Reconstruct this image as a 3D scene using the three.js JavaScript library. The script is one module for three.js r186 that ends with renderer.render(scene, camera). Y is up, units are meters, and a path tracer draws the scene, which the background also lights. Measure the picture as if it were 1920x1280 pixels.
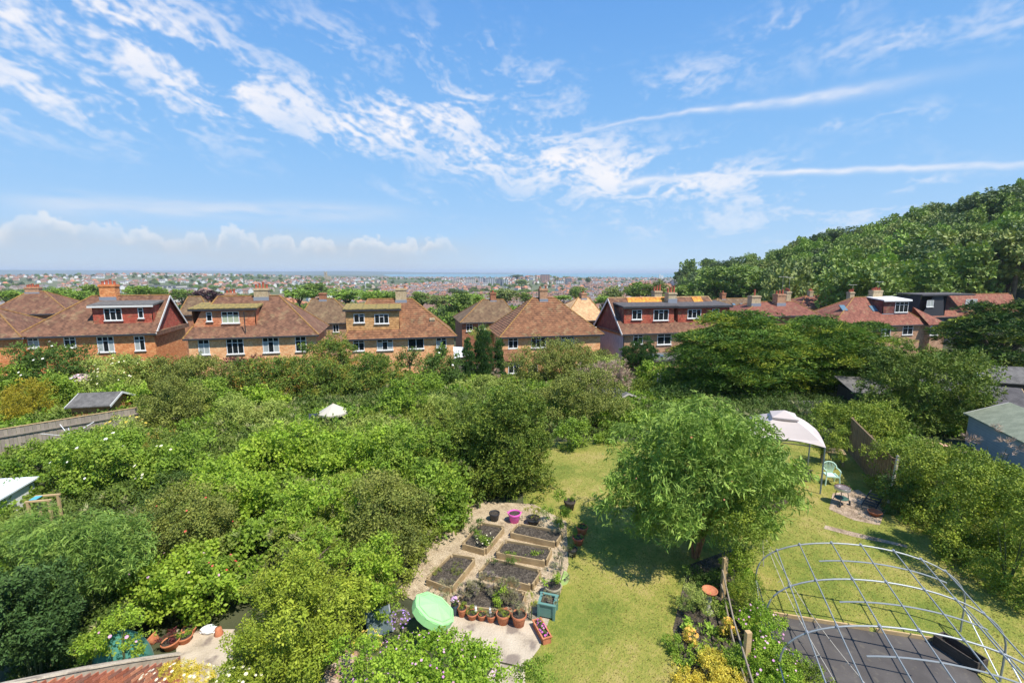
import * as THREE from 'three';
import { mergeGeometries } from 'three/addons/utils/BufferGeometryUtils.js';

// ---------------------------------------------------------------- camera, sun, exposure
const scene = new THREE.Scene();
const F = 861, EYE = 9, PITCH = Math.atan(131 / F);
const camera = new THREE.PerspectiveCamera(2 * Math.atan(640 / F) * 180 / Math.PI, 1.5, 0.1, 60000);
camera.position.set(0, EYE, 0);
camera.rotation.x = -PITCH;
const renderer = new THREE.WebGLRenderer({ antialias: true });
renderer.toneMapping = THREE.LinearToneMapping;
renderer.toneMappingExposure = 1.55;
renderer.shadowMap.enabled = true;
const SUN_DIR = new THREE.Vector3(0.372, 0.866, 0.335).normalize();
const sun = new THREE.DirectionalLight(new THREE.Color(1, 0.95, 0.86), 4.3);
sun.position.copy(SUN_DIR).multiplyScalar(120);
sun.castShadow = true;
Object.assign(sun.shadow.camera, { left: -90, right: 90, top: 90, bottom: -90, near: 1, far: 320 });
sun.shadow.mapSize.set(4096, 4096);
sun.target.position.set(0, -2, -35);
sun.position.add(sun.target.position);
scene.add(sun, sun.target);
scene.fog = new THREE.FogExp2(new THREE.Color(0.74, 0.85, 1.0), 0.0001);

// ---------------------------------------------------------------- numbers
function mulberry(a) { return () => { a = (a + 0x6d2b79f5) | 0; let t = Math.imul(a ^ (a >>> 15), 1 | a); t = (t + Math.imul(t ^ (t >>> 7), 61 | t)) ^ t; return ((t ^ (t >>> 14)) >>> 0) / 4294967296; }; }
let R = mulberry(7);
const rr = (a, b) => a + (b - a) * R();
const mix = (a, b, t) => a + (b - a) * t, clamp = (x, a = 0, b = 1) => Math.min(b, Math.max(a, x));
const sst = (a, b, x) => { const t = clamp((x - a) / (b - a)); return t * t * (3 - 2 * t); };
const V = (x, y, z) => new THREE.Vector3(x, y, z);
const PERM = new Uint8Array(512); { const r = mulberry(99), p = [...Array(256).keys()]; for (let i = 255; i > 0; i--) { const j = Math.floor(r() * (i + 1)); [p[i], p[j]] = [p[j], p[i]]; } for (let i = 0; i < 512; i++) PERM[i] = p[i & 255]; }
const VAL = new Float32Array(256); { const r = mulberry(5); for (let i = 0; i < 256; i++) VAL[i] = r() * 2 - 1; }
function n2(x, y, per = 256) {              // smooth value noise, -1..1, repeating every «per» cells
  const xi = Math.floor(x), yi = Math.floor(y), fx = x - xi, fy = y - yi, u = fx * fx * (3 - 2 * fx), v = fy * fy * (3 - 2 * fy);
  const m = (k) => ((k % per) + per) % per & 255, X0 = m(xi), X1 = m(xi + 1), Y0 = m(yi), Y1 = m(yi + 1);
  const h = (a, b) => VAL[PERM[PERM[a] + b]];
  return mix(mix(h(X0, Y0), h(X1, Y0), u), mix(h(X0, Y1), h(X1, Y1), u), v);
}
function fbm(x, y, o = 4, per = 256) { let s = 0, a = 0.5; for (let i = 0; i < o; i++) { s += a * n2(x, y, per); x = x * 2 + 17; y = y * 2 + 31; a *= 0.5; per = Math.min(256, per * 2); } return s; }
const n3 = (x, y, z) => (n2(x + z * 1.7, y + z * 0.3) + n2(y * 1.1 + 40, z * 1.3 + x * 0.2 + 7)) * 0.5;
const srgb = (h) => new THREE.Color(h);
const lin = (r, g, b) => new THREE.Color().setRGB(r, g, b);

// ---------------------------------------------------------------- a pixel of the photograph as a direction; points on the ground or at a depth
const cp = Math.cos(PITCH), sp = Math.sin(PITCH);
function ray(px, py) { const a = (px - 960) / F, b = (640 - py) / F; return V(a, -sp + b * cp, -(cp + b * sp)); }
const AT = (px, py, z) => ray(px, py).multiplyScalar(z).add(V(0, EYE, 0));
function GP(px, py, h = 0) {
  const d = ray(px, py); let t = (h - EYE) / d.y;
  for (let i = 0; i < 12; i++) { const p = d.clone().multiplyScalar(t); t = (h + ground(p.x, p.z) - EYE) / d.y; }
  return d.multiplyScalar(t).add(V(0, EYE, 0));
}

// ---------------------------------------------------------------- the land
const KN = [[0, 0], [24, 0], [40, -1.6], [58, -3.9], [80, -5.8], [110, -8.3], [170, -12.5], [300, -19], [700, -28], [1500, -33], [3000, -36], [3700, -39], [4400, -44], [9000, -46], [40000, -46]];
function profile(D) {
  if (D <= 24) return 0;
  let i = 1; while (i < KN.length - 2 && KN[i + 1][0] < D) i++;
  const [x0, y0] = KN[i], [x1, y1] = KN[i + 1], sl = (k) => k <= 1 ? 0 : k >= KN.length - 1 ? 0 : (KN[k + 1][1] - KN[k - 1][1]) / (KN[k + 1][0] - KN[k - 1][0]);
  const h = x1 - x0, t = clamp((D - x0) / h), a = sl(i) * h, b = sl(i + 1) * h;
  return y0 + t * a + t * t * (3 * (y1 - y0) - 2 * a - b) + t * t * t * (2 * (y0 - y1) + a + b);
}
function ground(x, z) {
  const D = -z, r = Math.hypot(x, z);
  let y = profile(D);
  if (D > 2500) { const landward = 1 - sst(-0.42, -0.12, x / D); y = mix(y, Math.max(y, -35), landward); }
  if (D > 40 && x > 60) {                    // the wooded hill on the right
    const plane = 0.296 * x + 0.0134 * D - 22.2, over = x + 0.88 * D - 393;
    let add = Math.min(plane, plane - 0.36 * Math.max(0, over));
    add = Math.max(0, add) * sst(50, 125, D) * (1 - sst(420, 700, D));
    y += Math.min(add, 62);
  }
  if (D > 700 && x < -200) y += 30 * Math.exp(-(((x + 1500) / 800) ** 2) - (((D - 1900) / 650) ** 2));      // the built-up rise on the left
  if (D > 600 && D < 2600) y += 21 * Math.exp(-(((x - 110) / 190) ** 2) - (((D - 1680) / 170) ** 2));          // the knoll with the flats
  if (r > 6000 && x / D < 0.0) y += (52 + 26 * n2(x * 0.0006 + 3, z * 0.0004)) * sst(8200, 10500, r) * (1 - sst(-0.4, -0.02, x / Math.max(D, 1)) * 0.75) * (x / D < -0.0 ? 1 : 0);
  return y;
}

// ---------------------------------------------------------------- the sky (air and clouds only), one equirectangular picture
{
  const W = 4096, H = 2048, data = new Float32Array(W * H * 4);
  const zen = [0.085, 0.285, 0.76], mid = [0.235, 0.54, 0.97], hor = [0.6, 0.78, 0.95];
  const deg = 180 / Math.PI;
  // cirrus patches: azimuth, elevation, half sizes (degrees), strength
  const CI = [[-46, 20, 8, 4, 0.95], [-38, 20.5, 8, 4, 1], [-31, 17.5, 8, 3.2, 1.0], [-43, 15, 6, 2.8, 0.9], [-25, 17.5, 7, 2.6, 0.85], [-18, 15.6, 6, 2.4, 0.95], [-13, 16.5, 6, 2.8, 1.1], [-8, 17.5, 6, 3, 0.95], [-3, 13.6, 6, 2.4, 0.95], [2, 15.5, 6, 3, 0.8], [6, 12.6, 8, 2.6, 1.05], [13, 11, 9, 2.3, 1.0], [21, 9.6, 9, 2, 0.85], [28, 8.5, 8, 1.8, 0.6], [12, 8.2, 12, 2, 0.5], [-21, 22.5, 7, 3, 0.5], [-9, 23, 6, 2.5, 0.5], [-4, 23.5, 6, 2.5, 0.4], [1, 21, 5, 2, 0.55], [4, 19, 6, 3, 0.45], [28.9, 23.1, 4, 1.2, 0.55], [20, 19.8, 5, 1.8, 0.5], [38, 20, 7, 1.2, 0.45], [46, 19.5, 6, 1.4, 0.45], [38.8, 8.0, 4, 0.6, 0.6], [23, 11.4, 3, 0.45, 0.65], [33.8, 13.9, 1.6, 0.5, 0.5], [40, 13.5, 4, 0.9, 0.4], [33, 5.5, 14, 1.8, 0.5], [20, 6.5, 12, 1.8, 0.5], [-36, 11, 7, 0.8, 0.3], [-12, 9.5, 4, 0.6, 0.3], [-9, 8.2, 3, 0.5, 0.4], [40, 6, 8, 0.8, 0.5]];
  const TR = [[[2, 14.7], [6, 15.3], [14.7, 16.7], [22, 17], [29.5, 16.8], [35, 16.7], [42, 16.7], [52, 16]], [[10.7, 9.9], [16, 10.35], [22.4, 10.45], [31, 10.0], [39, 9.4], [46.8, 8.65], [60, 7]]];
  const CU = [[-45, 4.9, 2.4, 0.7], [-41.3, 4.0, 2.4, 1.1], [-38, 4.0, 1.6, 0.8], [-43.5, 3.6, 2.5, 0.9], [-34, 4.0, 1.1, 0.9], [-31, 4.5, 1.3, 0.8], [-29.3, 4.2, 1, 0.6], [-26.5, 3.8, 1.8, 0.6], [-17, 4.0, 2.2, 0.55], [-13, 3.6, 2, 0.4], [-22.5, 3.8, 2, 0.5], [-9, 4.2, 2.2, 0.35], [-20, 2.8, 1.2, 0.4], [-60, 4.4, 4, 1.3], [-75, 4.2, 4, 1.2], [-52, 4, 3, 1.1], [-36, 3, 5, 0.9]];
  const dist = (P, a, e) => { let best = [99, 0]; for (let i = 0; i + 1 < P.length; i++) { const [a0, e0] = P[i], [a1, e1] = P[i + 1], dx = a1 - a0, dy = e1 - e0, t = clamp(((a - a0) * dx + (e - e0) * dy) / (dx * dx + dy * dy)); const d = Math.hypot((a - a0 - dx * t), (e - e0 - dy * t)); if (d < best[0]) best = [d, (i + t) / (P.length - 1), e - e0 - dy * t]; } return best; };
  for (let row = H / 2 - 8; row < H; row++) {
    const up = ((row + 0.5) / H - 0.5) * Math.PI, el = up * deg, k = Math.max(0, el);
    const tz = sst(3, 46, k), th = Math.exp(-k / 7.5);
    for (let col = 0; col < W; col++) {
      const rd = ((col + 0.5) / W - 0.5) * 2 * Math.PI, o = (row * W + col) * 4;
      let az = rd * deg + 90; if (az > 180) az -= 360;
      let c0 = mix(mix(mid[0], zen[0], tz), hor[0], th), c1 = mix(mix(mid[1], zen[1], tz), hor[1], th), c2 = mix(mix(mid[2], zen[2], tz), hor[2], th);
      let m = 0, a = 0;
      const wide = Math.abs(az) > 62 || k > 32;
      if (wide) m = 0.42 * sst(-0.15, 0.5, fbm(az * 0.035 + 9, k * 0.09 + 3, 3)) * (k > 4 ? 1 : 0);
      if (Math.abs(az) < 75 && k > 2 && k < 38) for (const [ca, ce, ra, re, s] of CI) { const q = ((az - ca) / ra) ** 2 + ((k - ce) / re) ** 2; if (q < 6) m = Math.max(m, 1.12 * s * Math.exp(-q * 0.5)); }
      if (m > 0.02) {                        // combed fibres: the noise is drawn out along the wind and bent by coarser noise
        const tilt = az < 0 ? 0.38 : -0.08 * clamp(az / 30), wx = fbm(az * 0.13 + 5, k * 0.3, 4) * 3.4, wy = fbm(az * 0.16 + 50, k * 0.4 + 9, 5) * 2.2;
        const u = az + wx, v = k + az * tilt + wy;
        const f = fbm(u * 0.2 + 3, v * 0.55, 6) * 1.2 + fbm(u * 0.55 + 30, v * 2.1, 5) * 0.6 + fbm(az * 1.3 + 80, k * 2.6, 5) * 0.5 + fbm(u * 2.2, v * 4.5 + 9, 4) * 0.3;
        a = m * (0.72 * sst(-0.42, 0.74, f + (m - 0.7) * 0.5) ** 1.1 + 0.14 * sst(-0.4, 0.3, f));
      }
      if (az > 0 && az < 66) for (let q = 0; q < 2; q++) {
        const [d, t, dy] = dist(TR[q], az, k + 0.22 * fbm(az * 0.5, 3 + q * 7, 3));
        const w = q ? mix(0.6, 0.27, sst(0, 0.4, t)) : mix(0.18, 0.6, sst(0.25, 0.8, t)), s = (q ? 0.85 : 0.7 * (1 - 0.92 * sst(0.6, 0.92, t))) * sst(0, 0.03, t) * (0.72 + 0.5 * fbm(az * 0.6, k * 2 + q * 9, 4));
        if (d < w * 3) a = Math.max(a, clamp(s * Math.exp(-((d / w) ** 2) * (dy < 0 ? 0.7 : 1.6))));
      }
      a = clamp(a); c0 = mix(c0, 0.97, a); c1 = mix(c1, 0.97, a * 0.98); c2 = mix(c2, 1.0, a);
      if (az < 4 && az > -175) {             // the cloud bank along the left horizon: grey veil below, white tops
        const l = 1 - sst(-14, 3, az);
        const veil = l * (1 - sst(2.4, 5.2 + 1.6 * fbm(az * 0.16, 2, 4), k)) * (0.8 + 0.35 * fbm(az * 0.2, k * 0.9, 4)) * 0.92;
        c0 = mix(c0, 0.56, veil); c1 = mix(c1, 0.64, veil); c2 = mix(c2, 0.74, veil);
        const strat = l * 0.55 * Math.exp(-(((k - 6.3 - 0.03 * (az + 30)) / 0.95) ** 2)) * sst(-50, -42, az) * (1 - sst(-24, -8, az)) * clamp(0.75 + 1.1 * fbm(az * 0.2, k * 1.2 + 5, 4));
        c0 = mix(c0, 0.8, strat); c1 = mix(c1, 0.84, strat); c2 = mix(c2, 0.92, strat);
        if (k < 9 && k > 0.6) {
          let T = 0; for (const [ca, ce, ra, re] of CU) { const x = (az - ca) / ra; if (Math.abs(x) < 1.6) T = Math.max(T, (ce + re * 0.55 - 2.2) * Math.sqrt(Math.max(0, 1 - x * x * 0.4)) * (1 - 0.75 * sst(0.5, 1.5, Math.abs(x))) + 2.2); }
          T = Math.max(T, 2.5 + 1.3 * fbm(az * 0.28 + 4, 1.5, 3)) + 0.75 * fbm(az * 0.75 + 7, k * 0.9, 4) + 0.5 * fbm(az * 1.9, k * 2.2 + 3, 4) - 0.25;
          const body = (1 - sst(T - 0.24, T + 0.14, k)) * sst(T - 2.3, T - 0.5, k) * l * sst(0.9, 2.4, T - 1.4) * (0.72 + 0.5 * fbm(az * 0.5 + 20, k * 0.8, 3)), li = sst(T - 1.5, T - 0.15, k), p = clamp(body) * 0.6;
          c0 = mix(c0, mix(0.66, 0.95, li), p); c1 = mix(c1, mix(0.71, 0.94, li), p); c2 = mix(c2, mix(0.78, 0.93, li), p);
        }
      }
      data[o] = c0 * 0.645; data[o + 1] = c1 * 0.645; data[o + 2] = c2 * 0.645; data[o + 3] = 1;
    }
  }
  for (let i = 0; i < (H / 2 - 8) * W; i++) { data[i * 4] = 0.3; data[i * 4 + 1] = 0.36; data[i * 4 + 2] = 0.38; data[i * 4 + 3] = 1; }
  const t = new THREE.DataTexture(data, W, H, THREE.RGBAFormat, THREE.FloatType);
  t.mapping = THREE.EquirectangularReflectionMapping; t.magFilter = t.minFilter = THREE.LinearFilter; t.colorSpace = THREE.LinearSRGBColorSpace; t.needsUpdate = true;
  scene.background = t; scene.environment = t;
}

// ---------------------------------------------------------------- names, labels
const used = new Map();
function numbered(name) { const n = used.get(name) ?? 0; used.set(name, n + 1); return n ? `${name}_${String(n).padStart(3, '0')}` : name; }
function tag(o, label, category, group, kind) { if (label) o.userData.label = label; if (category) o.userData.category = category; if (group) o.userData.group = group; if (kind) o.userData.kind = kind; return o; }
const shade = (o) => { o.castShadow = o.receiveShadow = true; return o; };
function thing(name, label, category, p = V(0, 0, 0), turn = 0, group) {
  const o = new THREE.Group(); o.name = numbered(name); o.position.copy(p); o.rotation.y = turn; scene.add(o);
  return tag(o, label, category, group);
}
function part(name, geo, m, parent = scene) {
  const o = shade(new THREE.Mesh(geo, m)); o.name = parent === scene ? numbered(name) : name; parent.add(o); return o;
}
function struct(name, geo, m) { return tag(part(name, geo, m), null, null, null, 'structure'); }

// ---------------------------------------------------------------- a collector of polygons (uv in metres), boxes, tubes
class Geo {
  constructor(o = V(0, 0, 0)) { this.o = o; this.p = []; this.uv = []; this.c = null; this.col = null; }
  color(c) { this.c ??= []; this.col = c; return this; }
  vert(v, u, w) { this.p.push(v.x - this.o.x, v.y - this.o.y, v.z - this.o.z); this.uv.push(u, w); if (this.c) this.c.push(this.col.r, this.col.g, this.col.b); }
  poly(pts, ou = 0) {
    if (pts.length < 3) return this;
    const n = V(0, 0, 0); for (let i = 0; i < pts.length; i++) { const a = pts[i], b = pts[(i + 1) % pts.length]; n.x += (a.y - b.y) * (a.z + b.z); n.y += (a.z - b.z) * (a.x + b.x); n.z += (a.x - b.x) * (a.y + b.y); }
    if (n.lengthSq() < 1e-12) return this;
    n.normalize();
    const u = Math.abs(n.y) > 0.999 ? V(1, 0, 0) : V(0, 1, 0).cross(n).normalize(), w = n.clone().cross(u);
    const q = pts.map((p) => [p, p.dot(u) + ou, p.dot(w)]);
    for (let i = 1; i + 1 < q.length; i++) for (const k of [q[0], q[i], q[i + 1]]) this.vert(...k);
    return this;
  }
  quad(a, b, c, d, ou) { return this.poly([a, b, c, d], ou); }
  // a box from a corner and three edge vectors (right-handed: x right, y up, z towards the viewer)
  slab(o, x, y, z) {
    const P = (i, j, k) => o.clone().addScaledVector(x, i).addScaledVector(y, j).addScaledVector(z, k);
    this.quad(P(0, 0, 1), P(1, 0, 1), P(1, 1, 1), P(0, 1, 1)); this.quad(P(1, 0, 0), P(0, 0, 0), P(0, 1, 0), P(1, 1, 0));
    this.quad(P(1, 0, 1), P(1, 0, 0), P(1, 1, 0), P(1, 1, 1)); this.quad(P(0, 0, 0), P(0, 0, 1), P(0, 1, 1), P(0, 1, 0));
    this.quad(P(0, 1, 1), P(1, 1, 1), P(1, 1, 0), P(0, 1, 0)); return this.quad(P(0, 0, 0), P(1, 0, 0), P(1, 0, 1), P(0, 0, 1));
  }
  box(cx, cy, cz, w, h, d, ry = 0) { const x = V(Math.cos(ry), 0, -Math.sin(ry)), z = V(Math.sin(ry), 0, Math.cos(ry)); return this.slab(V(cx, cy - h / 2, cz).addScaledVector(x, -w / 2).addScaledVector(z, -d / 2), x.multiplyScalar(w), V(0, h, 0), z.multiplyScalar(d)); }
  // a square bar between two points
  bar(a, b, w, h = w) {
    const y = b.clone().sub(a), L = y.length(), yn = y.clone().divideScalar(L), s = Math.abs(yn.y) > 0.95 ? V(1, 0, 0) : V(0, 1, 0), x = s.clone().cross(yn).normalize(), z = x.clone().cross(yn);
    return this.slab(a.clone().addScaledVector(x, -w / 2).addScaledVector(z, -h / 2), x.multiplyScalar(w), y, z.multiplyScalar(h));
  }
  tube(pts, r0, r1 = r0, n = 6) {
    const L = pts.length, rings = [];
    for (let i = 0; i < L; i++) {
      const t = pts[Math.min(i + 1, L - 1)].clone().sub(pts[Math.max(i - 1, 0)]).normalize(), s = Math.abs(t.y) > 0.9 ? V(1, 0, 0) : V(0, 1, 0), x = s.cross(t).normalize(), z = t.clone().cross(x), r = mix(r0, r1, i / (L - 1));
      rings.push(Array.from({ length: n }, (_, k) => pts[i].clone().addScaledVector(x, r * Math.cos(k / n * 6.2832)).addScaledVector(z, r * Math.sin(k / n * 6.2832))));
    }
    for (let i = 0; i + 1 < L; i++) for (let k = 0; k < n; k++) { const l = (k + 1) % n; this.quad(rings[i][k], rings[i][l], rings[i + 1][l], rings[i + 1][k]); }
    this.poly(rings[0].slice().reverse()); return this.poly(rings[L - 1]);
  }
  add(g, m) { const q = g.index ? g.toNonIndexed() : g, a = q.attributes.position, v = V(0, 0, 0); for (let i = 0; i < a.count; i++) { v.fromBufferAttribute(a, i); if (m) v.applyMatrix4(m); this.vert(v, v.x + v.z, v.y); } return this; }
  get empty() { return !this.p.length; }
  geometry(smooth) {
    const g = new THREE.BufferGeometry(); g.setAttribute('position', new THREE.Float32BufferAttribute(this.p, 3)); g.setAttribute('uv', new THREE.Float32BufferAttribute(this.uv, 2));
    if (this.c) g.setAttribute('color', new THREE.Float32BufferAttribute(this.c, 3));
    g.computeVertexNormals(); return g;
  }
  build(name, m, parent = scene) { return part(name, this.geometry(), m, parent); }
}
// courses of tiles over a flat polygon: each course is lifted at its lower edge and casts its own line
function courses(G, pts, step, lift) {
  const n = V(0, 0, 0); for (let i = 0; i < pts.length; i++) { const a = pts[i], b = pts[(i + 1) % pts.length]; n.x += (a.y - b.y) * (a.z + b.z); n.y += (a.z - b.z) * (a.x + b.x); n.z += (a.x - b.x) * (a.y + b.y); } n.normalize();
  const u = V(0, 1, 0).cross(n).normalize(), w = n.clone().cross(u), vs = pts.map((p) => p.dot(w)), lo = Math.min(...vs), hi = Math.max(...vs);
  const cut = (P, v, keepAbove) => { const out = []; for (let i = 0; i < P.length; i++) { const a = P[i], b = P[(i + 1) % P.length], da = (a.dot(w) - v) * (keepAbove ? 1 : -1), db = (b.dot(w) - v) * (keepAbove ? 1 : -1); if (da >= 0) out.push(a); if (da * db < 0) out.push(a.clone().lerp(b, da / (da - db))); } return out; };
  let k = 0;
  for (let v = lo; v < hi - 1e-3; v += step, k++) {
    const top = Math.min(v + step, hi), P = cut(cut(pts, v, true), top, false); if (P.length < 3) continue;
    const L = P.map((p) => p.clone().addScaledVector(n, lift * (1 - (p.dot(w) - v) / step)));
    G.poly(L, k % 2 ? 0.13 : 0);
    const low = P.map((p, i) => [p, L[i]]).filter(([p]) => p.dot(w) < v + 1e-4).sort((a, b) => a[0].dot(u) - b[0].dot(u));
    if (low.length > 1) { const a = low[0], b = low[low.length - 1]; G.quad(a[0], b[0], b[1], a[1]); }
  }
}

// ---------------------------------------------------------------- surfaces
function tex(n, per, f, colour = true) {     // a repeating picture; f(x, y) in 0..1 gives [r, g, b] linear or a height
  const d = new Uint8Array(n * n * 4), to = (c) => Math.round(255 * clamp(c <= 0.0031308 ? c * 12.92 : 1.055 * Math.pow(c, 1 / 2.4) - 0.055));
  for (let y = 0; y < n; y++) for (let x = 0; x < n; x++) { const v = f((x + 0.5) / n, (y + 0.5) / n), o = (y * n + x) * 4; if (colour) { d[o] = to(v[0]); d[o + 1] = to(v[1]); d[o + 2] = to(v[2]); } else d[o] = d[o + 1] = d[o + 2] = Math.round(255 * clamp(v)); d[o + 3] = 255; }
  const t = new THREE.DataTexture(d, n, n); t.wrapS = t.wrapT = THREE.RepeatWrapping; t.magFilter = THREE.LinearFilter; t.minFilter = THREE.LinearMipmapLinearFilter; t.generateMipmaps = true;
  if (colour) t.colorSpace = THREE.SRGBColorSpace; t.repeat.set(1 / per, 1 / per); t.needsUpdate = true; return t;
}
const std = (color, rough = 0.85, more = {}) => new THREE.MeshStandardMaterial({ color, roughness: rough, side: THREE.DoubleSide, ...more });
const pal = (t, ...cs) => { const k = clamp(t, 0, 0.9999) * (cs.length - 1), i = Math.floor(k), f = k - i; return [0, 1, 2].map((c) => mix(cs[i][c], cs[i + 1][c], f)); };
const hash = (a, b) => (VAL[PERM[PERM[((a % 256) + 256) & 255] + (b & 255)]] + 1) / 2;
function brickTex(seed, mortar, ...cs) {
  return tex(512, 2.7, (x, y) => {           // 12 bricks by 36 courses
    const r = Math.floor(y * 36), u = x * 12 + (r % 2) * 0.5, b = Math.floor(u) % 12, fx = u - Math.floor(u), fy = y * 36 - r;
    const g = 0.5 * fbm(x * 32, y * 32, 4, 32);
    if (fx < 0.04 || fy < 0.13) return mortar.map((c) => c * (1 + g * 0.5));
    return pal(hash(b + seed, r) * 0.85 + 0.08 + g * 0.35 + 0.25 * n2(x * 4, y * 4, 4), ...cs).map((c) => c * (1 + g * 0.5));
  });
}
const tileTex = (seed, w, h, ...cs) => tex(512, 4, (x, y) => {
  const rows = Math.round(4 / h), cols = Math.round(4 / w), r = Math.floor(y * rows), u = x * cols + (r % 2) * 0.5, b = Math.floor(u) % cols, g = fbm(x * 16, y * 16, 5, 16);
  const edge = (u - Math.floor(u)) < 0.07 ? 0.6 : 1, li = sst(0.12, 0.5, fbm(x * 8 + seed, y * 8 + 5, 5, 8));
  return pal(hash(b + seed, r) * 0.45 + 0.27 + g * 0.35 + 0.16 * n2(x * 4, y * 4, 4), ...cs).map((c, i) => mix(c, [0.3, 0.24, 0.12][i], li * 0.35) * edge * (1 + g * 0.3));
});
const grain = (n, per, a, b, s = 8, k = 1) => tex(n, per, (x, y) => pal(0.5 + k * (fbm(x * s, y * s, 6, s) + 0.5 * n2(x * s * 12, y * s * 12, 256)), a, b));
const bumpy = (n, per, s) => tex(n, per, (x, y) => 0.5 + 0.5 * fbm(x * s, y * s, 5, s), false);
const M = {};
M.brickOrange = std(0xffffff, 0.9, { map: brickTex(3, [0.62, 0.38, 0.19], [0.5, 0.14, 0.04], [0.68, 0.23, 0.07], [0.77, 0.36, 0.14]) });
M.brickBuff = std(0xffffff, 0.9, { map: brickTex(40, [0.72, 0.46, 0.25], [0.66, 0.27, 0.1], [0.82, 0.42, 0.19], [0.86, 0.54, 0.28]) });
M.brickRed = std(0xffffff, 0.9, { map: brickTex(80, [0.36, 0.25, 0.18], [0.23, 0.075, 0.035], [0.36, 0.13, 0.055], [0.42, 0.2, 0.1]) });
M.brickBrown = std(0xffffff, 0.9, { map: brickTex(120, [0.32, 0.24, 0.18], [0.32, 0.16, 0.08], [0.48, 0.26, 0.14], [0.55, 0.33, 0.19]) });
M.tileBrown = std(0xffffff, 0.88, { map: tileTex(5, 0.2, 0.2, [0.1, 0.046, 0.026], [0.185, 0.088, 0.05], [0.26, 0.132, 0.072]) });
M.tileRust = std(0xffffff, 0.88, { map: tileTex(25, 0.3, 0.3, [0.13, 0.056, 0.026], [0.225, 0.1, 0.046], [0.31, 0.15, 0.07]) });
M.tileOlive = std(0xffffff, 0.88, { map: tileTex(45, 0.2, 0.2, [0.11, 0.064, 0.034], [0.17, 0.104, 0.055], [0.235, 0.152, 0.08]) });
M.tileRed = std(0xffffff, 0.88, { map: tileTex(65, 0.2, 0.2, [0.15, 0.046, 0.03], [0.24, 0.083, 0.052], [0.31, 0.13, 0.08]) });
M.tileSand = std(0xffffff, 0.88, { map: tileTex(85, 0.2, 0.2, [0.45, 0.25, 0.12], [0.58, 0.36, 0.18], [0.66, 0.42, 0.22]) });
M.lichen = std(0xffffff, 0.95, { map: grain(256, 1.5, [0.2, 0.095, 0.035], [0.38, 0.22, 0.06], 8, 1.2) });
M.ochre = std(0xffffff, 0.95, { map: grain(256, 2, [0.36, 0.13, 0.03], [0.7, 0.34, 0.05], 8, 1.2) });
M.hangRed = std(0xffffff, 0.85, { map: tileTex(105, 0.17, 0.2, [0.28, 0.05, 0.028], [0.42, 0.085, 0.048], [0.5, 0.13, 0.075]) });
M.hangOrange = std(0xffffff, 0.85, { map: tileTex(125, 0.17, 0.2, [0.45, 0.13, 0.055], [0.62, 0.22, 0.1], [0.68, 0.33, 0.17]) });
M.hangTan = std(0xffffff, 0.85, { map: tileTex(145, 0.17, 0.2, [0.4, 0.19, 0.07], [0.58, 0.31, 0.12], [0.64, 0.38, 0.17]) });
M.hangDark = std(0xffffff, 0.85, { map: tileTex(165, 0.17, 0.2, [0.12, 0.035, 0.028], [0.19, 0.055, 0.042], [0.24, 0.08, 0.06]) });
M.render = std(0xffffff, 0.95, { map: grain(256, 3, [0.36, 0.32, 0.36], [0.47, 0.42, 0.45]) });
M.black = std(lin(0.03, 0.03, 0.036), 0.7); M.white = std(lin(0.8, 0.8, 0.79), 0.45); M.offWhite = std(lin(0.72, 0.7, 0.66), 0.6);
M.gutter = std(lin(0.035, 0.035, 0.04), 0.5); M.lead = std(lin(0.24, 0.26, 0.3), 0.6); M.felt = std(0xffffff, 1, { map: grain(256, 2, [0.085, 0.08, 0.074], [0.16, 0.15, 0.138]) });
M.feltDark = std(0xffffff, 0.95, { map: grain(256, 2, [0.06, 0.055, 0.055], [0.11, 0.1, 0.1]) }); M.moss = std(0xffffff, 1, { map: grain(256, 1.5, [0.12, 0.1, 0.04], [0.36, 0.26, 0.07], 8, 1.4) });
M.concreteStack = std(0xffffff, 0.95, { map: grain(256, 1.2, [0.36, 0.27, 0.16], [0.55, 0.44, 0.28]) });
M.terracotta = std(0xffffff, 0.85, { map: grain(128, 0.5, [0.42, 0.13, 0.06], [0.56, 0.22, 0.1], 8, 1) });
M.potRed = std(lin(0.42, 0.11, 0.06), 0.8);
M.glass = new THREE.MeshPhysicalMaterial({ color: lin(0.016, 0.02, 0.022), roughness: 0.08, specularIntensity: 0.35, side: THREE.DoubleSide });
M.glassNet = new THREE.MeshPhysicalMaterial({ color: lin(0.4, 0.42, 0.4), roughness: 0.12, specularIntensity: 0.6, side: THREE.DoubleSide });
M.glassGreen = new THREE.MeshPhysicalMaterial({ color: lin(0.42, 0.46, 0.32), roughness: 0.15, side: THREE.DoubleSide });
M.glassRoof = new THREE.MeshPhysicalMaterial({ color: lin(0.12, 0.2, 0.26), roughness: 0.05, side: THREE.DoubleSide });
M.steel = std(lin(0.33, 0.35, 0.35), 0.6, { metalness: 0.5 }); M.aerial = std(lin(0.45, 0.46, 0.48), 0.5, { metalness: 0.6 });
M.bark = std(0xffffff, 0.95, { map: grain(256, 0.8, [0.1, 0.07, 0.045], [0.2, 0.15, 0.1]) }); M.barkOrange = std(0xffffff, 0.9, { map: grain(256, 0.8, [0.22, 0.1, 0.045], [0.4, 0.2, 0.1]) });
M.twig = std(lin(0.3, 0.22, 0.15), 0.95); M.stem = std(lin(0.1, 0.12, 0.045), 0.9); M.bone = std(lin(0.5, 0.45, 0.38), 0.9);
const wood = (a, b) => std(0xffffff, 0.9, { map: tex(256, 1, (x, y) => pal(0.5 + 0.7 * fbm(x * 4, y * 48, 4, 4) + 0.4 * fbm(x * 8, y * 8, 4, 8), a, b)) });
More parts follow.
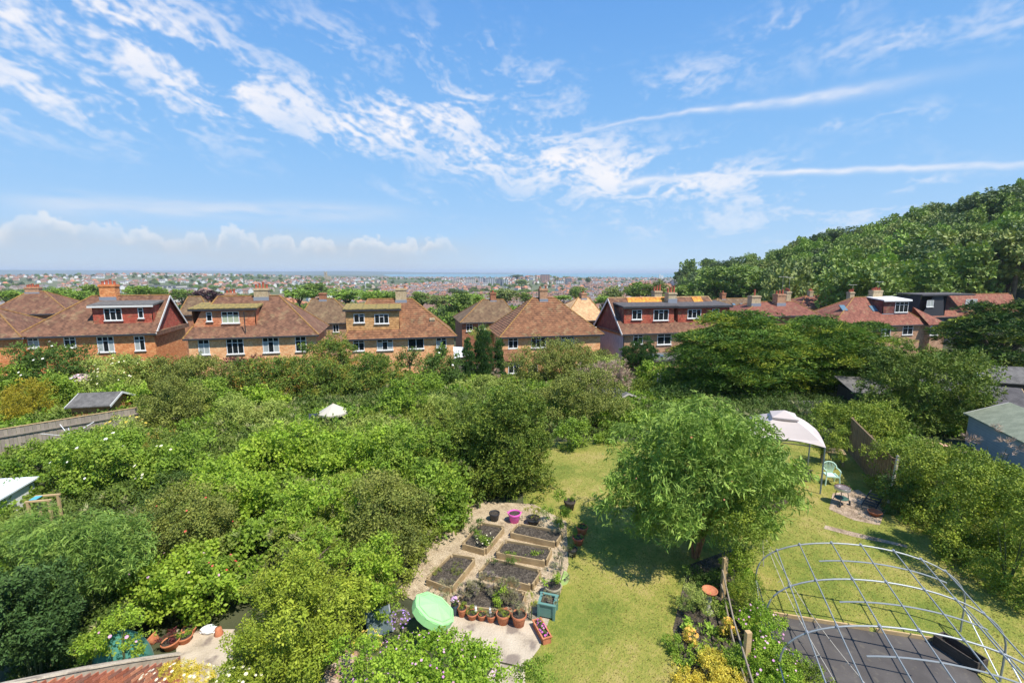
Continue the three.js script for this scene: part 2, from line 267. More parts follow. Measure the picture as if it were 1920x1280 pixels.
M.timber = wood([0.26, 0.18, 0.09], [0.5, 0.37, 0.2]); M.timberPale = wood([0.42, 0.28, 0.13], [0.6, 0.43, 0.22]); M.board = [wood([0.22, 0.18, 0.14], [0.36, 0.31, 0.25]), wood([0.26, 0.21, 0.16], [0.4, 0.34, 0.27]), wood([0.19, 0.16, 0.125], [0.32, 0.27, 0.22])];
M.timberDark = wood([0.04, 0.03, 0.025], [0.09, 0.07, 0.055]); M.larch = [wood([0.13, 0.085, 0.04], [0.23, 0.155, 0.08]), wood([0.16, 0.105, 0.05], [0.27, 0.185, 0.095])]; M.orangeWood = wood([0.35, 0.15, 0.05], [0.5, 0.24, 0.08]);
M.soil = std(0xffffff, 1, { map: tex(256, 0.7, (x, y) => { const g = fbm(x * 16, y * 16, 5, 16), s = n2(x * 90, y * 90); return pal(0.45 + g + 0.4 * s, [0.03, 0.023, 0.016], [0.07, 0.054, 0.038], [0.14, 0.115, 0.085]); }), bumpMap: bumpy(256, 0.7, 32), bumpScale: 0.03 });
M.gravel = std(0xffffff, 1, { map: tex(512, 1.2, (x, y) => { const g = n2(x * 70, y * 70, 70), s = n2(x * 130 + 9, y * 130, 130), f = fbm(x * 6, y * 6, 4, 6); return pal(0.52 + 0.34 * g + 0.26 * s + 0.3 * f, [0.18, 0.125, 0.075], [0.45, 0.345, 0.215], [0.61, 0.5, 0.345]); }), bumpMap: bumpy(512, 1.2, 64), bumpScale: 0.03 });
M.concrete = std(0xffffff, 0.95, { map: tex(512, 2, (x, y) => { const f = fbm(x * 6, y * 6, 6, 6), s = n2(x * 150, y * 150, 150), st = sst(0.05, 0.35, fbm(x * 4 + 8, y * 4 + 3, 5, 4)); return pal(0.55 + 0.5 * f + 0.2 * s, [0.26, 0.21, 0.15], [0.45, 0.37, 0.27], [0.54, 0.46, 0.35]).map((c, i) => mix(c, [0.16, 0.12, 0.1][i], st * 0.75)); }), bumpMap: bumpy(256, 1, 32), bumpScale: 0.012 });
M.dirt = std(0xffffff, 1, { map: tex(512, 2.4, (x, y) => { const f = fbm(x * 8, y * 8, 6, 8), s = n2(x * 110, y * 110, 110); return pal(0.5 + 0.8 * f + 0.25 * s, [0.2, 0.14, 0.09], [0.38, 0.28, 0.19], [0.5, 0.38, 0.28]); }), bumpMap: bumpy(256, 1, 32), bumpScale: 0.03 });
M.lawn = std(0xffffff, 1, { map: tex(1024, 9, (x, y) => { const f = fbm(x * 5 + 3, y * 5, 6, 5), f2 = fbm(x * 24, y * 24, 4, 24), s = n2(x * 256, y * 256, 256), s2 = n2(x * 170, y * 128, 128); return pal(0.5 + 0.75 * f + 0.4 * f2 + 0.22 * s + 0.15 * s2, [0.13, 0.17, 0.018], [0.195, 0.215, 0.03], [0.265, 0.25, 0.046], [0.34, 0.28, 0.08]); }), bumpMap: bumpy(512, 1.5, 64), bumpScale: 0.03 });
M.earth = std(0xffffff, 1, { vertexColors: true, map: tex(512, 6, (x, y) => { const f = fbm(x * 8, y * 8, 6, 8); return pal(0.5 + f, [0.55, 0.55, 0.55], [1, 1, 1]); }) });
M.membrane = std(0xffffff, 0.8, { map: tex(512, 2.5, (x, y) => { const f = fbm(x * 5, y * 5, 6, 5), s = sst(0.28, 0.4, fbm(x * 20 + 4, y * 20, 4, 20)); return pal(0.5 + 0.8 * f, [0.055, 0.047, 0.043], [0.095, 0.083, 0.075]).map((c, i) => mix(c, [0.3, 0.26, 0.17][i], s * 0.1)); }) });

// ---------------------------------------------------------------- the ground and the sea
{
  const p = [], uv = [], col = [], ix = [], rad = [0.01], ang = [];
  for (let r = 3; r < 14000; r *= 1.062) rad.push(r); rad.push(15000);
  for (let a = -78; a <= 78; a += 0.6) ang.push(a); for (let a = 82; a < 281; a += 5) ang.push(a);
  for (const r of rad) for (const a of ang) {
    const x = r * Math.sin(a / 57.29578), z = -r * Math.cos(a / 57.29578), y = ground(x, z);
    p.push(x, y, z); uv.push(x, z);
    const f = fbm(x * 0.004 + 3, z * 0.004, 4), g = fbm(x * 0.05, z * 0.05, 3);
    const near = [0.06, 0.065, 0.026], far = pal(0.5 + f * 0.9, [0.06, 0.09, 0.025], [0.13, 0.15, 0.055], [0.2, 0.19, 0.1]), t = sst(60, 260, r);
    const hillC = [0.1, 0.14, 0.09], th = sst(4500, 7500, r);
    for (let c = 0; c < 3; c++) col.push(mix(mix(near[c] * (1 + g * 0.5), far[c], t), hillC[c] * (1 + 0.5 * f), th));
  }
  const n = ang.length; for (let i = 0; i + 1 < rad.length; i++) for (let k = 0; k < n; k++) { const l = (k + 1) % n, a = i * n + k, b = i * n + l, c = a + n, d = b + n; ix.push(a, d, c, a, b, d); }
  const g = new THREE.BufferGeometry(); g.setAttribute('position', new THREE.Float32BufferAttribute(p, 3)); g.setAttribute('uv', new THREE.Float32BufferAttribute(uv, 2)); g.setAttribute('color', new THREE.Float32BufferAttribute(col, 3)); g.setIndex(ix); g.computeVertexNormals();
  struct('ground', g, M.earth);
  const s = new THREE.PlaneGeometry(34000, 16000); s.rotateX(-Math.PI / 2); s.translate(0, -40, -11200);
  struct('sea', s, std(lin(0.1, 0.24, 0.27), 0.4));
}
const flat = (name, pts, h, m, label) => { const G = new Geo(); G.poly(pts.map(([x, z]) => V(x, ground(x, z) + h, z))); const s = G.p; if (G.p.length) { /* faces look up */ } const o = struct(name, G.geometry(), m); if (label) o.userData.label = label; return o; };
const px2 = (list) => list.map(([x, y]) => { const p = GP(x, y); return [p.x, p.z]; });
flat('lawn', [[0.2, -6], [17.5, -6], [17.5, -23.5], [0.6, -23.5]], 0.006, M.lawn);
flat('gravel_path', px2([[745, 1110], [815, 1008], [860, 955], [890, 940], [1000, 945], [1062, 978], [1066, 1060], [1046, 1130], [996, 1168], [850, 1168], [795, 1135]]), 0.012, M.gravel);
flat('concrete_patio', px2([[836, 1150], [900, 1158], [1006, 1166], [1034, 1150], [1012, 1215], [985, 1252], [930, 1240], [842, 1215]]), 0.02, M.concrete);
flat('garden_path', px2([[895, 1300], [985, 1300], [984, 1256], [930, 1244]]), 0.028, M.concrete);
flat('side_path', px2([[345, 1300], [430, 1300], [440, 1180], [330, 1180], [330, 1230]]), 0.012, M.concrete);
flat('bare_earth', px2([[1562, 925], [1610, 918], [1662, 955], [1650, 985], [1600, 975], [1555, 955]]), 0.012, M.dirt);
flat('flower_bed', px2([[1290, 1060], [1370, 1030], [1420, 1290], [1285, 1290], [1262, 1180]]), 0.012, M.soil);
flat('trodden_path', px2([[1548, 985], [1600, 998], [1700, 1022], [1702, 1027], [1600, 1006], [1545, 991]]), 0.012, M.dirt);

// ---------------------------------------------------------------- plants
const leafMats = {};
const leafMat = (k = 0.35) => leafMats[k] ??= new THREE.MeshPhysicalMaterial({ color: 0xffffff, vertexColors: true, flatShading: true, roughness: 0.62, transmission: k, thickness: 0, specularIntensity: 0.5, side: THREE.DoubleSide });
const massMats = {};
const massMat = (k = 0.35) => massMats[k] ??= new THREE.MeshPhysicalMaterial({ color: 0xffffff, flatShading: true, roughness: 0.62, transmission: k, thickness: 0, specularIntensity: 0.5, side: THREE.DoubleSide });
// one leaf: two triangles folded along the midrib (or four, for long drooping leaves)
function leaf(P, I, b, dir, side, len, wid, fold, droop) {
  const up = dir.clone().cross(side).normalize(), tip = b.clone().addScaledVector(dir, len); tip.y -= droop * len;
  const m = b.clone().addScaledVector(dir, len * 0.45); m.y -= droop * len * 0.25;
  const l = m.clone().addScaledVector(side, wid / 2).addScaledVector(up, fold * wid), r = m.clone().addScaledVector(side, -wid / 2).addScaledVector(up, fold * wid), k = P.length / 3;
  for (const q of droop > 0.3 ? [b, l, tip, r, m] : [b, l, tip, r]) P.push(q.x, q.y, q.z);
  for (const i of droop > 0.3 ? [0, 1, 4, 0, 4, 3, 4, 1, 2, 4, 2, 3] : [0, 1, 2, 0, 2, 3]) I.push(k + i);
}
function bare(P, I, C) { const g = new THREE.BufferGeometry(); g.setAttribute('position', new THREE.BufferAttribute(P instanceof Float32Array ? P : Float32Array.from(P), 3)); g.setIndex(new THREE.BufferAttribute(I instanceof Uint32Array ? I : Uint32Array.from(I), 1)); if (C) g.setAttribute('color', new THREE.BufferAttribute(C, 3)); return g; }
function clumpGeo(kind, seed) {
  const r = mulberry(seed), P = [], I = [], rnd = (a, b) => a + (b - a) * r(), ball = () => { let v; do v = V(rnd(-1, 1), rnd(-1, 1), rnd(-1, 1)); while (v.lengthSq() > 1); return v; };
  const K = { broad: [20, 0.62, 0.34, 0.12, 0.12], small: [28, 0.42, 0.24, 0.1, 0.05], glossy: [20, 0.56, 0.27, 0.18, 0.1], long: [16, 1.0, 0.22, 0.12, 0.55], lance: [19, 1.0, 0.18, 0.12, 0.32], big: [12, 0.95, 0.6, 0.1, 0.2], lobed: [22, 0.52, 0.4, 0.06, 0.05], spray: [28, 0.78, 0.13, 0.1, 0.05], fine: [38, 0.46, 0.12, 0.1, 0], upright: [28, 0.82, 0.15, 0.05, 0], twigs: [22, 1.1, 0.09, 0, 0.05], blades: [22, 1.5, 0.09, 0.05, 0.2], fern: [12, 1.5, 0.3, 0.1, 0.5], far: [22, 0.78, 0.54, 0.12, 0.05] }[kind];
  const [n, len, wid, fold, droop] = K;
  for (let i = 0; i < n; i++) {
    let b = ball().multiplyScalar(0.72), d = ball().normalize();
    if (kind === 'spray') { b = V(rnd(-0.8, 0.8), rnd(-0.12, 0.12), rnd(-0.8, 0.8)); d = V(b.x + rnd(-0.5, 0.5), rnd(-0.1, 0.45), b.z + rnd(-0.5, 0.5) + 0.3).normalize(); }
    else if (kind === 'upright') { b.y *= 0.5; d = V(rnd(-0.35, 0.35), 1, rnd(-0.35, 0.35)).normalize(); }
    else if (kind === 'blades' || kind === 'fern' || kind === 'twigs') { b.multiplyScalar(0.3); b.y = 0; d = V(rnd(-0.9, 0.9), kind === 'fern' ? 0.75 : 1.1, rnd(-0.9, 0.9)).normalize(); }
    else if (kind === 'lance') { d = V(rnd(-1, 1), rnd(-0.3, 1.1), rnd(-1, 1)).normalize(); }
    else if (kind === 'long') { d = V(rnd(-1, 1), rnd(-0.15, 0.8), rnd(-1, 1)).normalize(); }
    else { d.addScaledVector(b, 0.9); d.y += 0.35; d.normalize(); }
    const s = V(rnd(-1, 1), rnd(-0.4, 0.4), rnd(-1, 1)).cross(d); if (s.lengthSq() < 1e-4) continue;
    const L = len * rnd(0.7, 1.2);
    if (kind === 'broad' || kind === 'lobed' || kind === 'far' || kind === 'glossy' || kind === 'big' || kind === 'small') { const h = V(0, 1, 0).cross(d); if (h.lengthSq() > 0.02) s.normalize().addScaledVector(h.normalize(), 1.1); }
    leaf(P, I, b, d, s.normalize(), L, wid * rnd(0.8, 1.2), fold, droop);
  }
  return bare(P, I);
}
const CL = {}; const clump = (kind, v = 0) => CL[kind + v] ??= clumpGeo(kind, 11 + v * 7 + kind.length * 131);
const petalGeo = (() => { const P = [], I = []; for (let i = 0; i < 6; i++) { const a = i * 1.047, b = a + 0.9; P.push(0, 0.1, 0, Math.cos(a), 0.25, Math.sin(a), Math.cos(b), 0.2, Math.sin(b)); I.push(i * 3, i * 3 + 1, i * 3 + 2); } return bare(P, I); })();
const flowerMat = std(0xffffff, 0.8, { vertexColors: true, flatShading: true });
// species: [clump, leaf colours (linear), translucency, lobes, squash of lobes, density, leaf size]
const g3 = (...a) => a.map((c) => lin(...c));
const SP = {
  leafy: ['broad', g3([0.072, 0.13, 0.017], [0.105, 0.175, 0.022], [0.14, 0.2, 0.03]), 0.4, 12, 0.8, 2.3, 1],
  bright: ['broad', g3([0.1, 0.175, 0.02], [0.14, 0.22, 0.028], [0.18, 0.25, 0.038]), 0.45, 12, 0.8, 2.2, 1],
  dark: ['glossy', g3([0.026, 0.056, 0.013], [0.045, 0.085, 0.017], [0.07, 0.12, 0.023]), 0.25, 13, 0.8, 2.3, 1],
  glossy: ['glossy', g3([0.036, 0.068, 0.012], [0.06, 0.1, 0.016], [0.1, 0.135, 0.022], [0.045, 0.08, 0.014]), 0.25, 22, 0.85, 2.2, 1],
  olive: ['small', g3([0.06, 0.085, 0.02], [0.1, 0.125, 0.03], [0.14, 0.16, 0.045]), 0.3, 14, 0.8, 2.4, 1],
  pale: ['small', g3([0.12, 0.17, 0.04], [0.16, 0.21, 0.06], [0.2, 0.24, 0.085]), 0.35, 12, 0.8, 2.2, 1],
  lime: ['lobed', g3([0.105, 0.18, 0.02], [0.145, 0.225, 0.026], [0.185, 0.255, 0.034]), 0.45, 12, 0.75, 2.3, 1],
  bronze: ['glossy', g3([0.04, 0.078, 0.015], [0.065, 0.11, 0.02], [0.1, 0.14, 0.025], [0.24, 0.12, 0.04]), 0.3, 16, 0.8, 2.3, 1],
  peach: ['lance', g3([0.08, 0.14, 0.03], [0.115, 0.185, 0.04], [0.16, 0.235, 0.06]), 0.35, 26, 0.75, 2.7, 1.15],
  buddleia: ['lance', g3([0.055, 0.11, 0.026], [0.09, 0.155, 0.036], [0.135, 0.2, 0.05]), 0.3, 16, 0.75, 2.5, 1],
  cypress: ['upright', g3([0.015, 0.042, 0.014], [0.025, 0.06, 0.017], [0.042, 0.08, 0.022]), 0.12, 14, 1.5, 3.0, 1],
  leyland: ['spray', g3([0.05, 0.12, 0.014], [0.09, 0.18, 0.018], [0.18, 0.29, 0.026], [0.4, 0.43, 0.034]), 0.25, 52, 0.33, 3.7, 1.4],
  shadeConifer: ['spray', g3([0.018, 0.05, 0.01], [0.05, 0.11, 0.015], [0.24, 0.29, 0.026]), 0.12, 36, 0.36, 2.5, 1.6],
  golden: ['fine', g3([0.11, 0.115, 0.012], [0.17, 0.16, 0.015], [0.21, 0.17, 0.02]), 0.3, 12, 0.9, 3, 1.2],
  yellow: ['broad', g3([0.7, 0.55, 0.05], [0.8, 0.67, 0.1], [0.48, 0.46, 0.05]), 0.4, 10, 0.8, 2.4, 0.8],
  pittosporum: ['small', g3([0.088, 0.13, 0.014], [0.13, 0.175, 0.02], [0.175, 0.215, 0.03]), 0.3, 22, 0.75, 2.6, 0.9],
  geranium: ['lobed', g3([0.09, 0.17, 0.016], [0.135, 0.22, 0.025], [0.18, 0.26, 0.035]), 0.4, 18, 0.7, 2.4, 0.85],
  purple: ['broad', g3([0.035, 0.009, 0.015], [0.06, 0.014, 0.022], [0.1, 0.028, 0.035]), 0.3, 10, 0.8, 2.4, 0.9],
  dead: ['twigs', g3([0.36, 0.25, 0.17], [0.46, 0.34, 0.25], [0.3, 0.21, 0.15]), 0.05, 9, 0.8, 2.4, 1.2],
  lavender: ['twigs', g3([0.34, 0.29, 0.17], [0.27, 0.27, 0.12], [0.33, 0.25, 0.26]), 0.05, 6, 0.7, 4, 1.1],
  grassy: ['blades', g3([0.13, 0.17, 0.035], [0.2, 0.21, 0.055], [0.1, 0.14, 0.03]), 0.3, 4, 0.6, 3, 0.8],
  fern: ['fern', g3([0.12, 0.19, 0.025], [0.16, 0.235, 0.035], [0.2, 0.26, 0.04]), 0.4, 6, 0.6, 1.6, 1.5],
  hosta: ['big', g3([0.12, 0.2, 0.03], [0.17, 0.26, 0.05], [0.2, 0.28, 0.07]), 0.4, 6, 0.6, 1.8, 1.1],
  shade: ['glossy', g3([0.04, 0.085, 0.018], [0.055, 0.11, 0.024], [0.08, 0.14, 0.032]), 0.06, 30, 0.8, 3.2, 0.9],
  hedge: ['small', g3([0.06, 0.1, 0.014], [0.1, 0.148, 0.018], [0.155, 0.19, 0.025]), 0.3, 16, 0.8, 2.6, 1],
};
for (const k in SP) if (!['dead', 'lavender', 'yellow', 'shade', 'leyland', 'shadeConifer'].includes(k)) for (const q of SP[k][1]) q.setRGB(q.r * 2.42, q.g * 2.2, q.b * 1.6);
const tmpM = new THREE.Matrix4(), tmpQ = new THREE.Quaternion(), tmpS = V(1, 1, 1), UP = V(0, 1, 0);
function instances(geo, mat, list, name, parent) {           // list: [position, axis, scale, colour]
  const o = new THREE.InstancedMesh(geo, mat, list.length), spin = new THREE.Quaternion();
  list.forEach(([p, axis, s, c], i) => { tmpQ.setFromUnitVectors(UP, axis); spin.setFromAxisAngle(UP, rr(0, 6.283)); tmpQ.multiply(spin); o.setMatrixAt(i, tmpM.compose(p, tmpQ, typeof s === 'number' ? tmpS.set(s, s, s) : s)); o.setColorAt(i, c); });
  o.name = parent ? name : numbered(name); shade(o); (parent ?? scene).add(o); return o;
}
// the same list joined into one geometry, for the leaves and flowers of one plant
function joined(geo, mat, list, name, parent) {
  const A = geo.attributes.position.array, J = geo.index.array, nv = A.length / 3, P = new Float32Array(A.length * list.length), C = new Float32Array(A.length * list.length), I = new Uint32Array(J.length * list.length), spin = new THREE.Quaternion(), e = tmpM.elements;
  list.forEach(([p, axis, s, c], i) => {
    tmpQ.setFromUnitVectors(UP, axis); spin.setFromAxisAngle(UP, rr(0, 6.283)); tmpQ.multiply(spin); tmpM.compose(p, tmpQ, tmpS.set(s, s, s));
    for (let k = 0, o = i * A.length; k < A.length; k += 3, o += 3) { const x = A[k], y = A[k + 1], z = A[k + 2]; P[o] = e[0] * x + e[4] * y + e[8] * z + e[12]; P[o + 1] = e[1] * x + e[5] * y + e[9] * z + e[13]; P[o + 2] = e[2] * x + e[6] * y + e[10] * z + e[14]; C[o] = c.r; C[o + 1] = c.g; C[o + 2] = c.b; }
    for (let k = 0, o = i * J.length; k < J.length; k++) I[o + k] = J[k] + i * nv;
  });
  triCount += I.length / 3;
  return part(name, bare(P, I, C), mat, parent);
}
let triCount = 0;
function pick(cols, t, out = new THREE.Color()) { const k = clamp(t, 0, 0.999) * (cols.length - 1), i = Math.floor(k); return out.copy(cols[i]).lerp(cols[i + 1], k - i); }
const rdir = () => { const y = rr(-1, 1), a = rr(0, 6.2832), s = Math.sqrt(1 - y * y); return V(Math.cos(a) * s, y, Math.sin(a) * s); };
let clumpCount = 0;
// a crown: clumps of leaves over many lobes spread through an uneven ellipsoid
function crown(parent, sp, c, r, depth, o = {}) {
  r = r.clone().multiplyScalar(1.08);
  const [kind, cols, trans, nl, squash, dens, size] = SP[sp], mean = Math.cbrt(r.x * r.y * r.z), cr = (0.105 + depth * 0.0052) * size * (o.size ?? 1) * (depth > 5 ? clamp(mean / 1.1, 0.5, 1) : 1);
  const L = [], nL = Math.max(3, Math.round((o.lobes ?? nl) * clamp(mean / 1.5, 0.45, 1.6))), seed = rr(0, 99);
  for (let i = 0; i < nL; i++) {
    const t = (i + 0.5) / nL, y = 1 - 2 * t, a = i * 2.39996 + seed, s = Math.sqrt(1 - y * y), d = V(Math.cos(a) * s, y, Math.sin(a) * s);
    const k = rr(0.5, 0.84), lr = (o.lobe ?? 1) * rr(0.26, 0.46) * (nL > 34 ? 0.62 : nL > 20 ? 0.78 : 1), p = V(c.x + d.x * r.x * k, c.y + d.y * r.y * k, c.z + d.z * r.z * k);
    if (!o.shape) { p.x += rr(-0.15, 0.15) * r.x; p.y += rr(-0.12, 0.12) * r.y; p.z += rr(-0.15, 0.15) * r.z; }
    if (o.shape === 'column') { const w = Math.min(1, 1.25 * Math.sqrt(1 - Math.max(0, y))); p.x = c.x + d.x * r.x * 0.35 * w; p.z = c.z + d.z * r.z * 0.35 * w; p.y = c.y + y * r.y * 0.8; }
    if (o.shape === 'box') { const q = (v) => Math.sign(v) * Math.sqrt(Math.abs(v)); p.set(c.x + q(d.x) * r.x * 0.74, c.y + q(d.y) * r.y * 0.74, c.z + q(d.z) * r.z * 0.74); }
    L.push([p, V(r.x * lr * 1.1, r.y * lr * squash * (r.y < r.x * 0.6 ? 1.4 : 1), r.z * lr * 1.1), rr(0.15, 0.85)]);
  }
  const area = L.reduce((s, [, q]) => s + 4 * Math.PI * Math.pow(q.x * q.y * q.z, 2 / 3), 0) * 0.6, n = Math.min(o.max ?? 1500, Math.round(dens * area / (Math.PI * cr * cr) * (o.dens ?? 1))), list = [];
  for (let i = 0, tries = 0; i < n && tries < n * 6; tries++) {
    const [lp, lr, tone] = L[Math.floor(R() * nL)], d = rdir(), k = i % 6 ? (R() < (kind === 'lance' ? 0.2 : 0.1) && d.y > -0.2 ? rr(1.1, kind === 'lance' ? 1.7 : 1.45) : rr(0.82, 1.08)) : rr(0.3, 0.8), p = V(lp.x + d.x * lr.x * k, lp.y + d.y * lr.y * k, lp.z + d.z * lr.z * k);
    if (L.some(([q, s]) => q !== lp && ((p.x - q.x) / s.x) ** 2 + ((p.y - q.y) / s.y) ** 2 + ((p.z - q.z) / s.z) ** 2 < 0.55) && R() < 0.85) continue;
    if (p.y + (o.base ?? 0) < 0.03 || (d.y < -0.5 && R() < 0.55)) continue;
    const flat = kind === 'spray', axis = flat ? V(d.x * 0.35, 1, d.z * 0.35).normalize() : kind === 'upright' ? V(d.x * 0.25, 1, d.z * 0.25).normalize() : kind === 'long' ? V(d.x * 0.6, 0.8 + d.y * 0.3, d.z * 0.6).normalize() : V(d.x, d.y * 0.7 + 0.45, d.z).normalize();
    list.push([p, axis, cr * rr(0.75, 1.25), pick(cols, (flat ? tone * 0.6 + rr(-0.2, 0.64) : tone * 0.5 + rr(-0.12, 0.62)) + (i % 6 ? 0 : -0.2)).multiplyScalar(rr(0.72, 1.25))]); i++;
  }
  clumpCount += list.length;
  if (!list.length) return null;
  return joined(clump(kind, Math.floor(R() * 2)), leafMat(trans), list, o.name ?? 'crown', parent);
}
function flowers(parent, c, r, n, size, cols, base = 0, name = 'flowers') {
  const list = []; for (let i = 0; i < n; i++) { const d = rdir(); d.y = Math.abs(d.y); const p = V(c.x + d.x * r.x * 1.02, c.y + d.y * r.y * 1.02, c.z + d.z * r.z * 1.02); if (p.y + base < 0.05) continue; list.push([p, V(d.x * 0.6, 1, d.z * 0.6 + 0.3).normalize(), size * rr(0.6, 1.3), pick(cols, R())]); }
  return joined(petalGeo, flowerMat, list, name, parent);
}
function stems(parent, name, base, top, n, r0, m, spread) {
  const G = new Geo();
  for (let i = 0; i < n; i++) { const a = rr(0, 6.28), e = V(top.x + Math.cos(a) * spread * rr(0.3, 1), top.y * rr(0.75, 1), top.z + Math.sin(a) * spread * rr(0.3, 1)), b = V(base.x + Math.cos(a) * r0 * 1.5, base.y, base.z + Math.sin(a) * r0 * 1.5), q = b.clone().lerp(e, 0.5); q.x += rr(-0.1, 0.1) * spread; q.z += rr(-0.1, 0.1) * spread; G.tube([b, q, e], r0, r0 * 0.4, 5); }
  return G.build(name, m, parent);
}
// a plant given by where its leaves stand: the centre of its crown seen at (px, py), half sizes hw, hh as seen at that depth
function plant(name, label, cat, px, py, hw, hh, z, sp, o = {}) {
  const c = AT(px, py, z), rx = hw * z / F, ry = hh * z / F, rz = o.rz ?? Math.min(rx, Math.max(ry, 0.6 * rx)) * (o.deep ?? 1), gy = ground(c.x, c.z);
  const t = thing(name, label, cat, V(c.x, gy, c.z), 0, o.group), cc = V(0, c.y - gy, 0);
  const b = cc.y - ry, tree = o.trunk ?? (b > 0.6);
  const cr = crown(t, sp, cc, V(rx, ry, rz), z, { base: 0, name: tree ? 'crown' : 'foliage', ...o });
  if (tree) {
    const G = new Geo(), r0 = o.r0 ?? Math.max(0.06, Math.min(0.35, rx * 0.07)), lean = o.lean ?? V(0, 0, 0), fork = V(lean.x * 0.5, Math.max(0.3, b + ry * 0.25), lean.z * 0.5);
    G.tube([V(lean.x, 0, lean.z), V(lean.x * 0.8, fork.y * 0.5, lean.z * 0.8), fork], r0 * 1.25, r0 * 0.85, 9);
    for (let i = 0; i < (o.limbs ?? 6); i++) { const a = i / (o.limbs ?? 6) * 6.28 + rr(0, 0.8), k = rr(0.4, 0.72), e = V(Math.cos(a) * rx * k, cc.y + rr(-0.2, 0.55) * ry, Math.sin(a) * rz * k), m = fork.clone().lerp(e, 0.5); m.y += ry * 0.12; G.tube([fork, m, e], r0 * 0.6, r0 * 0.14, 6); }
    G.build('trunk', o.bark ?? M.bark, t);
  } else stems(t, 'stem', V(0, 0, 0), V(0, Math.max(0.15, cc.y + ry * 0.3), 0), 5, Math.max(0.012, rx * 0.02), o.bark ?? M.stem, Math.min(rx, rz) * 0.5);
  if (o.flower) flowers(t, cc, V(rx * 0.95, ry * 0.95, rz * 0.95), o.flower[0], o.flower[1], o.flower[2], 0);
  return t;
}

// a low plant given by the pixel of its foot, its radius and height in metres
function mound(name, label, cat, px, py, r, h, sp, o = {}) {
  const p = GP(px, py), t = thing(name, label, cat, p, 0, o.group), c = V(0, h * 0.52, 0), q = V(r, h * 0.55, o.rz ?? r);
  crown(t, sp, c, q, 10, { name: 'foliage', ...o, dens: (o.dens ?? 1) * 1.25 }); stems(t, 'stem', V(0, 0, 0), V(0, h * 0.7, 0), 5, 0.012, M.stem, r * 0.5);
  if (o.flower) flowers(t, c, q, ...o.flower, 0); return t;
}

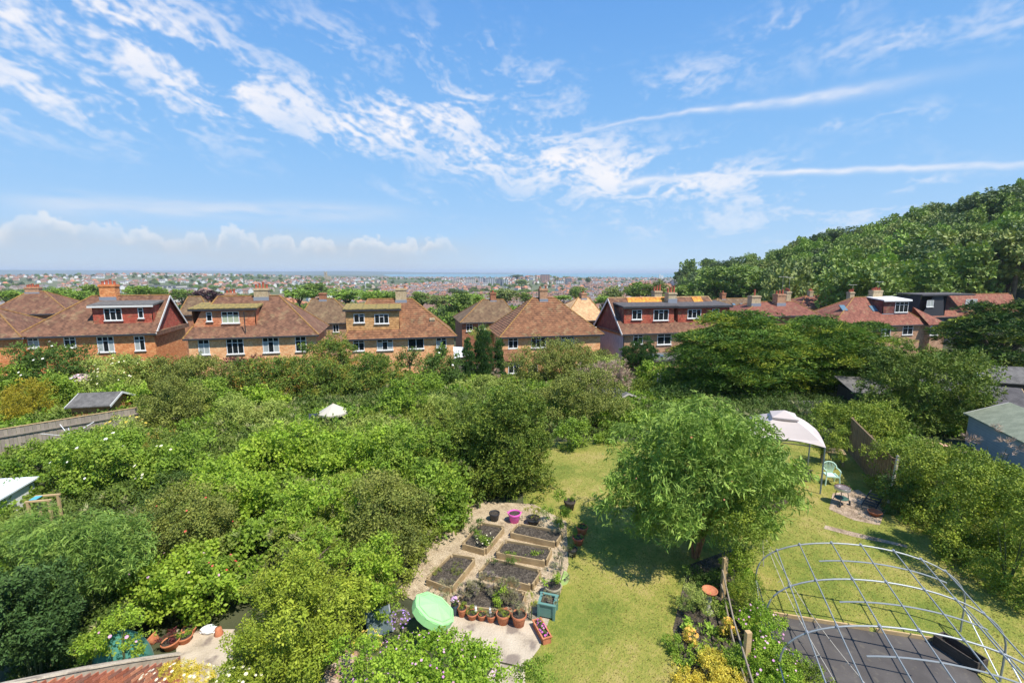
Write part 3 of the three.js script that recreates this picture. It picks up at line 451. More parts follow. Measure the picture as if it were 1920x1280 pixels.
// ---------------------------------------------------------------- houses
class House {
  constructor(name, label, L, Rt, depth, o = {}) {
    this.A = AT(...L); this.B = AT(...Rt); this.o = o; this.dep = depth;
    const y = (this.A.y + this.B.y) / 2; this.A.y = this.B.y = y;
    this.e = this.B.clone().sub(this.A); this.W = this.e.length(); this.e.divideScalar(this.W); this.d = V(this.e.z, 0, -this.e.x);
    const mid = this.at(this.W / 2, 0, depth / 2); this.gy = ground(mid.x, mid.z) - 0.6; this.eh = y - this.gy;
    this.base = V(mid.x, this.gy, mid.z); this.t = thing(name, label, 'house', this.base.clone(), 0, o.group);
  }
  at(u, v, w) { return this.A.clone().addScaledVector(this.e, u).addScaledVector(this.d, w).add(V(0, v, 0)); }
  on(px, py, w = 0) { const d = ray(px, py), n = this.d, o = V(0, EYE, 0), p0 = this.at(0, 0, w), t = p0.clone().sub(o).dot(n) / d.dot(n), p = d.multiplyScalar(t).add(o).sub(this.A); return [p.dot(this.e), p.y]; }
  get G() { return new Geo(this.base); }
  box(G, u0, u1, v0, v1, w0, w1) { const o = this.at(u0, v0, w1); return G.slab(o, this.e.clone().multiplyScalar(u1 - u0), V(0, v1 - v0, 0), this.d.clone().multiplyScalar(w0 - w1)); }
  walls(m) { const G = this.G, { W, dep } = this, b = -this.eh; const q = (a, c) => G.quad(a[0], c[0], c[1], a[1]); const P = (u, w) => [this.at(u, b, w), this.at(u, 0, w)]; q(P(0, 0), P(W, 0)); q(P(W, 0), P(W, dep)); q(P(W, dep), P(0, dep)); q(P(0, dep), P(0, 0)); G.build('wall', m, this.t); return this; }
  // ridge from pixel a to pixel b, halfway back; a gable where hip is false
  roof(m, a, b, o = {}) {
    const { W, dep } = this, h = dep / 2, [ua, va] = this.on(...a, h), [ub, vb] = this.on(...b, h), v = this.rise = (va + vb) / 2, ov = 0.35, gl = o.gableL, gr = o.gableR;
    this.ua = gl ? -ov : ua; this.ub = gr ? W + ov : ub;
    const E = (u, w) => this.at(u, -0.06, w), fl = E(-ov, -ov), fr = E(W + ov, -ov), bl = E(-ov, dep + ov), br = E(W + ov, dep + ov), rl = this.at(this.ua, v, h), rr_ = this.at(this.ub, v, h), G = this.G, st = o.step ?? 0.2, li = o.lift ?? 0.02;
    courses(G, [fl, fr, rr_, rl], st, li); courses(G, [br, bl, rl, rr_], st, li);
    if (!gl) courses(G, [bl, fl, rl], st, li); if (!gr) courses(G, [fr, br, rr_], st, li);
    G.poly([fl, bl, br, fr]); const roof = this.rf = G.build('roof', m, this.t);
    if (gl) this.G.poly([this.at(0, 0, dep), this.at(0, 0, 0), this.at(0, v - 0.1, h)]).build('gable', o.gableM ?? M.hangRed, this.t);
    if (gr) { const Q = this.G; courses(Q, [this.at(W, 0, 0), this.at(W, 0, dep), this.at(W, v - 0.1, h)], 0.2, 0.02); Q.build('gable', o.gableM ?? M.hangRed, this.t); }
    const K = this.G, rt = (p, q) => K.tube([p.clone().add(V(0, 0.03, 0)), q.clone().add(V(0, 0.03, 0))], 0.08, 0.08, 6);
    rt(rl, rr_); for (const [p, q, g] of [[fl, rl, gl], [bl, rl, gl], [fr, rr_, gr], [br, rr_, gr]]) if (!g) rt(p, q);
    part('ridge_tiles', K.geometry(), o.ridgeM ?? M.lichen, roof);
    if (gl || gr) { const Bb = this.G; for (const [on, p, q, s] of [[gl, fl, bl, rl], [gr, fr, br, rr_]]) if (on) for (const k of [p, q]) Bb.bar(k.clone().add(V(0, -0.12, 0)), s.clone().add(V(0, -0.12, 0)), 0.05, 0.24); part('bargeboard', Bb.geometry(), o.bargeM ?? M.offWhite, roof); }
    const T = this.G; this.box(T, -ov, W + ov, -0.2, -0.09, -ov - 0.1, -ov + 0.01); T.build('gutter', M.gutter, this.t); this.box(this.G, -ov + 0.03, W + ov - 0.03, -0.24, -0.07, -ov + 0.02, -0.01).build('soffit', M.offWhite, this.t);
    return this;
  }
  // a window from its rectangle in the photograph, standing in the plane w behind the front wall
  win(x0, y0, x1, y1, kind = '2td', w = 0, parent = this.t) {
    const [ua, va] = this.on(x0, y0, w), [ub, vb] = this.on(x1, y1, w), u0 = ua, u1 = ub, v1 = va, v0 = vb, n = +kind[0], tr = kind.includes('t'), f = 0.065, G = this.G, f0 = w - 0.05, f1 = w + 0.02;
    this.box(G, u0, u1, v0, v0 + f, f0, f1); this.box(G, u0, u1, v1 - f, v1, f0, f1);
    for (let i = 0; i <= n; i++) { const u = mix(u0, u1 - f, i / n); this.box(G, u, u + f, v0 + f, v1 - f, f0 + 0.002, f1); }
    const vt = v1 - (v1 - v0) * 0.3; if (tr) for (let i = 0; i < n; i++) { if (kind.includes('x') && i % 2 !== 1) continue; this.box(G, mix(u0, u1 - f, i / n) + f, mix(u0, u1 - f, (i + 1) / n), vt, vt + f * 0.8, f0 + 0.004, f1); }
    const win = G.build('window', M.white, parent);
    for (let i = 0; i < n; i++) {
      const a = mix(u0, u1 - f, i / n) + f * 0.9, b = mix(u0, u1 - f, (i + 1) / n) + f * 0.1, g = kind.includes('g') ? M.glassGreen : kind.includes('c') ? (i % 2 ? M.glass : M.glassNet) : kind.includes('n') ? M.glassNet : M.glass;
      for (const [lo, hi] of tr ? [[v0, vt], [vt, v1]] : [[v0, v1]]) { const Q = this.G; this.box(Q, a, b, lo + f * 0.5, hi - f * 0.2, w - 0.012, w + 0.012); part('pane', Q.geometry(), lo === vt ? M.glass : g, win); }
    }
    const S = this.G; this.box(S, u0 - 0.08, u1 + 0.08, v0 - 0.09, v0 - 0.003, w - 0.13, w + 0.01); part('sill', S.geometry(), this.o.sill ?? M.offWhite, win);
    return win;
  }
  dormer(pts, w, m, o = {}) {
    const P = pts.map((p) => this.on(...p, w)), back = this.dep / 2 + 0.2, G = this.G;
    courses(G, P.map(([u, v]) => this.at(u, v, w)), 0.2, 0.018);
    const vt = Math.max(...P.map((p) => p[1])), us = P.map((p) => p[0]), u0 = Math.min(...us), u1 = Math.max(...us);
    const low = Math.min(...P.map((p) => p[1])), C = this.G, C2 = this.G;
    C.poly([this.at(o.uL ?? u0, low, w), this.at(o.uL ?? u0, vt, w), this.at(o.uL ?? u0, vt, back), this.at(o.uL ?? u0, low, back)]); C2.poly([this.at(u1, low, w), this.at(u1, low, back), this.at(u1, vt, back), this.at(u1, vt, w)]);
    const d = G.build('dormer', m, this.t); for (const q of [C, C2]) part('dormer_cheek', q.geometry(), o.cheek ?? m, d);
    const top = o.top ?? [vt, vt]; const S = this.G; S.slab(this.at(o.roofL ?? u0 - 0.25, vt + (o.tilt ?? 0.4), back), this.e.clone().multiplyScalar((o.roofR ?? u1 + 0.25) - (o.roofL ?? u0 - 0.25)), V(0, 0.18, 0), this.d.clone().multiplyScalar(w - 0.35 - back).add(V(0, -(o.tilt ?? 0.4), 0))); part('dormer_roof', S.geometry(), o.roofM ?? M.felt, d);
    const Fs = this.G; this.box(Fs, (o.roofL ?? u0 - 0.25) - 0.01, (o.roofR ?? u1 + 0.25) + 0.01, vt - 0.1, vt + 0.1, w - 0.39, w - 0.355); part('fascia', Fs.geometry(), o.fasciaM ?? M.gutter, d);
    const Ap = this.G; this.box(Ap, u0, u1, low - 0.1, low + 0.02, w - 0.05, w + 0.01); part('flashing', Ap.geometry(), o.flashM ?? M.lead, d);
    return d;
  }
  // a chimney whose head is at pixel (px, py), «wide» by «deep» metres
  chimney(px, py, wide, deep, m, pots, o = {}) {
    const w = o.w ?? this.dep / 2, [u, v] = this.on(px, py, w), G = this.G, lo = (o.lo ?? this.rise - 1.4);
    this.box(G, u - wide / 2, u + wide / 2, lo, v - 0.25, w - deep / 2, w + deep / 2); const c = G.build('chimney', m, this.t);
    const H = this.G; this.box(H, u - wide / 2 - 0.07, u + wide / 2 + 0.07, v - 0.25, v - 0.1, w - deep / 2 - 0.07, w + deep / 2 + 0.07); this.box(H, u - wide / 2 - 0.02, u + wide / 2 + 0.02, v - 0.1, v, w - deep / 2 - 0.02, w + deep / 2 + 0.02); part('chimney_cap', H.geometry(), o.cap ?? m, c);
    const ld = this.G; this.box(ld, u - wide / 2 - 0.06, u + wide / 2 + 0.06, lo, this.rise - 0.1, w - deep / 2 - 0.08, w - deep / 2 - 0.003); if (o.flash !== false) part('flashing', ld.geometry(), M.lead, c);
    for (let i = 0; i < pots; i++) { const k = pots === 1 ? 0 : i / (pots - 1) - 0.5, along = wide > deep, h = (o.potH ?? 0.45) * (1 + 0.25 * ((i * 7) % 3 - 1)), p = this.at(u + (along ? k * wide * 0.75 : 0), v, w + (along ? 0 : k * deep * 0.75)), T = this.G; T.tube([p, p.clone().add(V(0, h * 0.85, 0)), p.clone().add(V(0, h * 0.86, 0)), p.clone().add(V(0, h, 0))], 0.13, 0.12, 8); T.tube([p.clone().add(V(0, h, 0)), p.clone().add(V(0, h + 0.08, 0))], 0.16, 0.16, 8); part('chimney_pot', T.geometry(), o.potM ?? M.potRed, c); }
    if (o.aerial) { const T = this.G, p = this.at(u + wide * 0.3, v, w), q = p.clone().add(V(0, o.aerial, 0)); T.tube([p, q], 0.022, 0.018, 4); const d = V(0.9, 0, 0.25).normalize(); T.tube([q.clone().addScaledVector(d, -0.6), q.clone().addScaledVector(d, 0.6)], 0.015, 0.015, 4); for (let i = -5; i < 6; i++) { const c0 = q.clone().addScaledVector(d, i * 0.11); T.tube([c0.clone().add(V(-0.06, 0, 0.2)), c0.clone().add(V(0.06, 0, -0.2))], 0.008, 0.008, 3); } part('aerial', T.geometry(), M.aerial, c); }
    return c;
  }
  skylight(x0, y0, x1, y1, w0) {            // lies in the front slope
    const s = this.rise / (this.dep / 2), hit = (px, py) => { const d = ray(px, py), n = V(0, 1, 0).addScaledVector(this.d, -s).normalize(), p0 = this.at(0, 0.1, 0), t = p0.clone().sub(V(0, EYE, 0)).dot(n) / d.dot(n); return d.multiplyScalar(t).add(V(0, EYE, 0)); };
    const a = hit(x0, y0), b = hit(x1, y1), n = V(0, 1, 0).addScaledVector(this.d, -s).normalize(), up = this.d.clone().add(V(0, s, 0)).normalize(), wd = Math.max(0.7, Math.abs(b.clone().sub(a).dot(this.e))), ht = Math.max(0.9, Math.abs(b.clone().sub(a).dot(up))), c = a.clone().lerp(b, 0.5).addScaledVector(this.e, -wd / 2).addScaledVector(up, -ht / 2);
    const k = this.G.slab(c, this.e.clone().multiplyScalar(wd), up.clone().multiplyScalar(ht), n.clone().multiplyScalar(0.08)).build('skylight', M.gutter, this.t);
    part('pane', this.G.slab(c.clone().addScaledVector(this.e, 0.07).addScaledVector(up, 0.07).addScaledVector(n, 0.081), this.e.clone().multiplyScalar(wd - 0.14), up.clone().multiplyScalar(ht - 0.14), n.clone().multiplyScalar(0.02)).geometry(), M.glassRoof, k);
  }
  pipe(px, py0, drop = 5) { const [u, v] = this.on(px, py0, -0.08); const p = this.at(u, v, -0.08); this.G.tube([p, p.clone().add(V(0, -drop, 0))], 0.05, 0.05, 6).build('downpipe', M.gutter, this.t); }
}
{
  // first from the left of the near row
  const a = new House('semi_detached_house', 'red brick house with a broad red dormer and gable end, leftmost of the near row', [32, 630, 47.5], [288, 624, 50.8], 8.4);
  a.walls(M.brickOrange).roof(M.tileBrown, [172, 556], [325, 552], { gableR: true, gableM: M.hangRed });
  a.dormer([[176, 613], [285, 611], [284, 575], [172, 575]], 0.9, M.hangRed, { fasciaM: M.offWhite });
  a.win(193, 578, 229.5, 600, '3tdx', 0.88); a.win(257, 577, 269.5, 596, '1td', 0.88);
  a.win(180, 631, 215.5, 659, '3tc'); a.win(250, 630, 273, 656.5, '2tc'); a.win(118, 632, 143, 650, '2td'); a.win(50, 634, 74, 652, '2tn');
  a.chimney(203, 533, 1.5, 1.0, M.brickOrange, 4, { potH: 0.42, aerial: 1.4 }); a.pipe(33, 634, 4);
  const gp = a.G; a.box(gp, a.W - 0.001, a.W + 0.42, -0.35, 0.12, -0.3, a.dep + 0.3); gp.build('verge_tiles', M.tileBrown, a.t);
  // second
  const b = new House('semi_detached_house', 'buff brick house with an orange dormer and wide brown roof, second of the near row', [351, 633, 48.6], [592, 627, 51.8], 8.6);
  b.walls(M.brickBuff).roof(M.tileBrown, [408, 557], [523, 553]);
  b.dormer([[362, 614], [478, 617], [478, 579], [377, 582]], 0.9, M.hangOrange, { roofM: M.moss, fasciaM: M.gutter });
  b.win(385.5, 585, 398, 602, '1td', 0.88); b.win(414, 584, 449, 605, '3tgx', 0.88);
  b.win(370, 637, 394, 664, '2tn'); b.win(423, 635, 458, 662.5, '3td'); b.win(491, 632.5, 524, 660, '3tc'); b.win(552.5, 631, 575, 658, '2td');
  b.chimney(490, 540, 1.5, 1.0, M.concreteStack, 4, { potH: 0.5, cap: M.concreteStack, aerial: 1.5 }); b.chimney(432, 549, 1.0, 0.8, M.brickBrown, 3, { potH: 0.3, w: 6.5 }); b.pipe(456.5, 584, 2.3);
  // third
  const c = new House('semi_detached_house', 'brick house with a tan box dormer and mossy dormer roof, third of the row', [649, 635, 52.6], [851, 629, 55.4], 8.4);
  c.walls(M.brickBuff).roof(M.tileRust, [690, 563], [772, 558], { step: 0.32, lift: 0.05 });
  c.dormer([[650, 623], [748, 621], [748, 582], [647, 582]], 0.6, M.hangTan, { roofM: M.moss, flashM: M.offWhite });
  c.win(662.5, 588.5, 683.5, 604.5, '2tdx', 0.58); c.win(701.5, 589, 729, 606, '3tdx', 0.58);
  c.win(661.5, 637, 683.5, 657, '2td'); c.win(706, 635, 737, 655.5, '3tcx'); c.win(764.5, 633, 795, 653, '2d'); c.win(817.5, 632.5, 837, 652, '2tcx');
  c.chimney(751, 540, 1.3, 0.9, M.concreteStack, 2, { potH: 0.25, potM: M.brickRed }); c.chimney(810, 596, 0.55, 0.5, M.concreteStack, 0, { w: 1.6, lo: 1.0, flash: false });
  // fourth, in the centre
  const d = new House('detached_house', 'brick house under a steep rust hipped roof with one chimney, centre of the near row', [941, 630.5, 54], [1126, 626, 56.6], 8.6);
  d.walls(M.brickBuff).roof(M.tileRust, [998.5, 559], [1040, 558], { step: 0.32, lift: 0.05 });
  d.win(953, 633.5, 971, 652.5, '2td'); d.win(996, 632.5, 1023, 651, '3tdx'); d.win(1052, 630, 1076, 648, '2tn');
  d.chimney(1018, 541, 1.0, 0.9, M.brickBrown, 2, { potH: 0.3, potM: M.brickRed });
  { const [u0, v0] = d.on(946, 664, -1.2), [u1] = d.on(984, 664, -1.2), [, v1] = d.on(950, 676, -1.4); d.box(d.G, u0 + 0.1, u1, -d.eh, v1, -1.1, -0.02).build('bay_wall', M.brickBuff, d.t); const Q = d.G; courses(Q, [d.at(u0 - 0.15, v1 - 0.05, -1.5), d.at(u1 + 0.15, v1 - 0.05, -1.5), d.at(u1 + 0.15, v0 + 0.35, -0.02), d.at(u0 - 0.15, v0 + 0.35, -0.02)], 0.3, 0.03); Q.build('bay_roof', M.tileRust, d.t); }
  d.win(953, 681, 973, 699, '2td', -1.12); d.win(990, 684, 1008, 700, '2td', -0.02);
  // fifth
  const e = new House('semi_detached_house', 'house with lilac rendered side wall, red dormers and ochre lichen along its roof', [1169.5, 624, 55.5], [1368, 620, 58.6], 8.4);
  e.walls(M.brickBrown).roof(M.tileBrown, [1146, 558], [1328, 557], { gableL: true, gableM: M.hangDark, ridgeM: M.tileSand });
  { const Q = e.G; e.box(Q, -0.02, -0.004, -e.eh, -0.4, 0.02, e.dep - 0.02); Q.build('rendered_wall', M.render, e.t); const s = e.rise / (e.dep / 2); const O = e.G; O.quad(e.at(2.2, e.rise - 0.95 + 0.16, e.dep / 2 - 0.95 / s), e.at(9.0, e.rise - 0.95 + 0.16, e.dep / 2 - 0.95 / s), e.at(9.0, e.rise + 0.07, e.dep / 2 - 0.05), e.at(2.2, e.rise + 0.07, e.dep / 2 - 0.05)); O.quad(e.at(11.6, e.rise - 0.79, e.dep / 2 - 0.95 / s), e.at(13.0, e.rise - 0.79, e.dep / 2 - 0.95 / s), e.at(13.0, e.rise + 0.07, e.dep / 2 - 0.05), e.at(11.6, e.rise + 0.07, e.dep / 2 - 0.05)); part('lichen', O.geometry(), M.ochre, e.rf); }
  e.dormer([[1170, 611], [1264, 610], [1264, 577], [1170, 577]], 0.9, M.hangRed, { roofM: M.feltDark, cheek: M.hangDark }); e.dormer([[1271, 611], [1366, 609], [1366, 576], [1271, 576]], 0.9, M.hangRed, { roofM: M.feltDark });
  e.win(1185.5, 581, 1203, 598.5, '2tdx', 0.88); e.win(1226, 580.5, 1253, 600, '3tdx', 0.88); e.win(1290, 580, 1314, 596, '3tdx', 0.88); e.win(1336, 579, 1348, 590, '1d', 0.88);
  e.win(1188, 627, 1205, 644, '2td'); e.win(1233, 625.5, 1258, 645, '2td');
  e.chimney(1258, 548, 1.15, 1.0, M.concreteStack, 3, { potH: 0.6, w: 3.2, aerial: 0 }); e.chimney(1232, 545, 1.1, 0.9, M.concreteStack, 3, { potH: 0.6, w: 5.6, potM: M.potRed }); e.pipe(1170, 628, 5);
  { const [u0, v0] = e.on(1226, 676, -4), [u1] = e.on(1300, 676, -4); e.box(e.G, u0, u1, -e.eh, v0 - 0.1, -4, -0.03).build('extension_wall', M.brickBrown, e.t); const r = e.box(e.G, u0 - 0.2, u1 + 0.2, v0 - 0.1, v0 + 0.12, -4.25, -0.03).build('extension_roof', M.felt, e.t); e.box(e.G, u0 + 0.4, u0 + 2.2, v0 + 0.121, v0 + 0.3, -2.4, -1.2).build('rooflight', M.glassRoof, r); }
  // houses of the row beyond, seen between these
  const f = new House('hipped_house', 'brown roofed house behind the second house, with a small gable and one white window', [560, 607, 72], [668, 603, 74], 9); f.walls(M.brickBrown).roof(M.tileOlive, [584, 560], [625, 559.5]); f.win(623.5, 608, 635.5, 622, '2d', -0.02); f.chimney(605, 549, 1.1, 1, M.brickRed, 0);
  const g = new House('hipped_house', 'olive brown hipped house between the third and fourth houses of the near row', [866, 604, 69], [972, 601, 71], 9); g.walls(M.brickRed).roof(M.tileOlive, [905, 562], [943, 561]); g.win(874, 607, 886, 620.5, '2td'); g.win(897, 606, 911, 617, '3td'); g.chimney(924, 548, 0.9, 0.8, M.brickRed, 1, { potH: 0.3 });
  const h = new House('hipped_house', 'house with a pale sandy hipped roof behind the right side of the central house', [1058, 601, 73], [1134, 599, 75], 9); h.walls(M.brickRed).roof(M.tileSand, [1084, 558], [1104, 557.5]); h.win(1113, 601, 1123.5, 613, '2d'); h.chimney(1093.5, 549, 0.95, 0.9, M.brickBrown, 1, { potH: 0.25 });
  const i = new House('hipped_house', 'dark brown hipped house behind the left house, with a broad chimney of red pots', [-26, 590, 66], [128, 586, 69], 10); i.walls(M.brickRed).roof(M.tileBrown, [52, 546.5], [82, 546]); i.chimney(61, 538, 1.7, 0.9, M.brickBrown, 5, { potH: 0.35 });
  const j = new House('hipped_house', 'brown roofed brick house cut off by the left edge of the view', [-190, 636, 44], [36, 634, 47], 9); j.walls(M.brickOrange).roof(M.tileBrown, [-110, 580], [-14, 574]);
  const j2 = new House('hipped_house', 'small tan roofed house in the gap between the two leftmost houses of the near row', [338, 590, 72], [392, 588, 73.5], 7); j2.walls(M.brickRed).roof(M.tileOlive, [352, 556], [376, 556]);
  // the row on the right, under the wooded hill
  const k = new House('semi_detached_house', 'red roofed house with two skylights and a small white dormer, under the wooded hill', [1560, 611, 73], [1736, 607.5, 76.5], 8.6);
  k.walls(M.brickBrown).roof(M.tileRed, [1602, 556.5], [1656, 557]); k.win(1654, 611.5, 1669, 629, '2tc'); k.win(1694, 610.5, 1711, 627, '2td'); k.skylight(1572, 572, 1591, 583); k.skylight(1628, 573, 1648, 584);
  k.dormer([[1657, 588], [1702, 587], [1702, 565], [1657, 564]], 1.4, M.hangDark, { roofM: M.offWhite, fasciaM: M.white }); k.win(1680, 566, 1702, 585, '3td', 1.36);
  k.chimney(1643, 544, 1.9, 0.9, M.concreteStack, 5, { potH: 0.35, aerial: 1.4 }); k.chimney(1596, 547, 0.9, 0.7, M.concreteStack, 3, { potH: 0.35, w: 5.4, aerial: 1.2 });
  { const Q = k.G; k.box(Q, k.W, k.W + 3.0, -k.eh, 0, -0.9, 5); Q.build('wing_wall', M.brickBrown, k.t); const [u0, v1] = [k.W - 0.2, k.rise * 0.62], u1 = k.W + 3.3, Z = k.G; courses(Z, [k.at(u0 - 0.6, -0.05, -1.2), k.at(u1, -0.05, -1.2), k.at(u0, v1, 2.2)], 0.2, 0.02); courses(Z, [k.at(u1, -0.05, -1.2), k.at(u1, -0.05, 5.2), k.at(u0, v1, 2.2)], 0.2, 0.02); Z.build('wing_roof', M.tileRed, k.t); }
  k.win(1746, 611, 1758, 628, '2tc', -0.92);
  const l = new House('gabled_house', 'black tile-hung gabled house with a long flat roof, under the hill at right', [1712, 596, 84], [1905, 588, 90], 8); l.walls(M.black); l.roof(M.tileRed, [1757, 551], [1897, 551], { gableL: false, bargeM: M.white }); l.dormer([[1722, 600], [1770, 600], [1770, 556], [1752, 553.5]], -0.1, M.black, { roofM: M.feltDark, fasciaM: M.gutter, roofR: 14, tilt: 0.1 }); l.win(1739, 563, 1750, 575, '2n', -0.12); l.win(1812, 561, 1832, 570, '3c', -0.3);
  const m = new House('hipped_house', 'red roofed house with a pale squat chimney, at the far right below the trees', [1806, 566, 108], [1915, 562, 112], 9); m.walls(M.brickBrown).roof(M.tileRed, [1815, 538], [1872, 537.5]); m.chimney(1842, 531, 1.8, 1, M.concreteStack, 0, { aerial: 1.8 });
  const n = new House('hipped_house', 'red brown house with three chimneys and tall aerials, right of centre behind the golden conifer', [1392, 592, 66], [1532, 590, 68], 9); n.walls(M.brickRed).roof(M.tileRed, [1420, 566], [1490, 565]); n.chimney(1415, 554, 1.5, 1.0, M.concreteStack, 1, { potH: 1.1, w: 3.5 }); n.chimney(1462, 551, 1.4, 1.1, M.brickBrown, 3, { potH: 0.5, w: 3.5, aerial: 2.6 }); n.chimney(1477, 546, 0.8, 0.8, M.concreteStack, 3, { potH: 0.35, w: 6.5, aerial: 2.2 });
  const q = new House('hipped_house', 'brown roofed house with twin small skylights beyond the ochre roof', [1338, 584, 88], [1412, 582, 90], 8); q.walls(M.brickRed).roof(M.tileOlive, [1346, 559.5], [1404, 559]); q.skylight(1375, 569, 1382, 577); q.skylight(1390, 569, 1397, 577); q.chimney(1356, 549, 0.9, 0.8, M.brickRed, 1, { potH: 0.4 });
  const s = new House('hipped_house', 'small red roofed house with a slim potted chimney, half hidden beyond the golden conifer', [1500, 576, 96], [1572, 574, 98], 8); s.walls(M.brickBrown).roof(M.tileRed, [1512, 554], [1556, 554]); s.chimney(1520, 545, 0.9, 0.8, M.concreteStack, 4, { potH: 0.35 });
  const u = new House('hipped_house', 'red roofed house with a chimney of four pots, between the dormered and the black house', [1660, 572, 100], [1740, 570, 102], 8); u.walls(M.brickBrown).roof(M.tileRed, [1672, 549], [1722, 549]); u.chimney(1704, 541, 1.2, 0.9, M.concreteStack, 4, { potH: 0.4, aerial: 1.6 });
  const v = new House('hipped_house', 'red roofed house with a potted chimney just left of the black gable', [1735, 566, 118], [1790, 565, 120], 8); v.walls(M.brickBrown).roof(M.tileRed, [1744, 548], [1780, 548]); v.chimney(1754, 543, 1.4, 0.9, M.concreteStack, 4, { potH: 0.4 });
}

// ---------------------------------------------------------------- the far town
function simpleHouse(wall, roofC, w, d, h, rise, hip) {
  const G = new Geo(), W = w / 2, D = d / 2, P = (x, y, z) => V(x, y, z);
  G.color(lin(...wall)); for (const [a, b] of [[[-W, D], [W, D]], [[W, D], [W, -D]], [[W, -D], [-W, -D]], [[-W, -D], [-W, D]]]) G.quad(P(a[0], -3, a[1]), P(b[0], -3, b[1]), P(b[0], h, b[1]), P(a[0], h, a[1]));
  const k = hip ? W * 0.45 : W + 0.2, o = 0.4, r0 = P(-k, h + rise, 0), r1 = P(k, h + rise, 0), a = P(-W - o, h - 0.1, D + o), b = P(W + o, h - 0.1, D + o), c = P(W + o, h - 0.1, -D - o), e = P(-W - o, h - 0.1, -D - o);
  if (!hip) { G.poly([P(-W, h, -D), P(-W, h, D), P(-W, h + rise, 0)]); G.poly([P(W, h, D), P(W, h, -D), P(W, h + rise, 0)]); }
  G.color(lin(...roofC)); G.quad(a, b, r1, r0); G.quad(c, e, r0, r1); if (hip) { G.poly([e, a, r0]); G.poly([b, c, r1]); }
  G.color(lin(roofC[0] * 0.8, roofC[1] * 0.8, roofC[2] * 0.8)); G.box(W * 0.4, h + rise * 0.9, 0, 0.9, 1.8, 0.8);
  G.color(lin(0.06, 0.07, 0.08)); for (let i = 0; i < 3; i++) for (const y of [1.5, h - 1.1]) { const x = mix(-W * 0.7, W * 0.7, i / 2); G.box(x, y, D + 0.02, 1.3, 1.2, 0.06); }
  G.color(lin(0.75, 0.75, 0.72)); for (let i = 0; i < 3; i++) for (const y of [1.5, h - 1.1]) { const x = mix(-W * 0.7, W * 0.7, i / 2); G.box(x, y, D + 0.01, 1.6, 1.5, 0.04); }
  return G.geometry();
}
const townMat = std(0xffffff, 0.9, { vertexColors: true });
const WALLS = [[0.66, 0.6, 0.53], [0.7, 0.69, 0.67], [0.44, 0.28, 0.2], [0.56, 0.45, 0.37]], ROOFS = [[0.28, 0.14, 0.09], [0.22, 0.13, 0.1], [0.19, 0.145, 0.12], [0.2, 0.19, 0.19], [0.46, 0.19, 0.1]];
const townGeo = [[0, 0, 9, 8, 5.2, 3.4, 1], [1, 4, 10, 8, 5, 3.2, 1], [2, 1, 12, 8, 5.4, 3.4, 0], [3, 2, 8, 9, 5.6, 3.6, 0], [1, 3, 14, 8, 5.6, 3, 0], [0, 4, 12, 8, 5, 3.4, 1], [1, 0, 9, 9, 5.4, 3.6, 0], [2, 4, 10, 8, 5.2, 3.5, 1]].map(([a, b, ...k]) => simpleHouse(WALLS[a], ROOFS[b], ...k));
const townLabel = ['small cream far-off house with a brick red hipped roof, down in the valley', 'small white far-off house with a bright orange hipped roof, down in the valley', 'small brick far-off house with a long red brown gabled roof', 'small tan far-off house with a grey brown gabled roof', 'long white far-off house with a grey gabled roof', 'long cream far-off house with a bright orange hipped roof', 'small white far-off house with a brick red gabled roof', 'small brick far-off house with a bright orange hipped roof'];
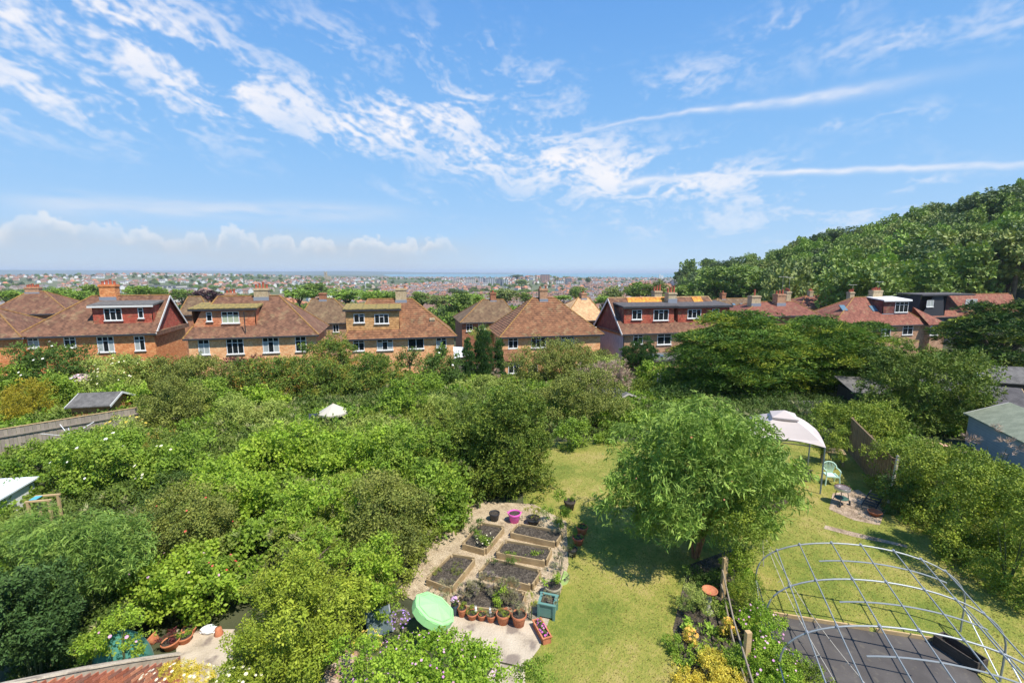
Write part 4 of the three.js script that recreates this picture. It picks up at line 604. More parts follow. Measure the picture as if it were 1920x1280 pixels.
{
  R = mulberry(21); const near = [], far = [], flatsAt = [];
  const put = (x, z, kind, yaw) => { const r = Math.hypot(x, z); (r < 640 ? near : far).push([x, z, kind, yaw, r]); };
  for (let i = 0; i < 15000; i++) {
    const r = 230 * Math.pow(15.5, R()), a = rr(-0.86, 0.4), x = r * Math.sin(a), z = -r * Math.cos(a), px = x / -z * F + 960;
    if (ground(x, z) < -39.3 || -z < 225) continue;
    if (px > 1290 && r < 900) continue;
    let p = px > 715 ? (r > 420 ? 0.68 : 0.25) : (r > 900 ? (r < 1350 ? 0.12 : 0.36) : r > 460 ? 0.05 : r > 300 ? 0.2 : 0.05);
    p *= sst(-0.42, 0.12, n2(x * 0.006 + 4, z * 0.006)); if (R() > p) continue;
    const st = n2(x * 0.0025, z * 0.0025) * 3.1; put(x, z, R() < 0.72 ? [0, 2, 3, 4, 6][Math.floor(R() * 5)] : Math.floor(R() * 8), st + (R() < 0.3 ? 1.57 : 0) + rr(-0.05, 0.05));
  }
  // rows of orange roofs in the valley
  for (const [x0, x1, y, z] of [[405, 470, 566, 330], [520, 560, 564, 345], [545, 572, 572, 300], [645, 690, 566, 350], [700, 745, 566, 345], [770, 820, 566, 350], [815, 850, 556, 420], [840, 890, 560, 400], [990, 1010, 560, 370], [885, 935, 566, 330]]) for (let x = x0; x < x1; x += 12) { const p = AT(x, y, z + rr(-6, 6)); put(p.x, p.z, [1, 5, 7, 1][Math.floor(R() * 4)], rr(-0.2, 0.2)); }
  near.sort((a, b) => a[4] - b[4]); far.push(...near.splice(290));
  const protos = [];
  near.forEach(([x, z, k, yaw]) => {
    let o = protos[k]; if (!o) { o = protos[k] = part('far_house', townGeo[k], townMat); } else { o = o.clone(); o.name = numbered('far_house'); scene.add(o); }
    const px = x / -z * F + 960, place = (Math.hypot(x, z) < 420 ? 'near valley, ' : 'far valley, ') + (px < 480 ? 'far left' : px < 720 ? 'left of centre' : px < 960 ? 'centre' : px < 1120 ? 'right of centre' : 'beside the hill');
    tag(o, townLabel[k].split(',')[0] + ', ' + place, 'house', townLabel[k].split(',')[0] + 's, ' + place);
    o.position.set(x, ground(x, z), z); o.rotation.y = yaw;
  });
  townGeo.forEach((g, k) => { const l = far.filter((f) => f[2] === k), o = new THREE.InstancedMesh(g, townMat, l.length), q = new THREE.Quaternion(); l.forEach(([x, z, , yaw], i) => { q.setFromAxisAngle(UP, yaw); o.setMatrixAt(i, tmpM.compose(V(x, ground(x, z), z), q, tmpS.set(1, rr(0.9, 1.15), 1))); }); o.name = numbered('distant_town'); shade(o); scene.add(o); tag(o, ['cream', 'white', 'brick', 'tan', 'long white', 'long cream', 'tall white', 'low brick'][k] + ' walled houses of the distant town spreading to the sea', 'town', 'distant town', 'stuff'); });
}
// blocks of flats: each storey and each window its own piece
function flats(name, label, px0, px1, py0, py1, z, m, floors, cols, o = {}) {
  const a = AT(px0, py0, z), b = AT(px1, py1, z), w = b.x - a.x, h = a.y - b.y, dp = o.deep ?? 14, t = thing(name, label, o.cat ?? 'flats', V(a.x + w / 2, b.y, a.z - dp / 2)), G = new Geo();
  G.box(0, h / 2 - 5, 0, w, h + 10, dp); G.build('wall', m, t); new Geo().box(0, h + 0.3, 0, w + 0.6, 0.6, dp + 0.6).build('roof', M.felt, t);
  const fh = h / floors, win = new Geo().box(0, 0, 0, w / cols * 0.66, fh * 0.5, 0.2).geometry(), sill = new Geo().box(0, 0, 0, w / cols * 0.8, fh * 0.12, 0.9).geometry();
  for (let i = 0; i < floors; i++) for (let k = 0; k < cols; k++) { const x = mix(-w / 2, w / 2, (k + 0.5) / cols), y = fh * (i + 0.55), q = part('window', win, M.glassNet2, t); q.position.set(x, y, dp / 2 + 0.05); if (o.balcony) { const s = part('balcony', sill, M.offWhite, t); s.position.set(x, y - fh * 0.4, dp / 2 + 0.3); } }
  return t;
}
M.glassNet2 = std(lin(0.1, 0.12, 0.15), 0.3); M.paleWall = std(lin(0.62, 0.57, 0.5), 0.9); M.greyWall = std(lin(0.22, 0.23, 0.26), 0.9); M.whiteWall = std(lin(0.7, 0.7, 0.7), 0.9); M.stone = std(0xffffff, 0.95, { map: grain(128, 6, [0.36, 0.28, 0.17], [0.5, 0.41, 0.28]) }); M.brickFar = std(lin(0.42, 0.24, 0.18), 0.9);
flats('apartment_block', 'cream block of flats left of the tall pair of dark and white blocks', 872, 891, 522, 533, 1420, M.paleWall, 5, 5);
flats('apartment_block', 'white and dark block of flats beside the cream block, left of the pair', 897, 908, 520.5, 533, 1430, M.whiteWall, 6, 3, { balcony: true }); flats('apartment_tower', 'dark grey slab of flats backing the white block in the far town', 906, 910, 522, 535, 1400, M.greyWall, 6, 1);
flats('apartment_block', 'tall white block of flats with balconies, middle of the far group of blocks', 911, 928, 522, 536, 1380, M.whiteWall, 7, 4, { balcony: true });
flats('apartment_tower', 'dark slab of flats with one white face, right end of the far group', 931, 942, 523, 538, 1340, M.greyWall, 7, 2); flats('apartment_block', 'white faced block of flats beside the dark slab', 942.4, 953, 524, 538.5, 1335, M.whiteWall, 7, 3, { balcony: true });
flats('apartment_tower', 'tall brown tower block standing over the knoll in the far town', 1014, 1031, 515, 533, 1500, M.brickFar, 9, 4); flats('apartment_block', 'low white block of flats right of the brown tower', 1044, 1058, 526, 533, 1350, M.whiteWall, 3, 4); flats('apartment_block', 'grey and white block of flats right of the low white block', 1061, 1072, 522, 533, 1420, M.greyWall, 6, 3, { balcony: true });
flats('apartment_block', 'long cream block of flats with many windows towards the sea', 1075, 1092, 525.5, 532, 1500, M.paleWall, 3, 6); flats('apartment_block', 'white terrace of flats furthest right in the far town', 1110, 1128, 526.5, 532, 1480, M.whiteWall, 3, 6); flats('apartment_block', 'pale block of flats half hidden by trees left of the far group', 850, 861, 523.5, 531, 1500, M.paleWall, 4, 3);
flats('hall', 'long low white roofed hall in the far fields on the left', 320, 352, 540.5, 546, 780, M.whiteWall, 1, 6, { deep: 24, cat: 'hall' }); flats('hall', 'long grey roofed works building left of the white hall', 262, 330, 536, 541, 900, M.paleWall, 1, 8, { deep: 30, cat: 'hall' });
flats('hall', 'white store building with pale roof on the far left slope', 210, 236, 523, 528, 1500, M.whiteWall, 1, 4, { deep: 40, cat: 'hall' }); flats('hall', 'low flat white hall right of the tall blocks', 945, 960, 537.5, 541, 1150, M.whiteWall, 1, 3, { deep: 20, cat: 'hall' });
{ const b = AT(610.5, 518, 1500), t = thing('church_tower', 'square stone church tower rising above the trees of the plain', 'church', V(b.x, b.y - 8, b.z)); new Geo().box(0, 10.5, 0, 7, 21, 7).build('wall', M.stone, t); const C = new Geo(); for (const [x, z] of [[-3, -3], [3, -3], [-3, 3], [3, 3]]) C.box(x, 22.4, z, 1.2, 3, 1.2); C.build('pinnacles', M.stone, t); new Geo().box(0, 16, 3.55, 2, 3.6, 0.2).build('window', M.glassNet2, t); new Geo().box(9, 3, 0, 14, 10, 9).build('nave', M.stone, t); }
{ const b = AT(1240, 521, 2600), t = thing('seafront_tower', 'pale slim pair of towers on the far seafront before the hill', 'tower', V(b.x, b.y - 4, b.z)); new Geo().box(-9, 12, 0, 8, 24, 8).build('tower', M.whiteWall, t); new Geo().box(5, 9, 0, 12, 18, 8).build('wing', M.whiteWall, t); new Geo().tube([V(-9, 24, 0), V(-9, 31, 0)], 0.8, 0.3).build('mast', M.whiteWall, t); }

// ---------------------------------------------------------------- trees of the hill and the valley: a few kinds, each tree its own
function treeProto(seed, pal3, o = {}) {
  R = mulberry(seed); const P = [], C = [], I = [], ry = o.ry ?? 0.85, L = [], nL = o.lobes ?? 15, q = new THREE.Matrix4(), col = new THREE.Color(), v = V(0, 0, 0);
  for (let i = 0; i < nL; i++) { const y = 1 - 2 * (i + 0.5) / nL, a = i * 2.4 + seed, s = Math.sqrt(1 - y * y), k = rr(0.45, 0.72); L.push([V(Math.cos(a) * s * k, y * ry * k, Math.sin(a) * s * k), rr(0.32, 0.5), rr(0, 1)]); }
  const cr = o.cr ?? 0.17, n = o.n ?? 150, G = clump('far'), A = G.attributes.position;
  for (let i = 0; i < n; i++) {
    const [lp, lr, tone] = L[Math.floor(R() * nL)], d = rdir(); if (d.y < -0.45 && R() < 0.7) { i--; continue; } const k = i % 7 ? rr(0.8, 1.1) : rr(0.2, 0.7), p = V(lp.x + d.x * lr * k, lp.y + d.y * lr * k * 0.85, lp.z + d.z * lr * k);
    tmpQ.setFromUnitVectors(UP, V(d.x, d.y * 0.7 + 0.4, d.z).normalize()); q.compose(p, tmpQ, tmpS.setScalar(cr * rr(0.75, 1.3))); pick(pal3, tone * 0.5 + rr(-0.1, 0.6), col).multiplyScalar(rr(0.85, 1.15));
    const k0 = P.length / 3; for (const j of G.index.array) I.push(k0 + j); for (let j = 0; j < A.count; j++) { v.fromBufferAttribute(A, j).applyMatrix4(q); P.push(v.x, v.y, v.z); C.push(col.r, col.g, col.b); }
  }
  const g = bare(P, I, Float32Array.from(C));
  const T = new Geo(); T.tube([V(0, -1.9, 0), V(0.02, -0.9, 0), V(0, -0.25, 0)], 0.075, 0.05, 7); for (let i = 0; i < 5; i++) { const a = i * 1.25; T.tube([V(0, -0.5, 0), V(Math.cos(a) * 0.3, -0.1, Math.sin(a) * 0.3), V(Math.cos(a) * 0.55, 0.25, Math.sin(a) * 0.55)], 0.04, 0.01, 5); }
  return [g, T.geometry()];
}
const crownMat = new THREE.MeshPhysicalMaterial({ color: 0xffffff, vertexColors: true, flatShading: true, roughness: 0.7, transmission: 0.3, thickness: 0, side: THREE.DoubleSide });
const GREEN = g3([0.05, 0.09, 0.014], [0.08, 0.13, 0.019], [0.11, 0.165, 0.026]), DEEP = g3([0.026, 0.05, 0.014], [0.042, 0.075, 0.018], [0.06, 0.1, 0.022]), SOFT = g3([0.055, 0.085, 0.02], [0.085, 0.118, 0.027], [0.115, 0.148, 0.038]), FRESH = g3([0.075, 0.135, 0.016], [0.105, 0.175, 0.021], [0.13, 0.195, 0.03]), WINE = g3([0.035, 0.012, 0.018], [0.06, 0.018, 0.026], [0.09, 0.03, 0.038]);
for (const P of [GREEN, DEEP, SOFT, FRESH]) for (const q of P) q.setRGB(q.r * 2.6, q.g * 2.35, q.b * 1.8);
const TP = { green: [treeProto(1, GREEN), treeProto(2, GREEN, { ry: 0.95 })], deep: [treeProto(3, DEEP), treeProto(4, DEEP, { ry: 1.05, lobes: 18 })], soft: [treeProto(5, SOFT, { ry: 0.9 }), treeProto(6, SOFT)], fresh: [treeProto(7, FRESH), treeProto(8, FRESH, { ry: 0.75 })], wine: [treeProto(9, WINE)] };
function wild(name, kind, v, c, r, ry, label, group) {       // a tree whose crown centre is at c
  const [g, t] = TP[kind][v % TP[kind].length], gy = ground(c.x, c.z), o = thing(name, label, 'tree', V(c.x, gy, c.z), 0, group), s = V(r, ry, r), y = c.y - gy;
  const a = part('crown', g, crownMat, o); a.scale.copy(s); a.position.y = y; a.rotation.y = rr(0, 6.28); const b = part('trunk', t, M.bark, o); b.scale.set(r, Math.max(0.2, y) / 1.88, r); b.position.y = y; return o;
}
{
  R = mulberry(300); const kindOf = () => { const k = R(); return k < 0.45 ? 'green' : k < 0.63 ? 'deep' : k < 0.8 ? 'soft' : 'fresh'; };
  const LB = { green: 'mid green leafy tree', deep: 'dark green leafy tree', soft: 'olive green feathery tree', fresh: 'bright green leafy tree' };
  const pts = []; let tries = 0;
  while (pts.length < 190 && tries++ < 20000) {
    const D = 95 + 260 * R() ** 1.3, x = rr(58, 260), z = -D, px = x / D * F + 960; if (px < 1265 || px > 2010) continue;
    const foot = 0.296 * x + 0.0134 * D - 22.2; if (foot < -1.5 || x + 0.88 * D > 425) continue;
    const r = rr(4.6, 7.4), h = r * rr(0.95, 1.3), topY = ground(x, z) + h + r * 1.35 - EYE, py = 640 - F * (topY * cp - D * sp) / (D * cp + topY * sp), SK = [[1200, 512], [1330, 494], [1450, 480], [1540, 452], [1600, 444], [1720, 412], [1800, 400], [1870, 366], [1925, 366], [2100, 330]]; let q = 0; while (SK[q + 1][0] < px) q++; if (py < mix(SK[q][1], SK[q + 1][1], (px - SK[q][0]) / (SK[q + 1][0] - SK[q][0])) + 14) continue; if (pts.some(([a, b, q]) => Math.hypot(a - x, b - z) < (r + q) * 0.62)) continue;
    pts.push([x, z, r]); const k = kindOf(), up = ground(x, z), place = ', ' + (up > 14 ? 'upper' : up > 2 ? 'middle' : 'lower') + ' wooded hillside, ' + (px < 1440 ? 'left end' : px < 1600 ? 'left half' : px < 1760 ? 'right half' : 'right end');
    wild('hill_tree', k, Math.floor(R() * 2), V(x, ground(x, z) + h + r * 0.35, z), r, r * rr(0.95, 1.25), LB[k] + place, LB[k] + 's' + place);
  }
  const at = (kind, v, px, py, hw, hh, z, label, name = 'hill_tree') => wild(name, kind, v, AT(px, py, z), hw * z / F, hh * z / F, label);
  at('deep', 1, 1869, 383, 52, 32, 172, 'large dark round-headed tree standing highest on the skyline at the hill top'); at('deep', 0, 1722, 413, 30, 18, 215, 'dark flat-topped tree on the skyline left of the highest one'); at('deep', 1, 1580, 442, 33, 17, 235, 'dark rounded tree alone on the middle of the hill skyline'); at('deep', 0, 1540, 450, 20, 14, 236, 'small dark tree left of the rounded one on the hill skyline');
  at('deep', 0, 1327, 494, 13, 11, 305, 'small round tree sticking up at the low left end of the hill skyline'); at('green', 0, 1370, 495, 9, 7, 300, 'tiny tree just right of the small round one at the low end of the skyline'); at('soft', 1, 1505, 462, 24, 15, 245, 'feathery tree on the skyline left of the dark pair');
  at('deep', 1, 1625, 512, 45, 48, 128, 'deep green broad tree standing on the lower slope above the skylights'); at('soft', 0, 1748, 478, 62, 42, 122, 'large olive feathery tree in the middle of the hillside'); at('soft', 1, 1835, 470, 45, 50, 112, 'pale olive tree with bare lower trunks near the right edge of the hill'); at('deep', 1, 1900, 480, 50, 62, 105, 'very dark tall tree at the right edge of the hillside'); at('fresh', 1, 1757, 535, 46, 34, 104, 'rounded light green tree behind the black gabled house'); at('green', 0, 1400, 528, 55, 32, 150, 'broad mid green tree at the left foot of the hill');
  at('green', 1, 1345, 527, 40, 27, 160, 'mid green tree at the far left foot of the hill'); at('deep', 0, 1690, 545, 28, 24, 118, 'dark tree between the roofs and the lower slope'); at('fresh', 0, 1505, 541, 22, 13, 112, 'small yellow green tree above the red roofs at the foot of the hill'); at('deep', 0, 1560, 520, 40, 40, 132, 'dark tree in the shaded fold of the lower hillside'); at('soft', 0, 1563, 533, 10, 20, 104, 'slim pale tree in front of the dark fold of the hillside'); at('deep', 1, 1480, 522, 40, 36, 140, 'dark tree behind the tall aerials');
  // the valley between the near houses and the town
  const val = (kind, px, py, hw, hh, z, label) => at(kind, Math.floor(R() * 2), px, py, hw, hh, z, label, 'valley_tree');
  const B = 'tree in the valley '; 
  for (const [kind, px, py, hw, hh, z, l] of [['fresh', 12, 553, 26, 11, 150, 'bright green ' + B + 'at the far left behind the roofs'], ['fresh', 112, 548, 22, 12, 165, 'bright green ' + B + 'right of the leftmost chimney'], ['fresh', 146, 557, 24, 16, 150, 'pale green ' + B + 'just left of the brick chimney'], ['green', 170, 545, 18, 13, 185, 'mid green ' + B + 'directly behind the brick chimney'], ['fresh', 262, 545, 26, 12, 180, 'rounded bright green ' + B + 'over the first dormer'], ['green', 298, 547, 16, 10, 190, 'small green ' + B + 'over the first gable'], ['green', 340, 553, 24, 11, 170, 'low green ' + B + 'left of the wine red tree'],
    ['wine', 388, 556, 26, 14, 82, 'dark wine red leaved tree behind the gap between the first two houses'], ['green', 585, 545, 36, 14, 210, 'broad green ' + B + 'left of the small red chimney'], ['fresh', 560, 552, 30, 13, 165, 'bright ' + B + 'behind the second roof'], ['fresh', 650, 553, 38, 15, 160, 'broad bright green ' + B + 'right of the small red chimney'], ['fresh', 705, 556, 34, 14, 150, 'bright green ' + B + 'left of the third chimney'], ['green', 740, 560, 22, 14, 150, 'mid green ' + B + 'behind the third chimney'], ['green', 790, 560, 26, 13, 175, 'soft green ' + B + 'right of the third chimney'],
    ['soft', 822, 563, 24, 12, 165, 'olive ' + B + 'over the hip of the third house'], ['green', 862, 570, 32, 22, 118, 'dark green ' + B + 'left of the olive hipped roof'], ['fresh', 885, 562, 26, 15, 130, 'bright green ' + B + 'above the olive hipped roof'], ['green', 855, 600, 14, 16, 88, 'small green tree standing between the third house and the olive roofed house'], ['deep', 848, 545, 9, 5, 420, 'tiny dark ' + B + 'far beyond the third house'], ['deep', 862, 549, 10, 7, 330, 'small dark pointed ' + B + 'left of centre'], ['soft', 948, 555, 28, 13, 190, 'pale olive ' + B + 'left of the central chimney'], ['green', 930, 552, 18, 9, 240, 'green ' + B + 'further back left of the central chimney'], ['green', 985, 557, 14, 9, 200, 'small green ' + B + 'close left of the central chimney'],
    ['green', 1083, 549, 19, 12, 215, 'round green ' + B + 'right of the central chimney'], ['fresh', 1055, 558, 18, 6, 190, 'low bright ' + B + 'just right of the central ridge'], ['soft', 1150, 553, 22, 16, 185, 'yellow olive ' + B + 'above the sandy roof'], ['green', 1195, 545, 30, 17, 175, 'dense green ' + B + 'left of the twin chimneys'], ['fresh', 1130, 562, 16, 11, 170, 'bright ' + B + 'behind the sandy roof'], ['soft', 1235, 545, 18, 20, 170, 'olive ' + B + 'behind the twin chimneys'], ['green', 1280, 552, 34, 18, 165, 'green ' + B + 'right of the twin chimneys'], ['green', 1170, 568, 18, 9, 150, 'low green ' + B + 'above the lilac walled house'],
    ['green', 978, 529, 13, 6, 900, 'dark green ' + B + 'in front of the knoll of the far town'], ['deep', 970, 518, 14, 4, 1650, 'broad dark grove on the knoll of the far town'], ['deep', 1103, 525, 5, 6, 1100, 'dark pointed tree among the far white blocks']]) val(kind, px, py, hw, hh, z, l);
}
// the woods of the plain: beyond counting
{
  R = mulberry(77); const keys = ['green', 'deep', 'soft', 'fresh'], lists = { green: [], deep: [], soft: [], fresh: [] }, q = new THREE.Quaternion();
  const add = (x, z, r) => { if (ground(x, z) < -39) return; lists[keys[Math.floor(R() * 4)]].push([V(x, ground(x, z) + r * 0.8, z), r]); };
  for (let i = 0; i < 9500; i++) { const r = 130 * Math.pow(32, R()), a = rr(-0.86, 0.42), x = r * Math.sin(a), z = -r * Math.cos(a), px = x / -z * F + 960; if (px > 1270 && r < 800) continue; if (-z < 120) continue; let p = px < 730 ? (r < 300 ? 0.75 : r < 480 ? 0.6 : r < 1350 ? 1 : 0.55) : px > 1150 ? 0.6 : (r < 330 ? 0.85 : 0.5); p *= sst(-0.35, 0.15, n2(x * 0.008 + 40, z * 0.008)); if (R() < p) add(x, z, rr(3.2, 5.6) * (r > 1500 ? 1.25 : 1)); }
  for (const k of keys) { const o = new THREE.InstancedMesh(TP[k][0][0], crownMat, lists[k].length); lists[k].forEach(([p, r], i) => { q.setFromAxisAngle(UP, rr(0, 6.28)); o.setMatrixAt(i, tmpM.compose(p, q, tmpS.set(r, r * rr(0.8, 1.15), r))); }); o.name = numbered('distant_woods'); shade(o); scene.add(o); tag(o, { green: 'mid green', deep: 'dark green', soft: 'olive', fresh: 'bright green' }[k] + ' trees of the distant woods and gardens of the plain', 'woods', 'distant woods', 'stuff'); }
}

// ---------------------------------------------------------------- the overgrown gardens: undergrowth nobody could count, then the shrubs one can tell
R = mulberry(1234);
const bedLine = (D) => D < 12.2 ? mix(-4.4, -2.5, sst(9, 12.2, D)) : D < 16 ? mix(-2.5, -1.3, (D - 12.2) / 3.8) : D < 24 ? mix(-1.3, 1.7, (D - 16) / 7) : D < 23.6 ? mix(1.7, 34, clamp((D - 23) / 0.6)) : 34;
function canopy(x, z) { const D = -z, k = mix(0.85, 0.4, sst(17, 24, D)) * (x > 8 ? 0.6 : 1) * (x < -13 ? 0.5 : 1); return (0.85 + 0.8 * n2(x * 0.33 + 3, z * 0.33) + 0.62 * n2(x * 0.9, z * 0.9 + 8) + 0.45 * n2(x * 2.1, z * 2.1)) * k + 0.3; }
{
  const mk = (name, label, kind, cols, trans, n, size, test, low = 0.25) => {
    const list = [];
    for (let i = 0, t = 0; i < n && t < n * 8; t++) { const D = 8.2 + 41 * R() ** 1.35, hw = D * 1.25, x = rr(-hw, Math.min(34, hw)), z = -D; const out = x > 17.8 && D > 13 && D < 26 && !(x > 20.8 && D < 24.5); if ((x > bedLine(D) - 0.25 && !out) || !test(x, D)) continue; const e = out ? 0.6 : Math.min(1, (bedLine(D) - x) / 1.6), h = canopy(x, z) * (0.3 + 0.7 * e), y = ground(x, z) + h * (i % 4 ? 1 : rr(low, 0.9)), sx = canopy(x + 0.3, z) - canopy(x - 0.3, z), sz = canopy(x, z + 0.3) - canopy(x, z - 0.3); list.push([V(x, y, z), V(-sx * 1.4 + rr(-0.4, 0.4), 1, -sz * 1.4 + rr(-0.4, 0.4) + 0.25).normalize(), (0.12 + D * 0.0058) * rr(0.8, 1.3) * size, pick(cols, 0.5 + 0.5 * n2(x * 0.5, z * 0.5) + rr(-0.35, 0.35)).multiplyScalar(rr(0.85, 1.15))]); i++; }
    clumpCount += list.length; tag(instances(clump(kind), massMat(trans), list, name), label, 'undergrowth', null, 'stuff');
  };
  const open = (x, D) => !(x > -8.7 && x < -5.8 && D < 11) && !(x > -4.0 && D < 10.4) && !(x < -6.9 && D < 9.9 && x > -9) && !(x > 11 && x < 17.5 && D < 25);
  const cls = (x, D) => Math.floor(clamp((n2(x * 0.19 + 9, D * 0.19) + 0.35 * n2(x * 0.7, D * 0.7 + 4) + 0.75) / 1.5) * 3.999), patch = (k) => (x, D) => open(x, D) && cls(x, D) === k, y = (s, ...c) => g3(...c.map((v) => [v[0] * s, v[1] * s, v[2] * s]));
  mk('undergrowth', 'bright green brambles and creepers filling the overgrown gardens', 'lobed', y(1, [0.14, 0.25, 0.018], [0.22, 0.345, 0.03], [0.3, 0.42, 0.045]), 0.4, 7000, 1.1, patch(2));
  mk('undergrowth', 'duller broad leaved scrub tangled through the overgrown gardens', 'broad', y(1, [0.1, 0.165, 0.018], [0.165, 0.24, 0.03], [0.25, 0.31, 0.055]), 0.35, 7000, 1, patch(1));
  mk('undergrowth', 'small leaved dark ivy and privet filling the overgrown gardens', 'small', y(1, [0.06, 0.115, 0.016], [0.1, 0.165, 0.022], [0.16, 0.22, 0.035]), 0.3, 6000, 0.9, patch(0));
  mk('undergrowth', 'yellow green nettles and tall weeds filling the overgrown gardens', 'glossy', y(1, [0.2, 0.27, 0.03], [0.29, 0.345, 0.045], [0.36, 0.4, 0.07]), 0.4, 6000, 0.85, patch(3));
  mk('undergrowth', 'pale seeding stems and grasses poking up through the overgrown gardens', 'twigs', y(1, [0.36, 0.36, 0.14], [0.42, 0.4, 0.2], [0.28, 0.34, 0.1]), 0.2, 1500, 1.1, open, 0.8);
}
const wf = g3([0.75, 0.72, 0.6], [0.8, 0.78, 0.7]), cf = g3([0.75, 0.68, 0.42], [0.8, 0.74, 0.55]), pf = g3([0.6, 0.25, 0.42], [0.7, 0.42, 0.55], [0.55, 0.2, 0.5]), rf = g3([0.5, 0.03, 0.03], [0.6, 0.12, 0.1]);
{
  const S = (name, label, px, py, hw, hh, z, sp, o) => plant(name, label, name.includes('tree') ? 'tree' : name.includes('conifer') || name.includes('cypress') ? 'conifer' : name.includes('hedge') ? 'hedge' : 'shrub', px, py, hw, hh, z, sp, o);
  // below the first houses
  S('tree', 'dense dark green tree in front of the left end of the first house', 92, 692, 76, 54, 35, 'dark', { flower: [16, 0.07, wf] });
  S('shrub', 'mid green bush under the dense dark tree, right of the golden conifer', 108, 738, 40, 38, 31, 'leafy');
  S('golden_conifer', 'golden bronze conifer bush at the left edge behind the board fence', 42, 758, 44, 46, 28, 'golden', { trunk: false });
  S('shrub', 'low green bush at the left edge behind the golden conifer', 10, 715, 26, 34, 33, 'leafy');
  S('tree', 'spreading light green tree with cream blossom below the first dormer', 228, 712, 66, 44, 33, 'pale', { flower: [50, 0.06, cf] });
  S('shrub', 'fresh green shrub under the blossom tree, beside the small shed roof', 226, 745, 48, 26, 30, 'bright');
  S('flowering_shrub', 'shrub covered in pink and white blooms above the small shed', 150, 712, 19, 10, 33, 'dark', { flower: [140, 0.1, g3([0.8, 0.72, 0.75], [0.8, 0.42, 0.52])], trunk: false });
  S('shrub', 'wide olive green shrub right of the blossom tree below the first gable', 345, 706, 82, 42, 34, 'olive');
  S('shrub', 'bright leafy bush between the olive shrub and the wine red acer', 400, 745, 40, 34, 31, 'leafy');
  S('acer', 'dark wine red acer in front of the second house', 445, 686, 26, 17, 42, 'purple', { lobes: 8 }); S('acer', 'smaller wine red acer spray right of the larger one', 476, 674, 18, 9, 43, 'purple', { lobes: 6 });
  S('tree', 'bronze tipped young tree between the second and third houses', 622, 668, 44, 40, 44, 'bronze');
  S('hedge', 'tall bronze tipped laurel hedge left of the cream parasol', 505, 708, 74, 44, 36, 'bronze', { trunk: false });
  S('hedge', 'tall bronze tipped laurel hedge behind the cream parasol', 600, 716, 74, 54, 36, 'bronze', { trunk: false });
  S('hedge', 'dark bronze tipped laurel hedge right of the cream parasol', 700, 716, 74, 54, 36, 'bronze', { trunk: false });
  S('shrub', 'rounded small-leaved bush against the wall of the third house', 768, 672, 25, 18, 50, 'dark', { trunk: true });
  S('tree', 'leafy green tree at the right end of the laurel hedge', 825, 706, 38, 50, 42, 'dark', { flower: [5, 0.1, wf] }); S('shrub', 'green shrub below the leafy tree at the end of the laurel hedge', 790, 738, 40, 36, 38, 'leafy');
  S('cypress', 'left slim dark cypress of the three beside the central house', 879, 692, 14, 42, 46, 'cypress', { shape: 'column', trunk: false }); S('cypress', 'tallest dark cypress, middle of the three beside the central house', 906, 682, 21, 48, 47, 'cypress', { shape: 'column', trunk: false }); S('cypress', 'right dark cypress of the three, against the brick corner of the central house', 935, 690, 14, 40, 48, 'cypress', { shape: 'column', trunk: false });
  S('shrub', 'yellow green bush at the foot of the three cypresses', 905, 738, 48, 26, 40, 'pale'); S('dead_bush', 'bare brown twiggy bush in front of the right cypress', 932, 712, 12, 26, 43, 'dead', { trunk: false });
  S('shrub', 'light yellow green climber before the olive roofed house', 905, 628, 22, 17, 60, 'pale', { trunk: false }); S('hawthorn_tree', 'spreading yellow olive tree in front of the central house', 1062, 688, 96, 46, 43, 'olive', { limbs: 8, lobes: 20 });
  S('dead_bush', 'pinkish brown leafless bush right of the spreading olive tree', 1128, 712, 52, 28, 36, 'dead', { trunk: false, lobes: 12 }); S('shrub', 'large rounded olive green bush at the far end of the lawn', 1085, 760, 86, 72, 28, 'olive', { lobes: 22, trunk: false }); S('shrub', 'light bush behind the dark little shed', 1140, 690, 34, 28, 40, 'pale');
  S('clipped_tree', 'round clipped dark green tree beside the lilac walled house', 1198, 668, 31, 27, 46, 'cypress', { lobes: 10, trunk: true, size: 0.7 }); S('shrub', 'fresh green bush under the round clipped tree', 1222, 698, 26, 24, 43, 'bright'); S('shrub', 'leafy bush right of the fresh green bush, before the flat roofed extension', 1272, 708, 32, 26, 41, 'leafy'); S('shrub', 'yellow green hedge bush behind the dark little shed', 1212, 732, 44, 18, 37, 'hedge', { trunk: false }); S('shrub', 'low dark bush beneath the golden conifers, left end', 1270, 745, 44, 22, 34, 'dark');
  // the big conifers
  S('golden_conifer', 'huge golden tipped spreading conifer, left of the pair beside the garden', 1388, 676, 122, 92, 36, 'leyland', { bark: M.barkOrange, r0: 0.45, lobes: 58, lobe: 1.35, deep: 0.9, max: 3800, limbs: 9 }); S('golden_conifer', 'huge golden tipped spreading conifer, right of the pair beside the garden', 1552, 680, 106, 90, 37, 'leyland', { bark: M.barkOrange, r0: 0.38, lobes: 54, lobe: 1.35, deep: 0.9, max: 3400, limbs: 9 });
  S('conifer', 'deeply shaded spreading conifer at the right edge of the view', 1876, 640, 94, 84, 40, 'shadeConifer', { lobes: 44, lobe: 1.2, r0: 0.4, deep: 0.8, max: 2600 });
  S('laurel_tree', 'big glossy dark leaved tree behind the rounded green shrub on the right', 1738, 736, 92, 100, 27, 'glossy', { lobes: 26, max: 2400 }); S('shrub', 'rounded yellow green shrub overhanging the right fence', 1622, 790, 74, 38, 24, 'hedge', { trunk: false, lobes: 16 }); S('shrub', 'dark shrub between the conifer and the glossy tree', 1662, 700, 52, 44, 33, 'dark');
  S('shrub', 'small leafy sapling before the dark shed roofs', 1853, 692, 16, 20, 34, 'bright', { trunk: true }); S('shrub', 'yellowish bush between the gazebo and the fence', 1560, 832, 26, 30, 21.5, 'hedge', { trunk: false });
